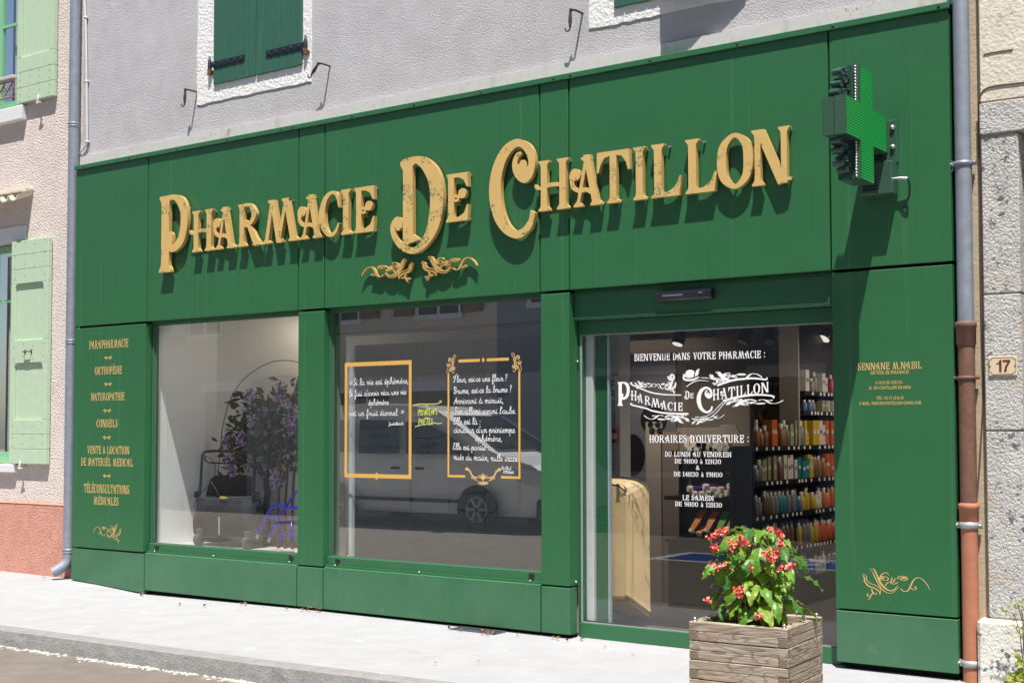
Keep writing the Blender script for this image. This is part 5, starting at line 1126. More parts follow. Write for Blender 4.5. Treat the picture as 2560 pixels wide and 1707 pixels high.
ctr = [(w1t, 1250, 1200), (w1t, 1340, 1150), (w1t, 1660, 1050), (w1t, 1840, 1190), (w1t, 1580, 1280), (w1t, 1440, 1370), (w1t, 1820, 1380), (w1t, 1340, 1500), (w1b, 970, 160), (w1b, 930, 240), (w1b, 1110, 170), (w1b, 1180, 230), (w1b, 970, 410), (w1b, 1000, 520), (w1b, 1390, 470), (w1b, 1380, 590), (w1b, 1510, 650), (w1b, 1720, 60), (w1b, 1745, 170), (w1b, 1290, 60), (w1b, 1060, 540), (w1t, 1700, 1100), (w1t, 1850, 1500)]
m_lil = [mat('lilac_purple', (.24, .10, .42), .8, var=.4, vs=60), mat('lilac_pale', (.74, .64, .84), .8, var=.3, vs=60)]
for f, x, y in ctr:
    c = W(f, x, y, TY + rnd.uniform(-.16, .12)); mb = MB(); L_ = rnd.uniform(.13, .21)
    dirv = Vector((rnd.uniform(-.4, .4), rnd.uniform(-.4, .2), rnd.choice((1, -1)) * 1.0)).normalized()
    for k in range(190):
        t = rnd.random(); rr = .052 * math.sin(math.pi * (.15 + .85 * (1 - t) * .75)) * math.sqrt(rnd.random())
        a = rnd.uniform(0, 6.28); p = c + dirv * (t - .5) * L_ + Vector((rr * math.cos(a), rr * math.sin(a), rnd.uniform(-.01, .01)))
        mb.cur = 0 if rnd.random() < .55 else 1; s_ = rnd.uniform(.007, .013); d1 = Vector((rnd.uniform(-1, 1), rnd.uniform(-1, 1), rnd.uniform(-1, 1))).normalized(); d2 = d1.orthogonal().normalized()
        mb.add([p - d1 * s_, p + d2 * s_ * .6, p + d1 * s_, p - d2 * s_ * .6], [(0, 1, 2, 3)])
    mb.build('blossom', m_lil, li)
    for k in range(9):
        p = c + Vector((rnd.uniform(-.1, .1), rnd.uniform(-.05, .12), rnd.uniform(-.11, .11)))
        leaf_quad(lf, p, Vector((rnd.uniform(-1, 1), rnd.uniform(-.7, .4), rnd.uniform(-.7, .9))), Vector((rnd.uniform(-.5, .5), -1, .3)), rnd.uniform(.07, .12), rnd.uniform(.03, .05))
for k in range(330):
    p = W(w1b, rnd.uniform(1000, 1800), rnd.uniform(-330, 560), TY + rnd.uniform(-.1, .15))
    leaf_quad(lf, p, Vector((rnd.uniform(-1, 1), rnd.uniform(-.7, .4), rnd.uniform(-.7, .9))), Vector((rnd.uniform(-.5, .5), -1, .3)), rnd.uniform(.07, .13), rnd.uniform(.03, .055))
lf.build('leaves', mat('dark_silk_leaves', (.022, .06, .018), .5, var=.5, vs=14), li)
tw = MB()
for f, x, y in ctr[::2]: tw.tube([trunk[4], trunk[5].lerp(W(f, x, y, TY), .5), W(f, x, y, TY)], .004, 5)
tw.build('twigs', MATS['dark_bark'], li)

# ------------------------------------------------------------------ behind the right display window
bo = thing('backing_board', 'dark grey backing board in three sheets close behind the verse window', 'board', (4.2, .19, .43))
m_board = mat('slate_board', (.032, .040, .050), .75, var=.08, vs=4)
xa = at(*w2b(285, 800), .18).x; s1 = at(*w2b(950, 900), .18).x; s2 = at(*w2b(1655, 900), .18).x
for x0, x1 in ((xa, s1), (s1, s2), (s2, 5.45)): box('board_sheet', m_board, bo, x0 + .002, x1 - .002, .18, .195, .405, 2.098)
box('edge_batten', mat('white_batten', (.55, .62, .62), .6), bo, 3.309, 3.347, .15, .178, .43, 2.098)
lb = thing('blind_box', 'grey blind box along the top of the verse window', 'blind box', (4.2, .2, 2.2))
box('fascia', mat('slate_blue_box', (.075, .09, .105), .6, var=.05, vs=3), lb, 3.17, 5.24, .15, .30, 2.205, 2.40); box('bottom_bar', m_black, lb, 3.17, 5.24, .145, .305, 2.185, 2.204)
# ------------------------------------------------------------------ inside the shop, seen through the door
m_col = mat('white_column_paint', (.58, .58, .60), .7, var=.03, vs=5)
ca, cb_ = W(d4, 560, 600, .86), W(d4, 737, 600, .86)
box('interior_column', m_col, bld, ca.x, cb_.x, .86, 1.02, .02, 2.62)
m_wht = mat('white_paper', (.72, .72, .72), .7); m_red = mat('red_plastic', (.50, .035, .03), .4); m_grn = mat('green_ink', (.12, .35, .14), .7)
po = thing('notice', 'evacuation notice with a red heading taped on the white column inside the door', 'notice', tuple(W(d4, 640, 1200, .855)))
def flatq(m, parent, name, f, x0, x1, y0, y1, Y, d=.003):
    a, b = W(f, x0, y1, Y), W(f, x1, y0, Y); return box(name, m, parent, a.x, b.x, Y, Y + d, a.z, b.z)
flatq(m_wht, po, 'sheet', d4, 565, 722, 975, 1430, .855); flatq(m_red, po, 'heading', d4, 568, 720, 985, 1018, .853, .001)
for y in (1090, 1150, 1260, 1320): flatq(m_grn, po, 'plan_block', d4, 582, 650, y, y + 42, .853, .001)
fb = thing('red_wall_box', 'small red wall box with a white label under a grille on the column', 'wall box', tuple(W(d6, 648, 540, .84)))
flatq(m_red, fb, 'case', d6, 582, 712, 425, 660, .825, .03); flatq(m_wht, fb, 'label', d6, 606, 692, 500, 590, .822, .002)
for y in range(150, 370, 20): flatq(MATS['white_paper'], fb, 'grille_bar', d6, 582, 698, y, y + 9, .85, .006)
# eyewear panels with big dark roundels
ew = thing('eyewear_panel', 'blue grey display panel with big black overlapping discs behind the door lettering', 'display panel', tuple(W(d6, 1000, 800, 2.4)))
m_slate = mat('blue_grey_laminate', (.105, .11, .145), .6, var=.04); m_ink = mat('ink_black', (.006, .006, .009), .5)
flatq(m_slate, ew, 'panel', d4, 738, 1700, 620, 4600, 2.4, .02)
def roundel(x, y, rx_, ry_, Y):
    c = W(d6, x, y, Y); ex = W(d6, x + rx_, y, Y).x - c.x; ez = c.z - W(d6, x, y + ry_, Y).z
    MB().prism([(c.x + ex * math.cos(a), Y, c.z + ez * math.sin(a)) for a in [2 * math.pi * i / 36 for i in range(36)]], (0, .004, 0)).build('roundel', m_ink, ew)
roundel(960, 860, 215, 350, 2.394); roundel(1320, 260, 225, 250, 2.392)
for k, (x, y) in enumerate(((895, 415), (860, 10), (795, 825), (905, 820))): flatq(m_wht, ew, 'tag', d6, x - 12, x + 12, y - 14, y + 14, 2.389, .002)
hb_ = thing('hand_gel_bottle', 'clear pump bottle of blue hand gel hanging by the white column', 'bottle', tuple(W(d4, 808, 1000, 1.15)))
c = W(d4, 808, 1075, 1.15); k = (W(d4, 870, 1075, 1.15).x - c.x)
MB().lathe(c, [(k * .9, 0), (k, .006), (k, .085), (k * .9, .10), (k * .4, .115), (k * .25, .15), (k * .3, .165)], 14).build('bottle_body', mat('blue_gel', (.02, .22, .50), .15), hb_)
box('white_label', m_wht, hb_, c.x - k * .8, c.x + k * .8, 1.15 - k - .002, 1.15 - k, c.z + .085, c.z + .10)
MB().tube([c + Vector((0, 0, .16)), c + Vector((0, 0, .19)), c + Vector((-.03, -.02, .19))], .004, 6).build('pump', m_steel, hb_)
MB().box(c.x - .05, c.x + .05, 1.10, 1.2, c.z - .012, c.z).build('bracket', m_steel, hb_)
# wooden display niche near the door
m_oak = mat('light_oak', (.62, .45, .24), .5, var=.08, vs=3, streak=(34, .5, .7, (.36, .22, .09)), spots=[(7, .70, (.30, .18, .08), .03)])
nc = thing('oak_cabinet', 'light oak open cabinet with rounded corners standing just inside the door', 'cabinet', tuple(W(z8, 1950, 1090, .6)))
Ya, Yb = .34, .46
bk = [W(z8, *p, Ya) for p in ((1780, 975), (1780, 225), (1845, 225), (1890, 236), (1920, 262), (1936, 305), (1940, 360), (1940, 960), (1932, 978))]
MB().prism(bk, (0, .02, 0)).build('back_panel', m_oak, nc)
prof_b = [W(z8, *p, Ya) for p in ((1780, 225), (1845, 225), (1890, 236), (1920, 262), (1936, 305), (1940, 360), (1940, 700), (1940, 950), (1943, 978))]
prof_f = [W(z8, *p, Yb) for p in ((1780, 170), (1930, 178), (2010, 190), (2055, 208), (2080, 232), (2092, 275), (2095, 600), (2100, 1060), (2104, 1098))]
mb = MB(); mb.smooth = True
sec = []
for a, b in zip(prof_b, prof_f): sec.append((a, b))
for (a, b), (a2, b2) in zip(sec, sec[1:]): mb.quad(a, b, b2, a2)
off_ = Vector((.012, -.004, .012))
for (a, b), (a2, b2) in zip(sec, sec[1:]): mb.quad(a + off_, a2 + off_, b2 + off_, b + off_); mb.quad(b, b + off_, b2 + off_, b2)
mb.build('shell', m_oak, nc)
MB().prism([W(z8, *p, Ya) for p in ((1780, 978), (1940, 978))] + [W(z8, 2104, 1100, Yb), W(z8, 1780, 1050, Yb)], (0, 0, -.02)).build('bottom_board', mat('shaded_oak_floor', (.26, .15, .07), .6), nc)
mb = MB(); a = W(z8, 1943, 300, Ya - .004); b = W(z8, 1943, 975, Ya - .004)
mb.box(a.x - .008, a.x + .006, Ya - .012, Ya - .001, b.z, a.z, bev=.003); mb.build('edge_band', mat('pale_oak_edge', (.62, .45, .25), .5), nc)
# sunglasses stand
sg = thing('sunglasses_stand', 'tall sunglasses display board behind the opening hours lettering', 'display stand', tuple(W(d8, 850, 420, 1.9)))
flatq(mat('grey_peg_board', (.22, .20, .19), .8, var=.05), sg, 'board', d6, 1205, 1465, 300, 3400, 1.9, .015); flatq(mat('taupe_peg_board', (.15, .125, .11), .8, var=.05), sg, 'board', d6, 1468, 1745, 470, 3400, 1.9, .015)
m_lens = mat('dark_lens', (.012, .013, .018), .15)
def glasses(x, y, i):
    c = W(d6, x, y, 1.86); g = thing('sunglasses', 'pair of dark sunglasses hanging on the peg board behind the door', 'sunglasses', tuple(c), 'sunglasses on the stand')
    for s_ in (-1, 1): MB().lathe((c.x + s_ * .034, c.y, c.z), [(.026, 0), (.026, .004)], 14, 'y').build('lens', m_lens, g)
    MB().tube([(c.x - .062, c.y + .03, c.z + .012), (c.x - .058, c.y, c.z + .014), (c.x - .01, c.y, c.z + .008), (c.x + .01, c.y, c.z + .008), (c.x + .058, c.y, c.z + .014), (c.x + .062, c.y + .03, c.z + .012)], .003, 6).build('frame', m_blk, g); return g
g0 = glasses(1330, 350, 0); GCOL = {g0.name: 1330}; kid = [c_ for c_ in bpy.data.objects if c_.parent == g0]
def dup(root, chs, loc, lbl=None):
    r_ = root.copy(); COL.objects.link(r_); r_.location = loc
    if lbl: r_['label'] = lbl
    for c_ in chs:
        d_ = c_.copy(); COL.objects.link(d_); d_.parent = r_
    return r_
for j in range(10):
    for x in (1330, 1545, 1660):
        y = 465 + j * 178 + (x > 1400) * 60
        if (j, x) != (0, 1330) and not (y > 1900 and x < 1400): GCOL[dup(g0, kid, tuple(W(d6, x + (j % 3) * 8, y, 1.86))).name] = x
# central display of creams and tubes
gd = thing('product_display', 'black stepped display table with taupe side panels in the middle of the shop', 'display table', tuple(W(z9, 200, 620, 1.7)))
GYY = 1.7; m_tp = mat('taupe_laminate', (.17, .145, .135), .7, var=.04)
lev = [W(d7, 300, 765, GYY).z, W(d7, 300, 1515, GYY).z, W(z9, 120, 592, GYY).z]
xl_, xr_ = W(d6, 1790, 800, GYY).x, W(d7, 850, 800, GYY).x
for i, z in enumerate(lev): box('shelf_board', m_ink, gd, xl_ - .12 + .0 * i, xr_ - (.12 if i == 0 else 0), GYY - .06, GYY + .5, z - .03, z)
MB().prism([W(d7, *p, GYY + .3) for p in ((390, 330), (640, 330), (830, 700), (850, 1500), (850, 2400), (390, 2400))], (0, .03, 0)).build('side_panel', m_tp, gd)
flatq(m_tp, gd, 'back_panel', d7, -300, 400, 380, 2500, GYY + .34, .03)
box('plinth', m_ink, gd, xl_ - .12, xr_, GYY, GYY + .5, .02, lev[2] - .03)
m_lid = mat('white_cap', (.62, .61, .56), .5)
def lying(lbl, f, x, y, r_, body, ln, z=None, yaw=0.0):
    c = W(f, x, y, GYY - .05); t_ = thing('cream_tube', lbl, 'tube', tuple(c), 'cream tubes heaped on the display')
    Mx = Matrix.Rotation(yaw, 3, 'Z')
    MB().lathe(c, [(r_ * .97, 0), (r_, .004), (r_, .035)], 14, 'y', M=Mx).build('cap', m_lid, t_); MB().lathe(c, [(r_ * .92, .036), (r_ * .9, ln * .6), (r_ * .5, ln)], 12, 'y', M=Mx).build('tube_body', body, t_); return t_
m_purple = mat('purple_tube', (.07, .02, .22), .4); m_redt = mat('red_tube', (.45, .05, .03), .4); m_org = mat('orange_tube', (.55, .18, .015), .4); m_grt = mat('green_tube', (.10, .36, .04), .4); m_crm = mat('cream_tube_body', (.5, .47, .38), .5)
R0 = W(d7, 50, 700, GYY - .05).x - W(d7, 5, 700, GYY - .05).x
for i, (f, x, y) in enumerate([(d6, 1885, 690), (d6, 1990, 690), (d6, 2090, 688), (d6, 2185, 690), (d6, 1935, 770), (d6, 2050, 770), (d6, 2175, 772), (d6, 2290, 770), (d6, 1905, 600), (d7, 40, 665), (d7, 130, 668), (d7, 120, 735), (d7, 315, 680), (d7, 250, 735), (d7, 385, 735), (d7, 480, 725), (d7, 580, 735), (d7, 450, 660)]):
    lying('white capped cream tube on the upper display step', f, x, y, R0 * .98, m_crm if i != 17 else m_redt, .12)
for i, (f, x, y) in enumerate([(d7, 255, 1400), (d7, 370, 1395), (d7, 525, 1340), (d7, 485, 1450), (d7, 600, 1400), (d7, 300, 1480), (d7, 390, 1485), (d7, 565, 1490)]):
    lying('white capped red cream tube on the middle display step', f, x, y, R0 * 1.05, m_redt, .14, yaw=-.5)
for i, (f, x, y) in enumerate([(d6, 1905, 1440), (d6, 1980, 1530), (d6, 2180, 1410), (d6, 2110, 1530), (d6, 2290, 1460), (d7, 120, 1350), (d7, 60, 1480), (d7, 160, 1450)]):
    lying('white capped purple cream tube on the middle display step', f, x, y, R0 * 1.05, m_purple, .16, yaw=-.7)
def standing(lbl, f, x0, y0, x1, y1, body, wd):     # tube leaning with its cap down
    a, b = W(f, x0, y0, GYY - .06), W(f, x1, y1, GYY + .02); t_ = thing('sun_cream_tube', lbl, 'tube', tuple(a), 'bright tubes on the lowest step')
    d = (b - a); MB().tube([a, a + d * .14], [wd, wd], 12).build('cap', m_lid, t_)
    v = Vector((wd, 0, 0)); n_ = Vector((0, wd, 0)); p0 = a + d * .15
    mb = MB(); mb.add([p0 - v * .8 - n_ * .8, p0 + v * .8 - n_ * .8, p0 + v * .8 + n_ * .8, p0 - v * .8 + n_ * .8, b - v * 1.25, b + v * 1.25], [(0, 1, 5, 4), (2, 3, 4, 5), (1, 2, 5), (3, 0, 4), (3, 2, 1, 0)]); mb.build('tube_body', body, t_)
for i, (x0, y0, x1, y1) in enumerate(((75, 545, 160, 395), (125, 560, 175, 500), (180, 545, 245, 400))): standing('orange sun cream tube propped on its cap, lowest display step', z9, x0, y0, x1, y1, m_org, .026)
for i, (x0, y0, x1, y1) in enumerate(((250, 570, 318, 402), (300, 580, 390, 405), (340, 560, 425, 402))): standing('green sun cream tube propped on its cap, lowest display step', z9, x0, y0, x1, y1, m_grt, .026)
# potted dark plant at the end of the display
pp_ = thing('dark_potted_plant', 'dark potted plant with brown upper leaves at the end of the display table', 'plant', tuple(W(d7, 730, 1460, GYY)))
rnd = random.Random(4); mb = MB(); mb2 = MB()
for k in range(90):
    x, y = rnd.gauss(750, 60), rnd.gauss(1290, 75); leaf_quad(mb, W(d7, x, y, GYY + rnd.uniform(-.1, .1)), Vector((rnd.uniform(-1, 1), rnd.uniform(-.6, .3), rnd.uniform(-.8, .6))), Vector((0, -1, .4)), .075, .04)
for k in range(46):
    x, y = rnd.gauss(700, 55), rnd.gauss(1085, 55); leaf_quad(mb2, W(d7, x, y, GYY + rnd.uniform(-.1, .1)), Vector((rnd.uniform(-1, 1), rnd.uniform(-.6, .3), rnd.uniform(-.3, 1))), Vector((0, -1, .4)), .06, .022)
mb.build('dark_leaves', mat('blackish_leaves', (.012, .016, .014), .6), pp_); mb2.build('brown_leaves', mat('brown_leaves', (.12, .045, .025), .7, var=.3, vs=20), pp_)
MB().lathe((W(d7, 740, 1450, GYY).x, GYY + .05, lev[1]), [(.05, 0), (.07, .10), (.065, .10), (.06, .09)], 16).build('pot', m_ink, pp_)
# wall of shelves on the left side of the shop
XS = W(d7, 960, 700, 1.25).x
def sy(px): return atx(px[0], px[1], XS)
sl = thing('shelf_unit', 'black wall shelving filled with boxes and bottles at the right of the shop view', 'shelving', (XS - .15, 2.5, .02))
yl, yr = sy(d7(940, 700)).y, sy(d7(2320, 700)).y
zs_ = []
for (f, xa_, ya_), (g_, xb_, yb_) in (((d5, 1800, 1232), (d5, 2170, 1232)), ((d7, 1790, 112), (d7, 2180, 112)), ((d7, 960, 690), (d7, 2180, 660)), ((d7, 985, 1262), (d7, 2190, 1180)), ((z9, 520, 440), (z9, 1025, 370)), ((z9, 740, 640), (z9, 1025, 595)), ((z9, 760, 870), (z9, 1030, 805))):
    zs_.append((sy(f(xa_, ya_)).z + sy(g_(xb_, yb_)).z) / 2)
ym = sy(d7(1780, 700)).y
for i, z in enumerate(zs_): box('shelf', m_ink, sl, XS - .16, XS, (yl if i > 1 else ym), yr + .6, z - .035, z)
box('back_panel', mat('dark_violet_back', (.030, .027, .036), .6), sl, XS - .19, XS - .16, ym, yr + .6, .02, 2.3); box('back_panel', MATS['dark_violet_back'], sl, XS - .195, XS - .16, yl, ym, .02, zs_[2])
box('upright', mat('pale_upright', (.30, .26, .23), .6), sl, XS - .18, XS - .02, ym - .07, ym - .045, zs_[2], 2.3); box('upright', m_ink, sl, XS - .16, XS - .005, yl - .02, yl, .02, zs_[2])
mb = MB(); rnd = random.Random(2)
for i, z in enumerate(zs_[:6]):
    y = (yl if i > 1 else ym) + .04
    while y < yr:
        if rnd.random() < .8: box('price_tag', m_wht, sl, XS, XS + .002, y, y + .028, z - .031, z - .006)
        y += rnd.uniform(.055, .12)
m_pk = [mat(n_, c_, .5, var=.12, vs=25) for n_, c_ in (('yellow_pack', (.48, .34, .03)), ('orange_pack', (.50, .10, .02)), ('white_pack', (.55, .53, .50)), ('teal_pack', (.01, .17, .22)), ('olive_pack', (.24, .25, .15)), ('amber_pack', (.20, .085, .02)), ('brown_pack', (.13, .07, .045)), ('blue_pack', (.05, .13, .30)), ('red_pack', (.42, .03, .03)), ('grey_pack', (.16, .17, .18)))]
WORD = ('yellow', 'orange', 'white', 'teal', 'olive green', 'amber', 'brown', 'blue', 'red', 'grey')
ROW = ('top', 'second', 'third', 'fourth', 'fifth', 'sixth', 'lowest')
def product(i, y, h_, w_, c_, kind_):
    z = zs_[i] + .001; x = XS - .015 - rnd.uniform(0, .03); m_ = m_pk[c_]
    t_ = thing('product_box' if kind_ == 0 else 'product_bottle', WORD[c_] + (' carton' if kind_ == 0 else ' pale capped bottle') + ' on the ' + ROW[i] + ' black shelf', 'box' if kind_ == 0 else 'bottle', (x, y, z), 'products on the ' + ROW[i] + ' shelf')
    if kind_ == 0:
        box('carton', m_, t_, x - .07, x, y - w_ / 2, y + w_ / 2, z, z + h_); box('label', m_pk[2] if c_ != 2 else m_pk[9], t_, x, x + .001, y - w_ * .33, y + w_ * .33, z + h_ * .45, z + h_ * .62)
    else:
        r_ = w_ / 2; MB().lathe((x - r_, y, z), [(r_ * .95, 0), (r_, .01), (r_, h_ * .68), (r_ * .55, h_ * .76)], 12).build('bottle_body', m_, t_); MB().lathe((x - r_, y, z), [(r_ * .5, h_ * .76), (r_ * .5, h_ * .97), (r_ * .3, h_)], 10).build('cap', m_lid, t_)
PAL = {0: (2, 9, 2, 8, 2), 1: (7, 9, 4, 2, 3), 2: (5, 5, 1, 5, 6, 4, 9, 0, 0, 2, 1, 1, 1), 3: (9, 4, 4, 6, 2, 2, 3, 3, 0, 6, 5, 1, 1, 0), 4: (9, 6, 9, 3, 9, 7, 0, 0, 2, 1, 1, 8), 5: (9, 6, 6, 5, 0, 9, 0, 1, 1, 8, 1), 6: (7, 2, 7, 7, 2, 7, 2)}
for i in range(7):
    y0 = (yl if i > 1 else ym) + .06 + (.25 if i > 4 else 0); gap = (zs_[i - 1] - zs_[i] - .06) if i else .3; k = 0; pal = PAL[i]; nmax = len(pal)
    span = yr + .15 - y0
    while k < nmax:
        c_ = pal[k]; w_ = rnd.uniform(.042, .075); y = y0 + span * (k + .5) / nmax + rnd.uniform(-.012, .012)
        kd = (0 if (c_ in (0, 1, 2, 3, 4) and i in (0, 1, 2, 3)) else 1) if i != 2 or c_ != 5 else 1
        for q_ in range(3 if span / nmax > .19 else 2 if span / nmax > .12 else 1):
            if rnd.random() < .07: continue
            product(i, y + q_ * (w_ + .010), min(gap * .92, rnd.uniform(.10, .22) * (1.0 if kd else 1.05)), w_, c_, kd)
        k += 1
# far back: mustard shelf wall with hanging packs, beam and spotlights
fw = thing('hook_wall', 'mustard coloured hook wall with small hanging packs at the back of the shop', 'display wall', tuple(W(d5, 1200, 1400, 4.6)))
flatq(mat('mustard_board', (.24, .15, .025), .6, var=.1, vs=3), fw, 'board', d5, 890, 1525, 985, 2900, 4.6, .03)
for x in (1210, 1305, 1410): 
    c = W(d5, x, 1180, 4.55); t_ = thing('hanging_pack', 'slim blue and white pack on the mustard wall', 'pack', tuple(c), 'packs on the mustard wall')
    flatq(m_pk[2], t_, 'card', d5, x - 34, x + 34, 1085, 1285, 4.55, .004); flatq(m_pk[9], t_, 'blister', d5, x - 22, x + 22, 1130, 1275, 4.53, .02)
for x in (1620,):
    c = W(d5, x, 1480, 4.55); t_ = thing('hanging_pack', 'slim blue pack hanging lower, near the pale upright', 'pack', tuple(c), 'packs on the mustard wall'); flatq(m_pk[2], t_, 'card', d5, x - 30, x + 30, 1410, 1560, 4.55, .004); flatq(m_pk[7], t_, 'blister', d5, x - 18, x + 18, 1440, 1550, 4.53, .02)
mir = thing('round_mirror', 'round brass rimmed mirror on the mustard wall', 'mirror', tuple(W(d5, 1290, 1560, 4.5)))
c = W(d5, 1290, 1600, 4.5); rr = abs(W(d5, 1520, 1600, 4.5).x - c.x); mb = MB(); mb.tube([(c.x + rr * math.cos(t), 4.5, c.z + rr * .8 * math.sin(t)) for t in [2 * math.pi * i / 28 for i in range(29)]], .02, 6, cap=False); mb.build('rim', mat('brass', (.45, .30, .08), .3, .9), mir)
flatq(mat('taupe_beam', (.24, .21, .19), .8), bld, 'ceiling_beam', d5, -1700, 2700, 120, 400, 3.6, .3)
wk = m_blk; m_lit = glow('lit_lens', (1.0, .93, .8), .55)
for i, (f, x, y, tx, ty, lit, lbl) in enumerate(((d5, 860, 190, 760, 430, 0, 'black ceiling spotlight tilted left over the lettering'), (d5, 1190, 200, 1195, 430, 0, 'black ceiling spotlight pointing straight down at the back'), (d5, 2170, 230, 2090, 370, 1, 'black ceiling spotlight with a pale lens beside the right door edge'), (d4, 1800, 240, 1730, 480, 1, 'black ceiling spotlight with a pale lens over the word dans'), (d5, 200, 180, 200, 262, 0, 'black ceiling spotlight barely below the door frame at the left'), (d5, 1400, 140, 1405, 205, 0, 'black ceiling spotlight barely below the door frame at the right'))):
    Ys = 3.0; a, b = W(f, x, y, Ys), W(f, tx, ty, Ys - .05); t_ = thing('spotlight', lbl, 'spotlight', tuple(a), 'track spotlights'); r_ = .058
    MB().tube([a, a.lerp(b, .15), b], [r_ * .7, r_, r_], 14).build('barrel', wk, t_)
    d = (b - a).normalized(); MB().tube([b + d * .001, b + d * .004], [r_ * .85, r_ * .8], 14).build('lens', m_lit if lit else m_steel, t_)
    MB().tube([a, a + Vector((0, 0, .3))], .012, 6).build('stem', wk, t_)
# ------------------------------------------------------------------ the other side of the street, seen only as reflections
def mir(f, x, y, Y): p = at(*f(x, y), Y); return Vector((p.x, .2 - Y, p.z))
# white van
van = thing('parked_van', 'white compact van parked across the street, mirrored in the verse window', 'van', (-2.9, -9.3, -.125))
m_vw = mat('white_car_paint', (.82, .83, .84), .25, coat=.6); m_cg = mat('dark_car_glass', (.015, .02, .022), .05, spec=.8); m_tyre = mat('tyre_rubber', (.018, .018, .018), .8); m_rim = mat('alloy_rim', (.32, .33, .34), .35, .8); m_trim = mat('black_bumper', (.025, .025, .027), .6)
VY0, VY1, G = -10.3, -8.5, -.125
prof = [(-5.25, .32), (-5.30, .75), (-5.22, 1.25), (-5.05, 1.72), (-4.75, 1.83), (-3.9, 1.87), (-3.0, 1.82), (-2.55, 1.74), (-2.2, 1.55), (-1.55, 1.15), (-1.35, 1.08), (-.85, .96), (-.62, .82), (-.55, .60), (-.56, .35), (-.75, .22), (-5.1, .22)]
prof = [(-1.78 + (x + 1.78) * 1.10, z * 1.07) for x, z in prof]
wheels = ((-1.78, .33), (-4.72, .33))
sec = []
for y, k, dz in ((VY0, 0, 0), (VY0 + .0, 0, 0), (VY1, 0, 0)): pass
mb = MB(); n = len(prof)
rings = [(VY0 + .10, .93), (VY0, .985), (VY0 + .0, 1), (VY1, 1), (VY1, .985), (VY1 - .10, .93)]
ys = [VY0 + .14, VY0 + .03, VY0, VY1, VY1 - .03, VY1 - .14]; ins = [.10, .02, 0, 0, .02, .10]
def inset(p, d):
    x, z = p; return (x + (d if x < -3 else -d) * (1 if abs(x + 2.9) > 1.9 else .0), z - (d if z > 1.0 else 0))
vs = []
for yy, d in zip(ys, ins):
    for p in prof:
        q = inset(p, d); tum = .10 * max(0, (q[1] - 1.0)) * (1 if yy > -9.4 else -1)
        vs.append((q[0], yy - tum, q[1] + G))
fs = []
for a in range(5):
    for i in range(n): j = (i + 1) % n; fs.append((a * n + i, a * n + j, (a + 1) * n + j, (a + 1) * n + i))
fs += [tuple(range(n - 1, -1, -1)), tuple(range(5 * n, 6 * n))]
mb.add(vs, fs); mb.build('body', m_vw, van)
side = lambda pts: [(-1.78 + (x + 1.78) * 1.10, VY1 + .004 - .10 * max(0, z * 1.07 - 1.0), z * 1.07 + G) for x, z in pts]
for nm, pts in (('rear_window', [(-5.0, 1.12), (-4.92, 1.58), (-4.2, 1.62), (-4.12, 1.12)]), ('middle_window', [(-4.0, 1.10), (-4.02, 1.62), (-3.28, 1.60), (-3.2, 1.10)]), ('front_window', [(-3.08, 1.10), (-3.12, 1.58), (-2.75, 1.56), (-2.3, 1.38), (-1.85, 1.10)])):
    MB().prism(side(pts), (0, .006, 0)).build(nm, m_cg, van)
MB().prism([(-2.46, VY0 + .28, 1.76 + G), (-1.49, VY0 + .18, 1.22 + G), (-1.49, VY1 - .18, 1.22 + G), (-2.46, VY1 - .28, 1.76 + G)], (.02, 0, .03)).build('windscreen', m_cg, van)
for wx, r_ in wheels:
    for y in (VY1 + .012, VY0 + .20):
        o = MB().lathe((wx, y - .2, r_ + G), [(.18, .0), (.30, .0), (.31, .03), (.31, .17), (.29, .195), (.20, .20)], 28, 'y').build('wheel', m_tyre, van)
        rm = MB().lathe((wx, y, r_ + G), [(.20, -.02), (.205, .004), (.18, .004), (.17, -.03), (.05, -.01), (.02, .0)], 24, 'y')
        for k in range(6): a = k * 1.047; rm.prism([(wx + .04 * math.cos(a + s_), y - .012, r_ + G + .04 * math.sin(a + s_)) for s_ in (-.5, .5)] + [(wx + .18 * math.cos(a + s_), y - .012, r_ + G + .18 * math.sin(a + s_)) for s_ in (.14, -.14)], (0, .014, 0))
        rm.build('rim', m_rim, o)
    MB().prism([(wx + .38 * math.cos(a), VY1 + .001, r_ + G + .38 * math.sin(a)) for a in [math.pi * i / 14 - .25 for i in range(17)]], (0, .004, 0)).build('wheel_arch', m_trim, van)
MB().prism(side([(-.62, .88), (-1.25, .92), (-1.1, .74), (-.60, .66)]), (0, .012, 0)).build('headlight', mat('headlamp_glass', (.5, .52, .55), .08), van)
MB().box(-5.32, -5.1, VY0 + .05, VY1 - .02, .24 + G, .5 + G, bev=.05).build('rear_bumper', m_trim, van); MB().box(-.72, -.50, VY0 + .05, VY1 - .02, .20 + G, .52 + G, bev=.05).build('front_bumper', m_trim, van)
for x in (-3.5, -3.0): MB().box(x, x + .18, VY1, VY1 + .03, .93 + G, .97 + G, bev=.008).build('door_handle', m_trim, van)
MB().box(-2.0, -1.8, VY1 + .02, VY1 + .2, 1.10 + G, 1.26 + G, bev=.03).build('wing_mirror', m_trim, van)
MB().box(-4.4, -1.9, VY1 - .0, VY1 + .012, .42 + G, .48 + G, bev=.003).build('side_rub_strip', m_trim, van)
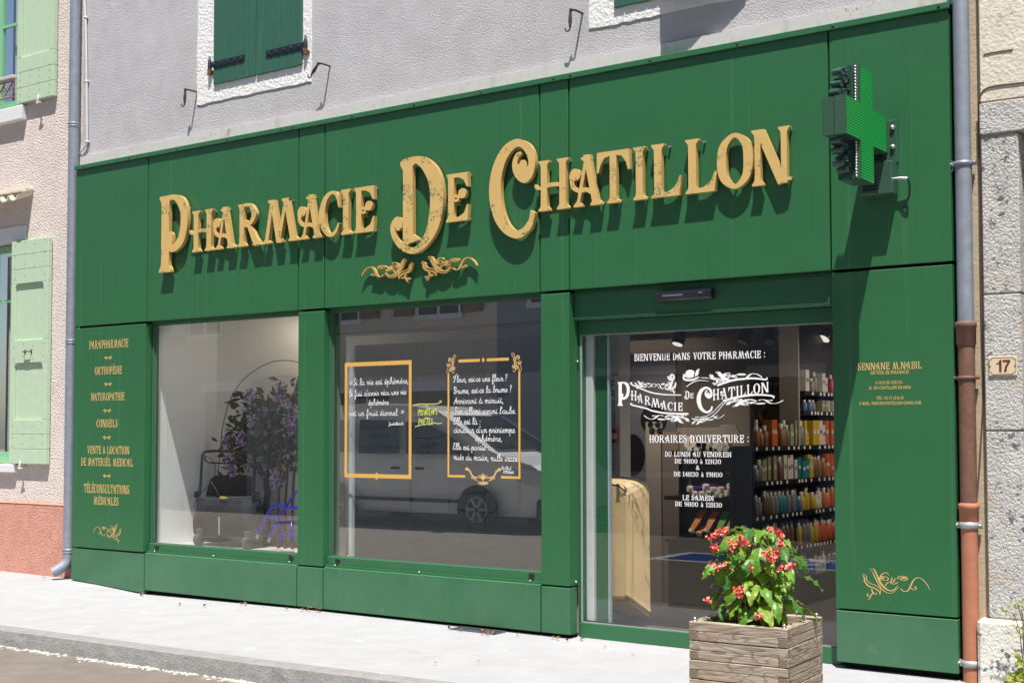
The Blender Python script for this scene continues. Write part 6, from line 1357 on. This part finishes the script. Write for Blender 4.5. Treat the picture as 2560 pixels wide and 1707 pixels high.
# opposite pavement and houses
tag(MB().box(-60, 60, -12.4, -10.95, -.3, -.0).build('far_pavement', m_pave), kind='structure')
m_h1 = mat('pale_yellow_render', (.50, .48, .42), .95, var=.05, vs=1.5, bump=.3, bs=50); m_h2 = mat('grey_render', (.27, .31, .36), .95, var=.06, vs=1.5, bump=.3, bs=50); m_h3 = mat('beige_render', (.62, .56, .49), .95, var=.06, vs=1.5, bump=.3, bs=50)
m_wood = mat('brown_shutter_paint', (.20, .13, .08), .7, var=.1, vs=6); m_roof = mat('canal_tile_roof', (.40, .22, .14), .9, var=.25, vs=9, bump=.6, bs=14)
def house(lbl, x0, x1, h_, m, wins, doors, sh=None):
    t_ = thing('street_house', lbl, 'building', ((x0 + x1) / 2, -15, 0), 'houses across the street')
    box('wall', m, t_, x0, x1, -20, -12.4, -.1, h_)
    MB().prism([(x0 - .1, -12.0, h_), (x0 - .1, -16.2, h_ + 1.5), (x0 - .1, -20.3, h_)], (x1 - x0 + .2, 0, 0)).build('roof', m_roof, t_)
    box('eaves_gutter', m_zinc, t_, x0, x1, -12.12, -12.0, h_ - .12, h_ + .0)
    for x, z, w_, hh_ in wins:
        f = MB(); f.box(x - w_ / 2 - .1, x + w_ / 2 + .1, -12.4, -12.36, z - .1, z); f.box(x - w_ / 2 - .08, x + w_ / 2 + .08, -12.4, -12.37, z + hh_, z + hh_ + .14); f.box(x - w_ / 2 - .08, x - w_ / 2, -12.4, -12.37, z, z + hh_); f.box(x + w_ / 2, x + w_ / 2 + .08, -12.4, -12.37, z, z + hh_)
        f.box(x - .03, x + .03, -12.4, -12.38, z, z + hh_); o = f.build('window', m_stone_w, t_); box('glass_pane', m_cg, o, x - w_ / 2, x + w_ / 2, -12.405, -12.39, z, z + hh_)
        if sh is not None:
            for s_ in (-1, 1): box('shutter', sh, o, x + s_ * (w_ / 2 + .09) - (.5 if s_ < 0 else 0), x + s_ * (w_ / 2 + .09) + (.5 if s_ > 0 else 0), -12.36, -12.32, z, z + hh_)
    for x, w_, hh_, md in doors: o = box('door', md, t_, x - w_ / 2, x + w_ / 2, -12.4, -12.35, .0, hh_, bev=.02); box('door_surround', m_stone_w, o, x - w_ / 2 - .15, x + w_ / 2 + .15, -12.4, -12.37, hh_, hh_ + .2)
house('pale yellow house across the street, mirrored in the left display window', -22, -9.5, 7.0, m_h1, [(-19.5, 3.6, 1.0, 1.5), (-16.4, 3.6, 1.0, 1.5), (-12.3, 3.6, 1.0, 1.5), (-14.6, 1.0, 1.0, 1.3)], [(-17.3, 1.1, 2.3, m_wood), (-11.6, 1.3, 2.3, m_wood)], m_pale)
house('beige house with brown shutters across the street behind the parked van', -9.5, -4.2, 7.6, m_h3, [(-8.2, 3.7, 1.0, 1.5), (-5.6, 3.7, 1.0, 1.5), (-8.0, 1.0, 1.1, 1.2)], [(-5.8, 1.1, 2.2, m_wood)], m_wood)
house('dark grey house with a wide shop window across the street', -4.2, 3.5, 8.2, m_h2, [(-2.9, 3.8, 1.0, 1.6), (.2, 3.8, 1.0, 1.6), (2.4, 3.8, 1.0, 1.6), (-1.6, .7, 2.6, 1.7)], [(1.6, 1.1, 2.3, m_trim)], None)
house('beige house opposite the glass door, right of the dark grey one', 3.5, 12.0, 7.4, m_h3, [(5.2, 3.6, 1.0, 1.5), (8.0, 3.6, 1.0, 1.5), (10.6, 3.6, 1.0, 1.5), (5.6, 1.0, 1.1, 1.3), (10.4, 1.0, 1.1, 1.3)], [(8.0, 1.2, 2.3, m_wood)], m_wood)
house('pale yellow house farthest right across the street, behind the photographer', 12.0, 26, 7.0, m_h1, [(14, 3.6, 1.0, 1.5), (18, 3.6, 1.0, 1.5), (22, 3.6, 1, 1.5)], [(16, 1.2, 2.3, m_wood)], m_pale)
# marked parking bay for disabled drivers
bay = thing('disabled_parking_bay', 'blue parking bay painted on the road with a white border and wheelchair sign', 'road marking', (4.2, -6.6, -.12))
m_rb = mat('blue_road_paint', (.015, .05, .26), .8, var=.1, vs=5); m_rw = mat('white_road_paint', (.62, .62, .6), .85, var=.08, vs=8)
MB().poly([(2.65, -7.05, -.121), (6.6, -7.05, -.121), (6.6, -6.2, -.121), (2.65, -6.2, -.121)]).build('blue_field', m_rb, bay)
mb = MB()
for a, b, c, d in ((2.5, 6.75, -7.18, -7.05), (2.5, 6.75, -6.2, -6.07), (2.5, 2.65, -7.05, -6.2), (6.6, 6.75, -7.05, -6.2)): mb.poly([(a, c, -.121), (b, c, -.121), (b, d, -.121), (a, d, -.121)])
mb.build('white_border', m_rw, bay)
mb = MB()
for q in band([(4.3 + .26 * math.cos(t), -6.68 + .26 * math.sin(t), .07) for t in [i * .2 - 2.6 for i in range(23)]]) + [[(4.27, -6.62), (4.34, -6.62), (4.34, -6.36), (4.27, -6.36)], [(4.3, -6.62), (4.56, -6.62), (4.56, -6.55), (4.3, -6.55)], [(4.52, -6.9), (4.59, -6.9), (4.59, -6.55), (4.52, -6.55)]] + disc(4.31, -6.29, .06, 12): mb.poly([(u, v, -.117) for u, v in q])
mb.build('wheelchair_sign', m_rw, bay)
# ------------------------------------------------------------------ wooden planter
def wood(name, axis, c1, c2):
    m = bpy.data.materials.new(name); m.use_nodes = True; nt = m.node_tree; N = nt.nodes; Lk = nt.links; b = N['Principled BSDF']; b.inputs['Roughness'].default_value = .85; b.inputs['Specular IOR Level'].default_value = .15
    tc = N.new('ShaderNodeTexCoord'); mp = N.new('ShaderNodeMapping'); mp.inputs['Scale'].default_value = (1.1, 5, 6) if axis == 'x' else (5, 1.1, 6)
    n1 = N.new('ShaderNodeTexNoise'); n1.inputs['Scale'].default_value = 1.9; n1.inputs['Detail'].default_value = 2; n1.inputs['Distortion'].default_value = .6
    Lk.new(tc.outputs['Object'], mp.inputs[0]); Lk.new(mp.outputs[0], n1.inputs['Vector'])
    m1 = N.new('ShaderNodeMath'); m1.operation = 'MULTIPLY'; m1.inputs[1].default_value = 13; Lk.new(n1.outputs['Fac'], m1.inputs[0]); fr = N.new('ShaderNodeMath'); fr.operation = 'FRACT'; Lk.new(m1.outputs[0], fr.inputs[0])
    mp2 = N.new('ShaderNodeMapping'); mp2.inputs['Scale'].default_value = (6, 160, 160) if axis == 'x' else (160, 6, 160); Lk.new(tc.outputs['Object'], mp2.inputs[0])
    n2 = N.new('ShaderNodeTexNoise'); n2.inputs['Scale'].default_value = 1; n2.inputs['Detail'].default_value = 4; Lk.new(mp2.outputs[0], n2.inputs['Vector'])
    n3 = N.new('ShaderNodeTexNoise'); n3.inputs['Scale'].default_value = 5; n3.inputs['Detail'].default_value = 3; Lk.new(tc.outputs['Object'], n3.inputs['Vector'])
    r1 = N.new('ShaderNodeValToRGB'); r1.color_ramp.elements[0].color = (*c2, 1); r1.color_ramp.elements[1].color = (*c1, 1); r1.color_ramp.elements[0].position = .0; r1.color_ramp.elements[1].position = .45; Lk.new(fr.outputs[0], r1.inputs[0])
    mx = N.new('ShaderNodeMix'); mx.data_type = 'RGBA'; mx.blend_type = 'MULTIPLY'; mx.inputs[0].default_value = 1
    r2 = N.new('ShaderNodeValToRGB'); r2.color_ramp.elements[0].position = .3; r2.color_ramp.elements[0].color = (.5, .47, .44, 1); r2.color_ramp.elements[1].position = .62; r2.color_ramp.elements[1].color = (1, 1, 1, 1); Lk.new(n2.outputs['Fac'], r2.inputs[0])
    Lk.new(r1.outputs[0], mx.inputs[6]); Lk.new(r2.outputs[0], mx.inputs[7])
    mx2 = N.new('ShaderNodeMix'); mx2.data_type = 'RGBA'; mr = N.new('ShaderNodeMapRange'); mr.inputs['From Min'].default_value = .5; mr.inputs['From Max'].default_value = .7; mr.inputs['To Max'].default_value = .55; Lk.new(n3.outputs['Fac'], mr.inputs['Value']); Lk.new(mr.outputs[0], mx2.inputs[0]); Lk.new(mx.outputs[2], mx2.inputs[6]); mx2.inputs[7].default_value = (.34, .24, .15, 1)
    Lk.new(mx2.outputs[2], b.inputs['Base Color']); bp = N.new('ShaderNodeBump'); bp.inputs['Strength'].default_value = .5; bp.inputs['Distance'].default_value = .003; Lk.new(n2.outputs['Fac'], bp.inputs['Height']); Lk.new(bp.outputs[0], b.inputs['Normal'])
    return m
m_wx = wood('weathered_wood_along', 'x', (.50, .43, .36), (.25, .205, .165)); m_wy = wood('weathered_wood_across', 'y', (.40, .33, .27), (.20, .16, .125))
m_end = mat('end_grain', (.215, .165, .12), .9, var=.25, vs=40, bump=.3, bs=150)
PF = Vector((7.7967, -1.7009, 0)); PS, PA = .511, .0558; PT = .47
pb = thing('planter_box', 'square weathered wooden planter with finger jointed corners on the pavement before the door', 'planter', (PF.x - PS / 2, PF.y + PS / 2, 0))
MP = Matrix.Translation((PF.x - PS, PF.y, 0)); MP = Matrix.Translation(PF) @ Matrix.Rotation(PA, 4, 'Z') @ Matrix.Translation((-PS, 0, 0))
TH, BH = .046, .0945
rnd = random.Random(8)
def wboard(name, boxes, m, axis):
    mb = MB(); 
    for b in boxes: mb.box(*b, bev=.003)
    o = mb.build(name, [m, m_end]); ax = 0 if axis == 'x' else 1
    for p_ in o.data.polygons: p_.material_index = 1 if abs(p_.normal[ax]) > .8 else 0
    o.matrix_world = MP @ Matrix.Translation((0, 0, 0)); attach(o, pb)
    o.location = MP.translation; o.rotation_euler = (0, 0, PA); return o
for k in range(5):
    z1_ = PT - k * BH; z0 = z1_ - BH + .003; zm_ = (z0 + z1_) / 2; j = rnd.uniform(-.0015, .0015)
    for y0, y1 in ((0, TH), (PS - TH, PS)):
        wboard('long_board', [(0, PS, y0 + j, y1 + j, zm_ + .0006, z1_), (TH + .001, PS - TH - .001, y0 + j, y1 + j, z0, zm_ + .0006)], m_wx, 'x')
    for x0, x1 in ((0, TH), (PS - TH, PS)):
        wboard('cross_board', [(x0 + j, x1 + j, TH + .001, PS - TH - .001, zm_, z1_), (x0 + j, x1 + j, 0, PS, z0, zm_ - .0006)], m_wy, 'y')
for x, y in ((TH * .5, TH * .5), (PS - TH * .5, TH * .5), (PS - TH * .5, PS - TH * .5), (TH * .5, PS - TH * .5)):
    c = MP @ Vector((x, y, PT)); MB().lathe(c, [(.013, 0), (.013, .004), (.009, .005), (.011, .010), (.009, .017), (.002, .020)], 12).build('dome_nut', m_steel, pb)
so = MB(); N_ = 14; rnd = random.Random(9); g_ = [[(TH + (PS - 2 * TH) * i / N_, TH + (PS - 2 * TH) * j / N_, PT - .05 + rnd.uniform(-.01, .012)) for i in range(N_ + 1)] for j in range(N_ + 1)]
for j in range(N_):
    for i in range(N_): so.quad(*[MP @ Vector(p) for p in (g_[j][i], g_[j][i + 1], g_[j + 1][i + 1], g_[j + 1][i])])
so.build('potting_soil', mat('dark_soil', (.055, .033, .02), .95, var=.4, vs=30, bump=1, bs=60, bdist=.02), pb)
# ------------------------------------------------------------------ begonia
pzz = zm(1740, 1300, 3.853); CXP = MP @ Vector((PS / 2, PS / 2, 0)); PY = CXP.y
bg_ = thing('begonia', 'bushy begonia with glossy green leaves and coral red blossom growing in the wooden planter', 'plant', (CXP.x, CXP.y, PT - .05))
def leafmat(name, c):
    m = mat(name, c, .38, var=.28, vs=16, spec=.4, spots=[(55, .66, (c[0] * 2.2 + .05, c[1] * 1.1, c[2] * .8), .10)], bump=.25, bs=70, bdist=.006)
    nt = m.node_tree; b = nt.nodes['Principled BSDF']; b.inputs['Subsurface Weight'].default_value = .0
    tr = nt.nodes.new('ShaderNodeBsdfTranslucent'); tr.inputs[0].default_value = (c[0] * 3.2, c[1] * 2.4, c[2] * .7, 1); mx = nt.nodes.new('ShaderNodeMixShader'); mx.inputs[0].default_value = .30
    o = nt.nodes['Material Output']; nt.links.new(b.outputs[0], mx.inputs[1]); nt.links.new(tr.outputs[0], mx.inputs[2]); nt.links.new(mx.outputs[0], o.inputs[0]); return m
LM = [leafmat('begonia_leaf', (.105, .265, .028)), leafmat('begonia_dark_leaf', (.05, .16, .026)), leafmat('begonia_young_leaf', (.20, .34, .04))]
m_edge = mat('reddish_leaf_edge', (.30, .16, .06), .5); m_stemg = mat('begonia_stem', (.14, .11, .045), .5)
TOC = (CAM - Vector((CXP.x, CXP.y, .7))).normalized()
def wing(mb, base, tip, w_, up, mi=0, curl=.14, fold=.20):
    d = tip - base; L_ = d.length; dn = d.normalized(); s_ = dn.cross(up).normalized(); n_ = s_.cross(dn).normalized(); ph = rnd.uniform(0, 6)
    ts = [0, .06, .16, .30, .46, .62, .78, .90, 1.0]; ws = [.10, .62, .92, 1.0, .93, .76, .50, .25, .0]; rows_ = []
    for t, ww in zip(ts, ws):
        c = base + d * t + n_ * (curl * L_ * (math.sin(math.pi * t) - .0)); wl, wr = w_ * .5 * ww * 1.15, w_ * .5 * ww * .85; wv = .010 * math.sin(t * 17 + ph) * min(1, w_ / .05)
        bk_ = -.10 * L_ if t < .05 else (-.035 * L_ if t < .1 else 0)
        rows_.append([c - s_ * wl + n_ * (fold * wl * .5 + wv) + dn * bk_, c - s_ * wl * .93 + n_ * (fold * wl * .5 + wv * .9) + dn * bk_ * .9, c - s_ * wl * .5 + n_ * fold * wl * .5, c, c + s_ * wr * .5 + n_ * fold * wr * .5, c + s_ * wr * .93 + n_ * (fold * wr * .5 - wv * .9), c + s_ * wr + n_ * (fold * wr * .5 - wv)])
    vs = [p for r_ in rows_ for p in r_]; old = mb.smooth; mb.smooth = True
    for i in range(len(rows_) - 1):
        for k in range(6):
            mb.cur = 3 if k in (0, 5) else mi; q = [rows_[i][k], rows_[i][k + 1], rows_[i + 1][k + 1], rows_[i + 1][k]]; mb.add(q, [(0, 1, 2, 3)])
    mb.smooth = old
rnd = random.Random(21)
TR = [(400, 150, 200, 360, 150, -.10), (490, 140, 625, 235, 95, -.06), (430, 135, 310, 105, 55, .0), (615, 265, 560, 552, 165, -.20), (640, 395, 770, 578, 130, -.19), (530, 375, 425, 602, 135, -.20), (705, 110, 745, 218, 95, -.08), (635, 105, 682, 165, 48, -.02), (455, 88, 488, 135, 60, -.02), (735, 72, 668, 95, 55, .0), (840, 190, 912, 272, 55, -.02), (770, 330, 890, 420, 80, -.12), (815, 250, 897, 385, 85, -.06), (180, 415, 52, 572, 100, -.10), (275, 490, 212, 645, 115, -.12), (245, 415, 322, 505, 65, -.10), (365, 595, 285, 838, 140, -.20), (495, 585, 606, 804, 125, -.22), (615, 630, 722, 842, 110, -.22), (640, 510, 640, 630, 160, -.17), (740, 600, 875, 705, 100, -.16), (845, 565, 948, 685, 70, -.10), (880, 460, 948, 620, 70, -.06), (790, 470, 835, 602, 80, -.14), (835, 690, 947, 792, 75, -.12), (745, 660, 822, 790, 95, -.17), (760, 745, 802, 1012, 105, -.20), (600, 845, 415, 1048, 105, -.24), (620, 835, 742, 1050, 125, -.25), (460, 840, 428, 1040, 95, -.22), (240, 815, 262, 985, 100, -.16), (175, 735, 160, 885, 65, -.12), (860, 820, 937, 908, 70, -.10), (400, 860, 312, 985, 55, -.14), (560, 740, 515, 835, 95, -.16), (455, 720, 480, 800, 90, -.16), (215, 690, 205, 760, 55, -.10), (395, 395, 440, 500, 70, -.14), (300, 410, 360, 500, 60, -.12), (640, 770, 620, 840, 70, -.18), (330, 790, 320, 880, 65, -.14), (690, 330, 800, 380, 60, -.12), (560, 200, 690, 250, 60, -.06)]
mb = MB(); stems = MB(); SB = [MP @ Vector((rnd.uniform(.16, .36), rnd.uniform(.16, .36), PT - .05)) for _ in range(14)]
axis_top = {}
for i, (xa, ya, xb, yb, w_, off_) in enumerate(TR):
    lx_ = min(.22, abs(off_)); Yp = PY + off_ * .85
    a, b = at(*pzz(xa, ya), Yp + .03), at(*pzz(xb, yb), Yp - .025); sc_ = (a - CAM).length / FPX / 3.853
    ww = w_ * sc_; up = (TOC * .75 + Vector((0, 0, .75)) + Vector((rnd.uniform(-.3, .3), 0, rnd.uniform(-.2, .2)))).normalized()
    wing(mb, a, b, ww, up, rnd.choice((0, 0, 0, 1, 2)))
    s0 = SB[i % 14]; mid = s0.lerp(a, .55) + Vector((rnd.uniform(-.02, .02), rnd.uniform(0, .05), .06)); stems.tube([s0, mid, a + Vector((0, .02, .02)), a], [.006, .005, .003, .0022], 6)
for k in range(85):      # leaves deeper in the bush
    t = rnd.random(); hgt = PT - .02 + .50 * t; rr = .20 * math.sin(math.pi * (.25 + .62 * t)) + .02; an = rnd.uniform(0, 6.283); r_ = rr * math.sqrt(rnd.uniform(.1, 1))
    a = Vector((CXP.x + .01 + r_ * math.cos(an), CXP.y + .02 + r_ * math.sin(an) * .9, hgt))
    d = Vector((math.cos(an) * .8, math.sin(an) * .8, -rnd.uniform(.3, 1.3))).normalized(); L_ = rnd.uniform(.075, .145)
    wing(mb, a, a + d * L_, L_ * .5, Vector((math.cos(an) * .6, math.sin(an) * .6, .8)), rnd.choice((0, 1, 1, 2)))
    if k % 3 == 0: s0 = SB[k % 14]; stems.tube([s0, s0.lerp(a, .5) + Vector((0, 0, .04)), a], [.005, .004, .002], 5)
mb.build('leaves', LM + [m_edge], bg_); stems.build('stems', m_stemg, bg_)
m_coral = [mat('coral_petal', (.80, .13, .10), .45, var=.15, vs=60), mat('pink_petal', (.86, .32, .27), .45, var=.15, vs=60)]
for x, y, sx_, sy_, n_ in ((265, 103, 45, 35, 26), (178, 155, 45, 32, 24), (180, 260, 32, 40, 24), (345, 220, 28, 38, 16), (395, 225, 25, 28, 14), (465, 205, 42, 36, 28), (725, 95, 30, 18, 12), (800, 120, 22, 30, 16), (822, 150, 25, 26, 14), (815, 225, 26, 35, 18), (775, 295, 32, 34, 24), (695, 290, 20, 20, 8), (655, 320, 18, 25, 8), (725, 370, 58, 32, 34), (815, 455, 24, 22, 14), (890, 455, 30, 26, 16), (940, 440, 18, 26, 12), (210, 450, 28, 32, 18), (285, 415, 20, 24, 8), (160, 425, 18, 15, 6), (525, 455, 10, 22, 6), (415, 690, 62, 42, 46), (608, 930, 36, 38, 24), (112, 772, 28, 30, 16), (335, 285, 25, 18, 6), (428, 165, 12, 22, 8)):
    mf = MB(); c = at(*pzz(x, y), PY - .26 + .12 * abs(x - 500) / 450); sc_ = (c - CAM).length / FPX / 3.853
    for k in range(int(n_ * 1.0)):
        p = at(*pzz(x + rnd.gauss(0, .55) * sx_, y + rnd.gauss(0, .55) * sy_), c.y + rnd.uniform(-.02, .02)); r_ = rnd.uniform(.0065, .0115); mf.cur = 0 if rnd.random() < .62 else 1
        n1 = (TOC + Vector((rnd.uniform(-1, 1), rnd.uniform(-1, 1), rnd.uniform(-.6, 1)))).normalized(); u = n1.orthogonal().normalized(); v = n1.cross(u)
        mf.add([p + (u * math.cos(q) + v * math.sin(q) * .8) * r_ + n1 * (.003 if q else 0) for q in (0, 1.05, 2.1, 3.14, 4.19, 5.24)] + [p - n1 * .003], [(0, 1, 6), (1, 2, 6), (2, 3, 6), (3, 4, 6), (4, 5, 6), (5, 0, 6)])
    mf.tube([c + Vector((0, .01, .0)), c + Vector((0, .06, .05)), c.lerp(Vector((CXP.x, CXP.y, c.z)), .5) + Vector((0, 0, .03))], [.0015, .0016, .002], 5) if 0 else None
    mf.build('blossom', m_coral, bg_)
# ------------------------------------------------------------------ weeds and dry leaves
wd_ = thing('wild_herb', 'spindly wild herb with yellow green leaves growing at the foot of the right hand stone', 'plant', (8.45, -.2, 0))
pw = zm(2440, 1460, 6.35); ms, ml = MB(), MB(); WYp = -.16
for path in (((760, 1560), (735, 1150), (690, 720), (600, 470), (480, 425), (415, 405)), ((770, 1300), (750, 800), (745, 650), (690, 400), (680, 320)), ((800, 900), (770, 700), (720, 400), (760, 395)), ((780, 1560), (760, 900), (640, 700)),):
    P_ = [at(*pw(*p), WYp) for p in path]; ms.tube(P_, [.004] + [.0028] * (len(P_) - 1), 6)
for x, y, n_, s_ in ((620, 295, 3, .025), (680, 310, 6, .03), (735, 300, 5, .03), (500, 375, 3, .025), (425, 408, 3, .022), (640, 395, 3, .022), (490, 490, 3, .02), (600, 460, 3, .02), (760, 395, 4, .03), (740, 710, 6, .04), (620, 715, 3, .03), (640, 640, 4, .03), (750, 820, 6, .045), (700, 1200, 8, .05), (740, 1250, 8, .05), (720, 1390, 9, .055), (640, 1500, 9, .06), (720, 1530, 12, .06), (600, 1500, 5, .05), (780, 1450, 12, .06)):
    for k in range((n_ + 1) // 2):
        c = at(*pw(x + rnd.gauss(0, 14), y + rnd.gauss(0, 12)), WYp + rnd.uniform(-.03, .03)); wing(ml, c, c + Vector((rnd.uniform(-1, 1), rnd.uniform(-.8, .2), rnd.uniform(-.4, .8))).normalized() * s_ * rnd.uniform(.7, 1.2), s_ * .42, (TOC + Vector((rnd.uniform(-.5, .5), 0, .8))).normalized(), rnd.choice((0, 2)))
ms.build('stems', mat('weed_stem', (.16, .11, .06), .7), wd_); ml.build('leaves', [leafmat('weed_leaf', (.16, .24, .03)), LM[0], leafmat('weed_young_leaf', (.26, .30, .05)), LM[2]], wd_)
m_dry = [mat('dry_leaf_%s' % n_, c_, .9, var=.3, vs=60) for n_, c_ in (('brown', (.15, .075, .035)), ('tan', (.25, .15, .075)), ('orange', (.24, .10, .03)))]
LIT = [(z7, 750, 922, 'below the left plinth'), (z7, 955, 962, 'below the left plinth'), (z7, 1225, 1032, 'lying alone in front of the left window plinth'), (z7, 1385, 1045, 'lying alone in front of the left window plinth'), (z7, 1640, 1034, 'under the left window plinth'), (z7, 1668, 1036, 'under the left window plinth'), (z7, 1950, 1068, 'by the first pillar foot'), (z7, 2060, 1076, 'by the first pillar foot'), (z7, 2085, 1080, 'by the first pillar foot'), (z7, 2110, 1078, 'by the first pillar foot'), (z7, 2140, 1084, 'by the first pillar foot'), (z7, 2165, 1080, 'by the first pillar foot'), (z7, 455, 858, 'by the shoe of the zinc downpipe'), (z7, 468, 864, 'by the shoe of the zinc downpipe'), (z7, 290, 895, 'left of the downpipe shoe'), (z8, 738, 1185, 'leaning on the plinth by the drain grate'), (z8, 735, 1195, 'leaning on the plinth by the drain grate'), (z8, 830, 1212, 'on the drain grate'), (z8, 940, 1216, 'on the drain grate'), (z8, 962, 1228, 'on the drain grate'), (z8, 985, 1236, 'at the right end of the drain grate'), (z8, 1022, 1228, 'at the right end of the drain grate'), (z8, 1035, 1232, 'at the right end of the drain grate'), (z8, 1200, 1240, 'under the right window plinth'), (z8, 1460, 1262, 'by the second pillar foot'), (z8, 1475, 1270, 'by the second pillar foot'), (z8, 1545, 1278, 'by the second pillar foot'), (z8, 1640, 1272, 'by the door frame foot'), (z8, 1800, 1322, 'on the pavement before the door'), (z8, 1995, 1378, 'on the pavement before the door'), (z8, 935, 1424, 'on the open pavement'), (z8, 655, 1432, 'on the open pavement')]
for i, (f, x, y, wh) in enumerate(LIT):
    p = ground(*f(x, y), .006)
    if p.y > -.004 : p = ground(*f(x, y), .006); 
    p.z = pz(p.x) + .004; q = MB(); a_ = rnd.uniform(0, 6.28); L_ = rnd.uniform(.025, .05) if 'open' not in wh and 'before' not in wh else .022
    d = Vector((math.cos(a_), math.sin(a_), rnd.uniform(0, .5))) * L_; wing(q, p, p + d, L_ * .55, Vector((rnd.uniform(-.4, .4), rnd.uniform(-.4, .4), 1)).normalized(), 0, .3, .6); q.m = [0] * len(q.m)
    tag(q.build('dry_leaf', m_dry[i % 3]), ('brown', 'tan', 'orange brown')[i % 3] + ' dry leaf ' + wh, 'leaf', 'dry leaves on the pavement')
# ------------------------------------------------------------------ the lit ceiling spotlights of the shop, plus one added fill lamp
def spot(x, y, z, tx, ty, tz, e, size=R(95)):
    l = bpy.data.lights.new('shop_or_fill_spot', 'SPOT'); l.energy = e; l.color = (1.0, .84, .66); l.spot_size = size; l.spot_blend = .6; l.shadow_soft_size = .06
    o = bpy.data.objects.new('shop_or_fill_spot', l); COL.objects.link(o); o.location = (x, y, z); o.rotation_euler = (Vector((tx, ty, tz)) - Vector((x, y, z))).to_track_quat('-Z', 'Y').to_euler()
spot(XS + 1.1, 1.9, 2.35, XS - .1, 1.9, .9, 26); spot(XS + 1.1, 3.2, 2.35, XS - .1, 3.0, .9, 26)
spot(5.2, 1.2, 2.4, 4.9, 2.0, .8, 60); spot(3.6, 3.2, 2.4, 3.0, 4.6, 1.4, 70)
spot(2.35, .46, 2.50, 1.35, .70, .75, 8, R(140))  # added fill lamp that brightens the left window niche; no fitting there
# ------------------------------------------------------------------ look-alikes are told apart by their order in the picture
ORD = ('leftmost', 'second from left', 'third from left', 'fourth from left', 'fifth from left', 'sixth from left', 'seventh from left', 'eighth from left', 'ninth from left')
NUM = ('', '', 'two', 'three', 'four', 'five', 'six', 'seven', 'eight', 'nine')
def screen(o):
    v = Vector(o.location) if o.type == 'EMPTY' else sum((Vector(c) for c in o.bound_box), Vector()) / 8
    v = v - CAM; d = v.dot(_f); return v.dot(CR) / d, v.dot(CU) / d
same = {}
for o in bpy.data.objects:
    if o.parent is None and 'label' in o.keys() and 'category' in o.keys(): same.setdefault(o['label'], []).append(o)
for lbl, os_ in same.items():
    if len(os_) < 2: continue
    if 'sunglasses' in lbl:
        n3 = {}
        for o in os_: n3.setdefault(GCOL[o.name], []).append(o)
        cols = sorted(n3.items())
        for ci, (_, col) in enumerate(cols):
            col.sort(key=lambda o: -screen(o)[1])
            for ri, o in enumerate(col): o['label'] = 'dark sunglasses on the peg board, %s in column %s from the left' % (('top', 'second', 'third', 'fourth', 'fifth', 'sixth', 'seventh', 'eighth', 'ninth', 'tenth', 'eleventh', 'twelfth')[min(ri, 11)], ('one', 'two', 'three', 'four', 'five', 'six')[min(ci, 5)])
        continue
    os_.sort(key=lambda o: screen(o)[0])
    for i, o in enumerate(os_):
        if len(os_) <= 9: o['label'] = lbl + ', ' + ORD[i] + ' of ' + NUM[len(os_)]
        else: o['label'] = lbl + (', ' + ORD[i] if i < 9 else ', number %d from the left' % (i + 1))
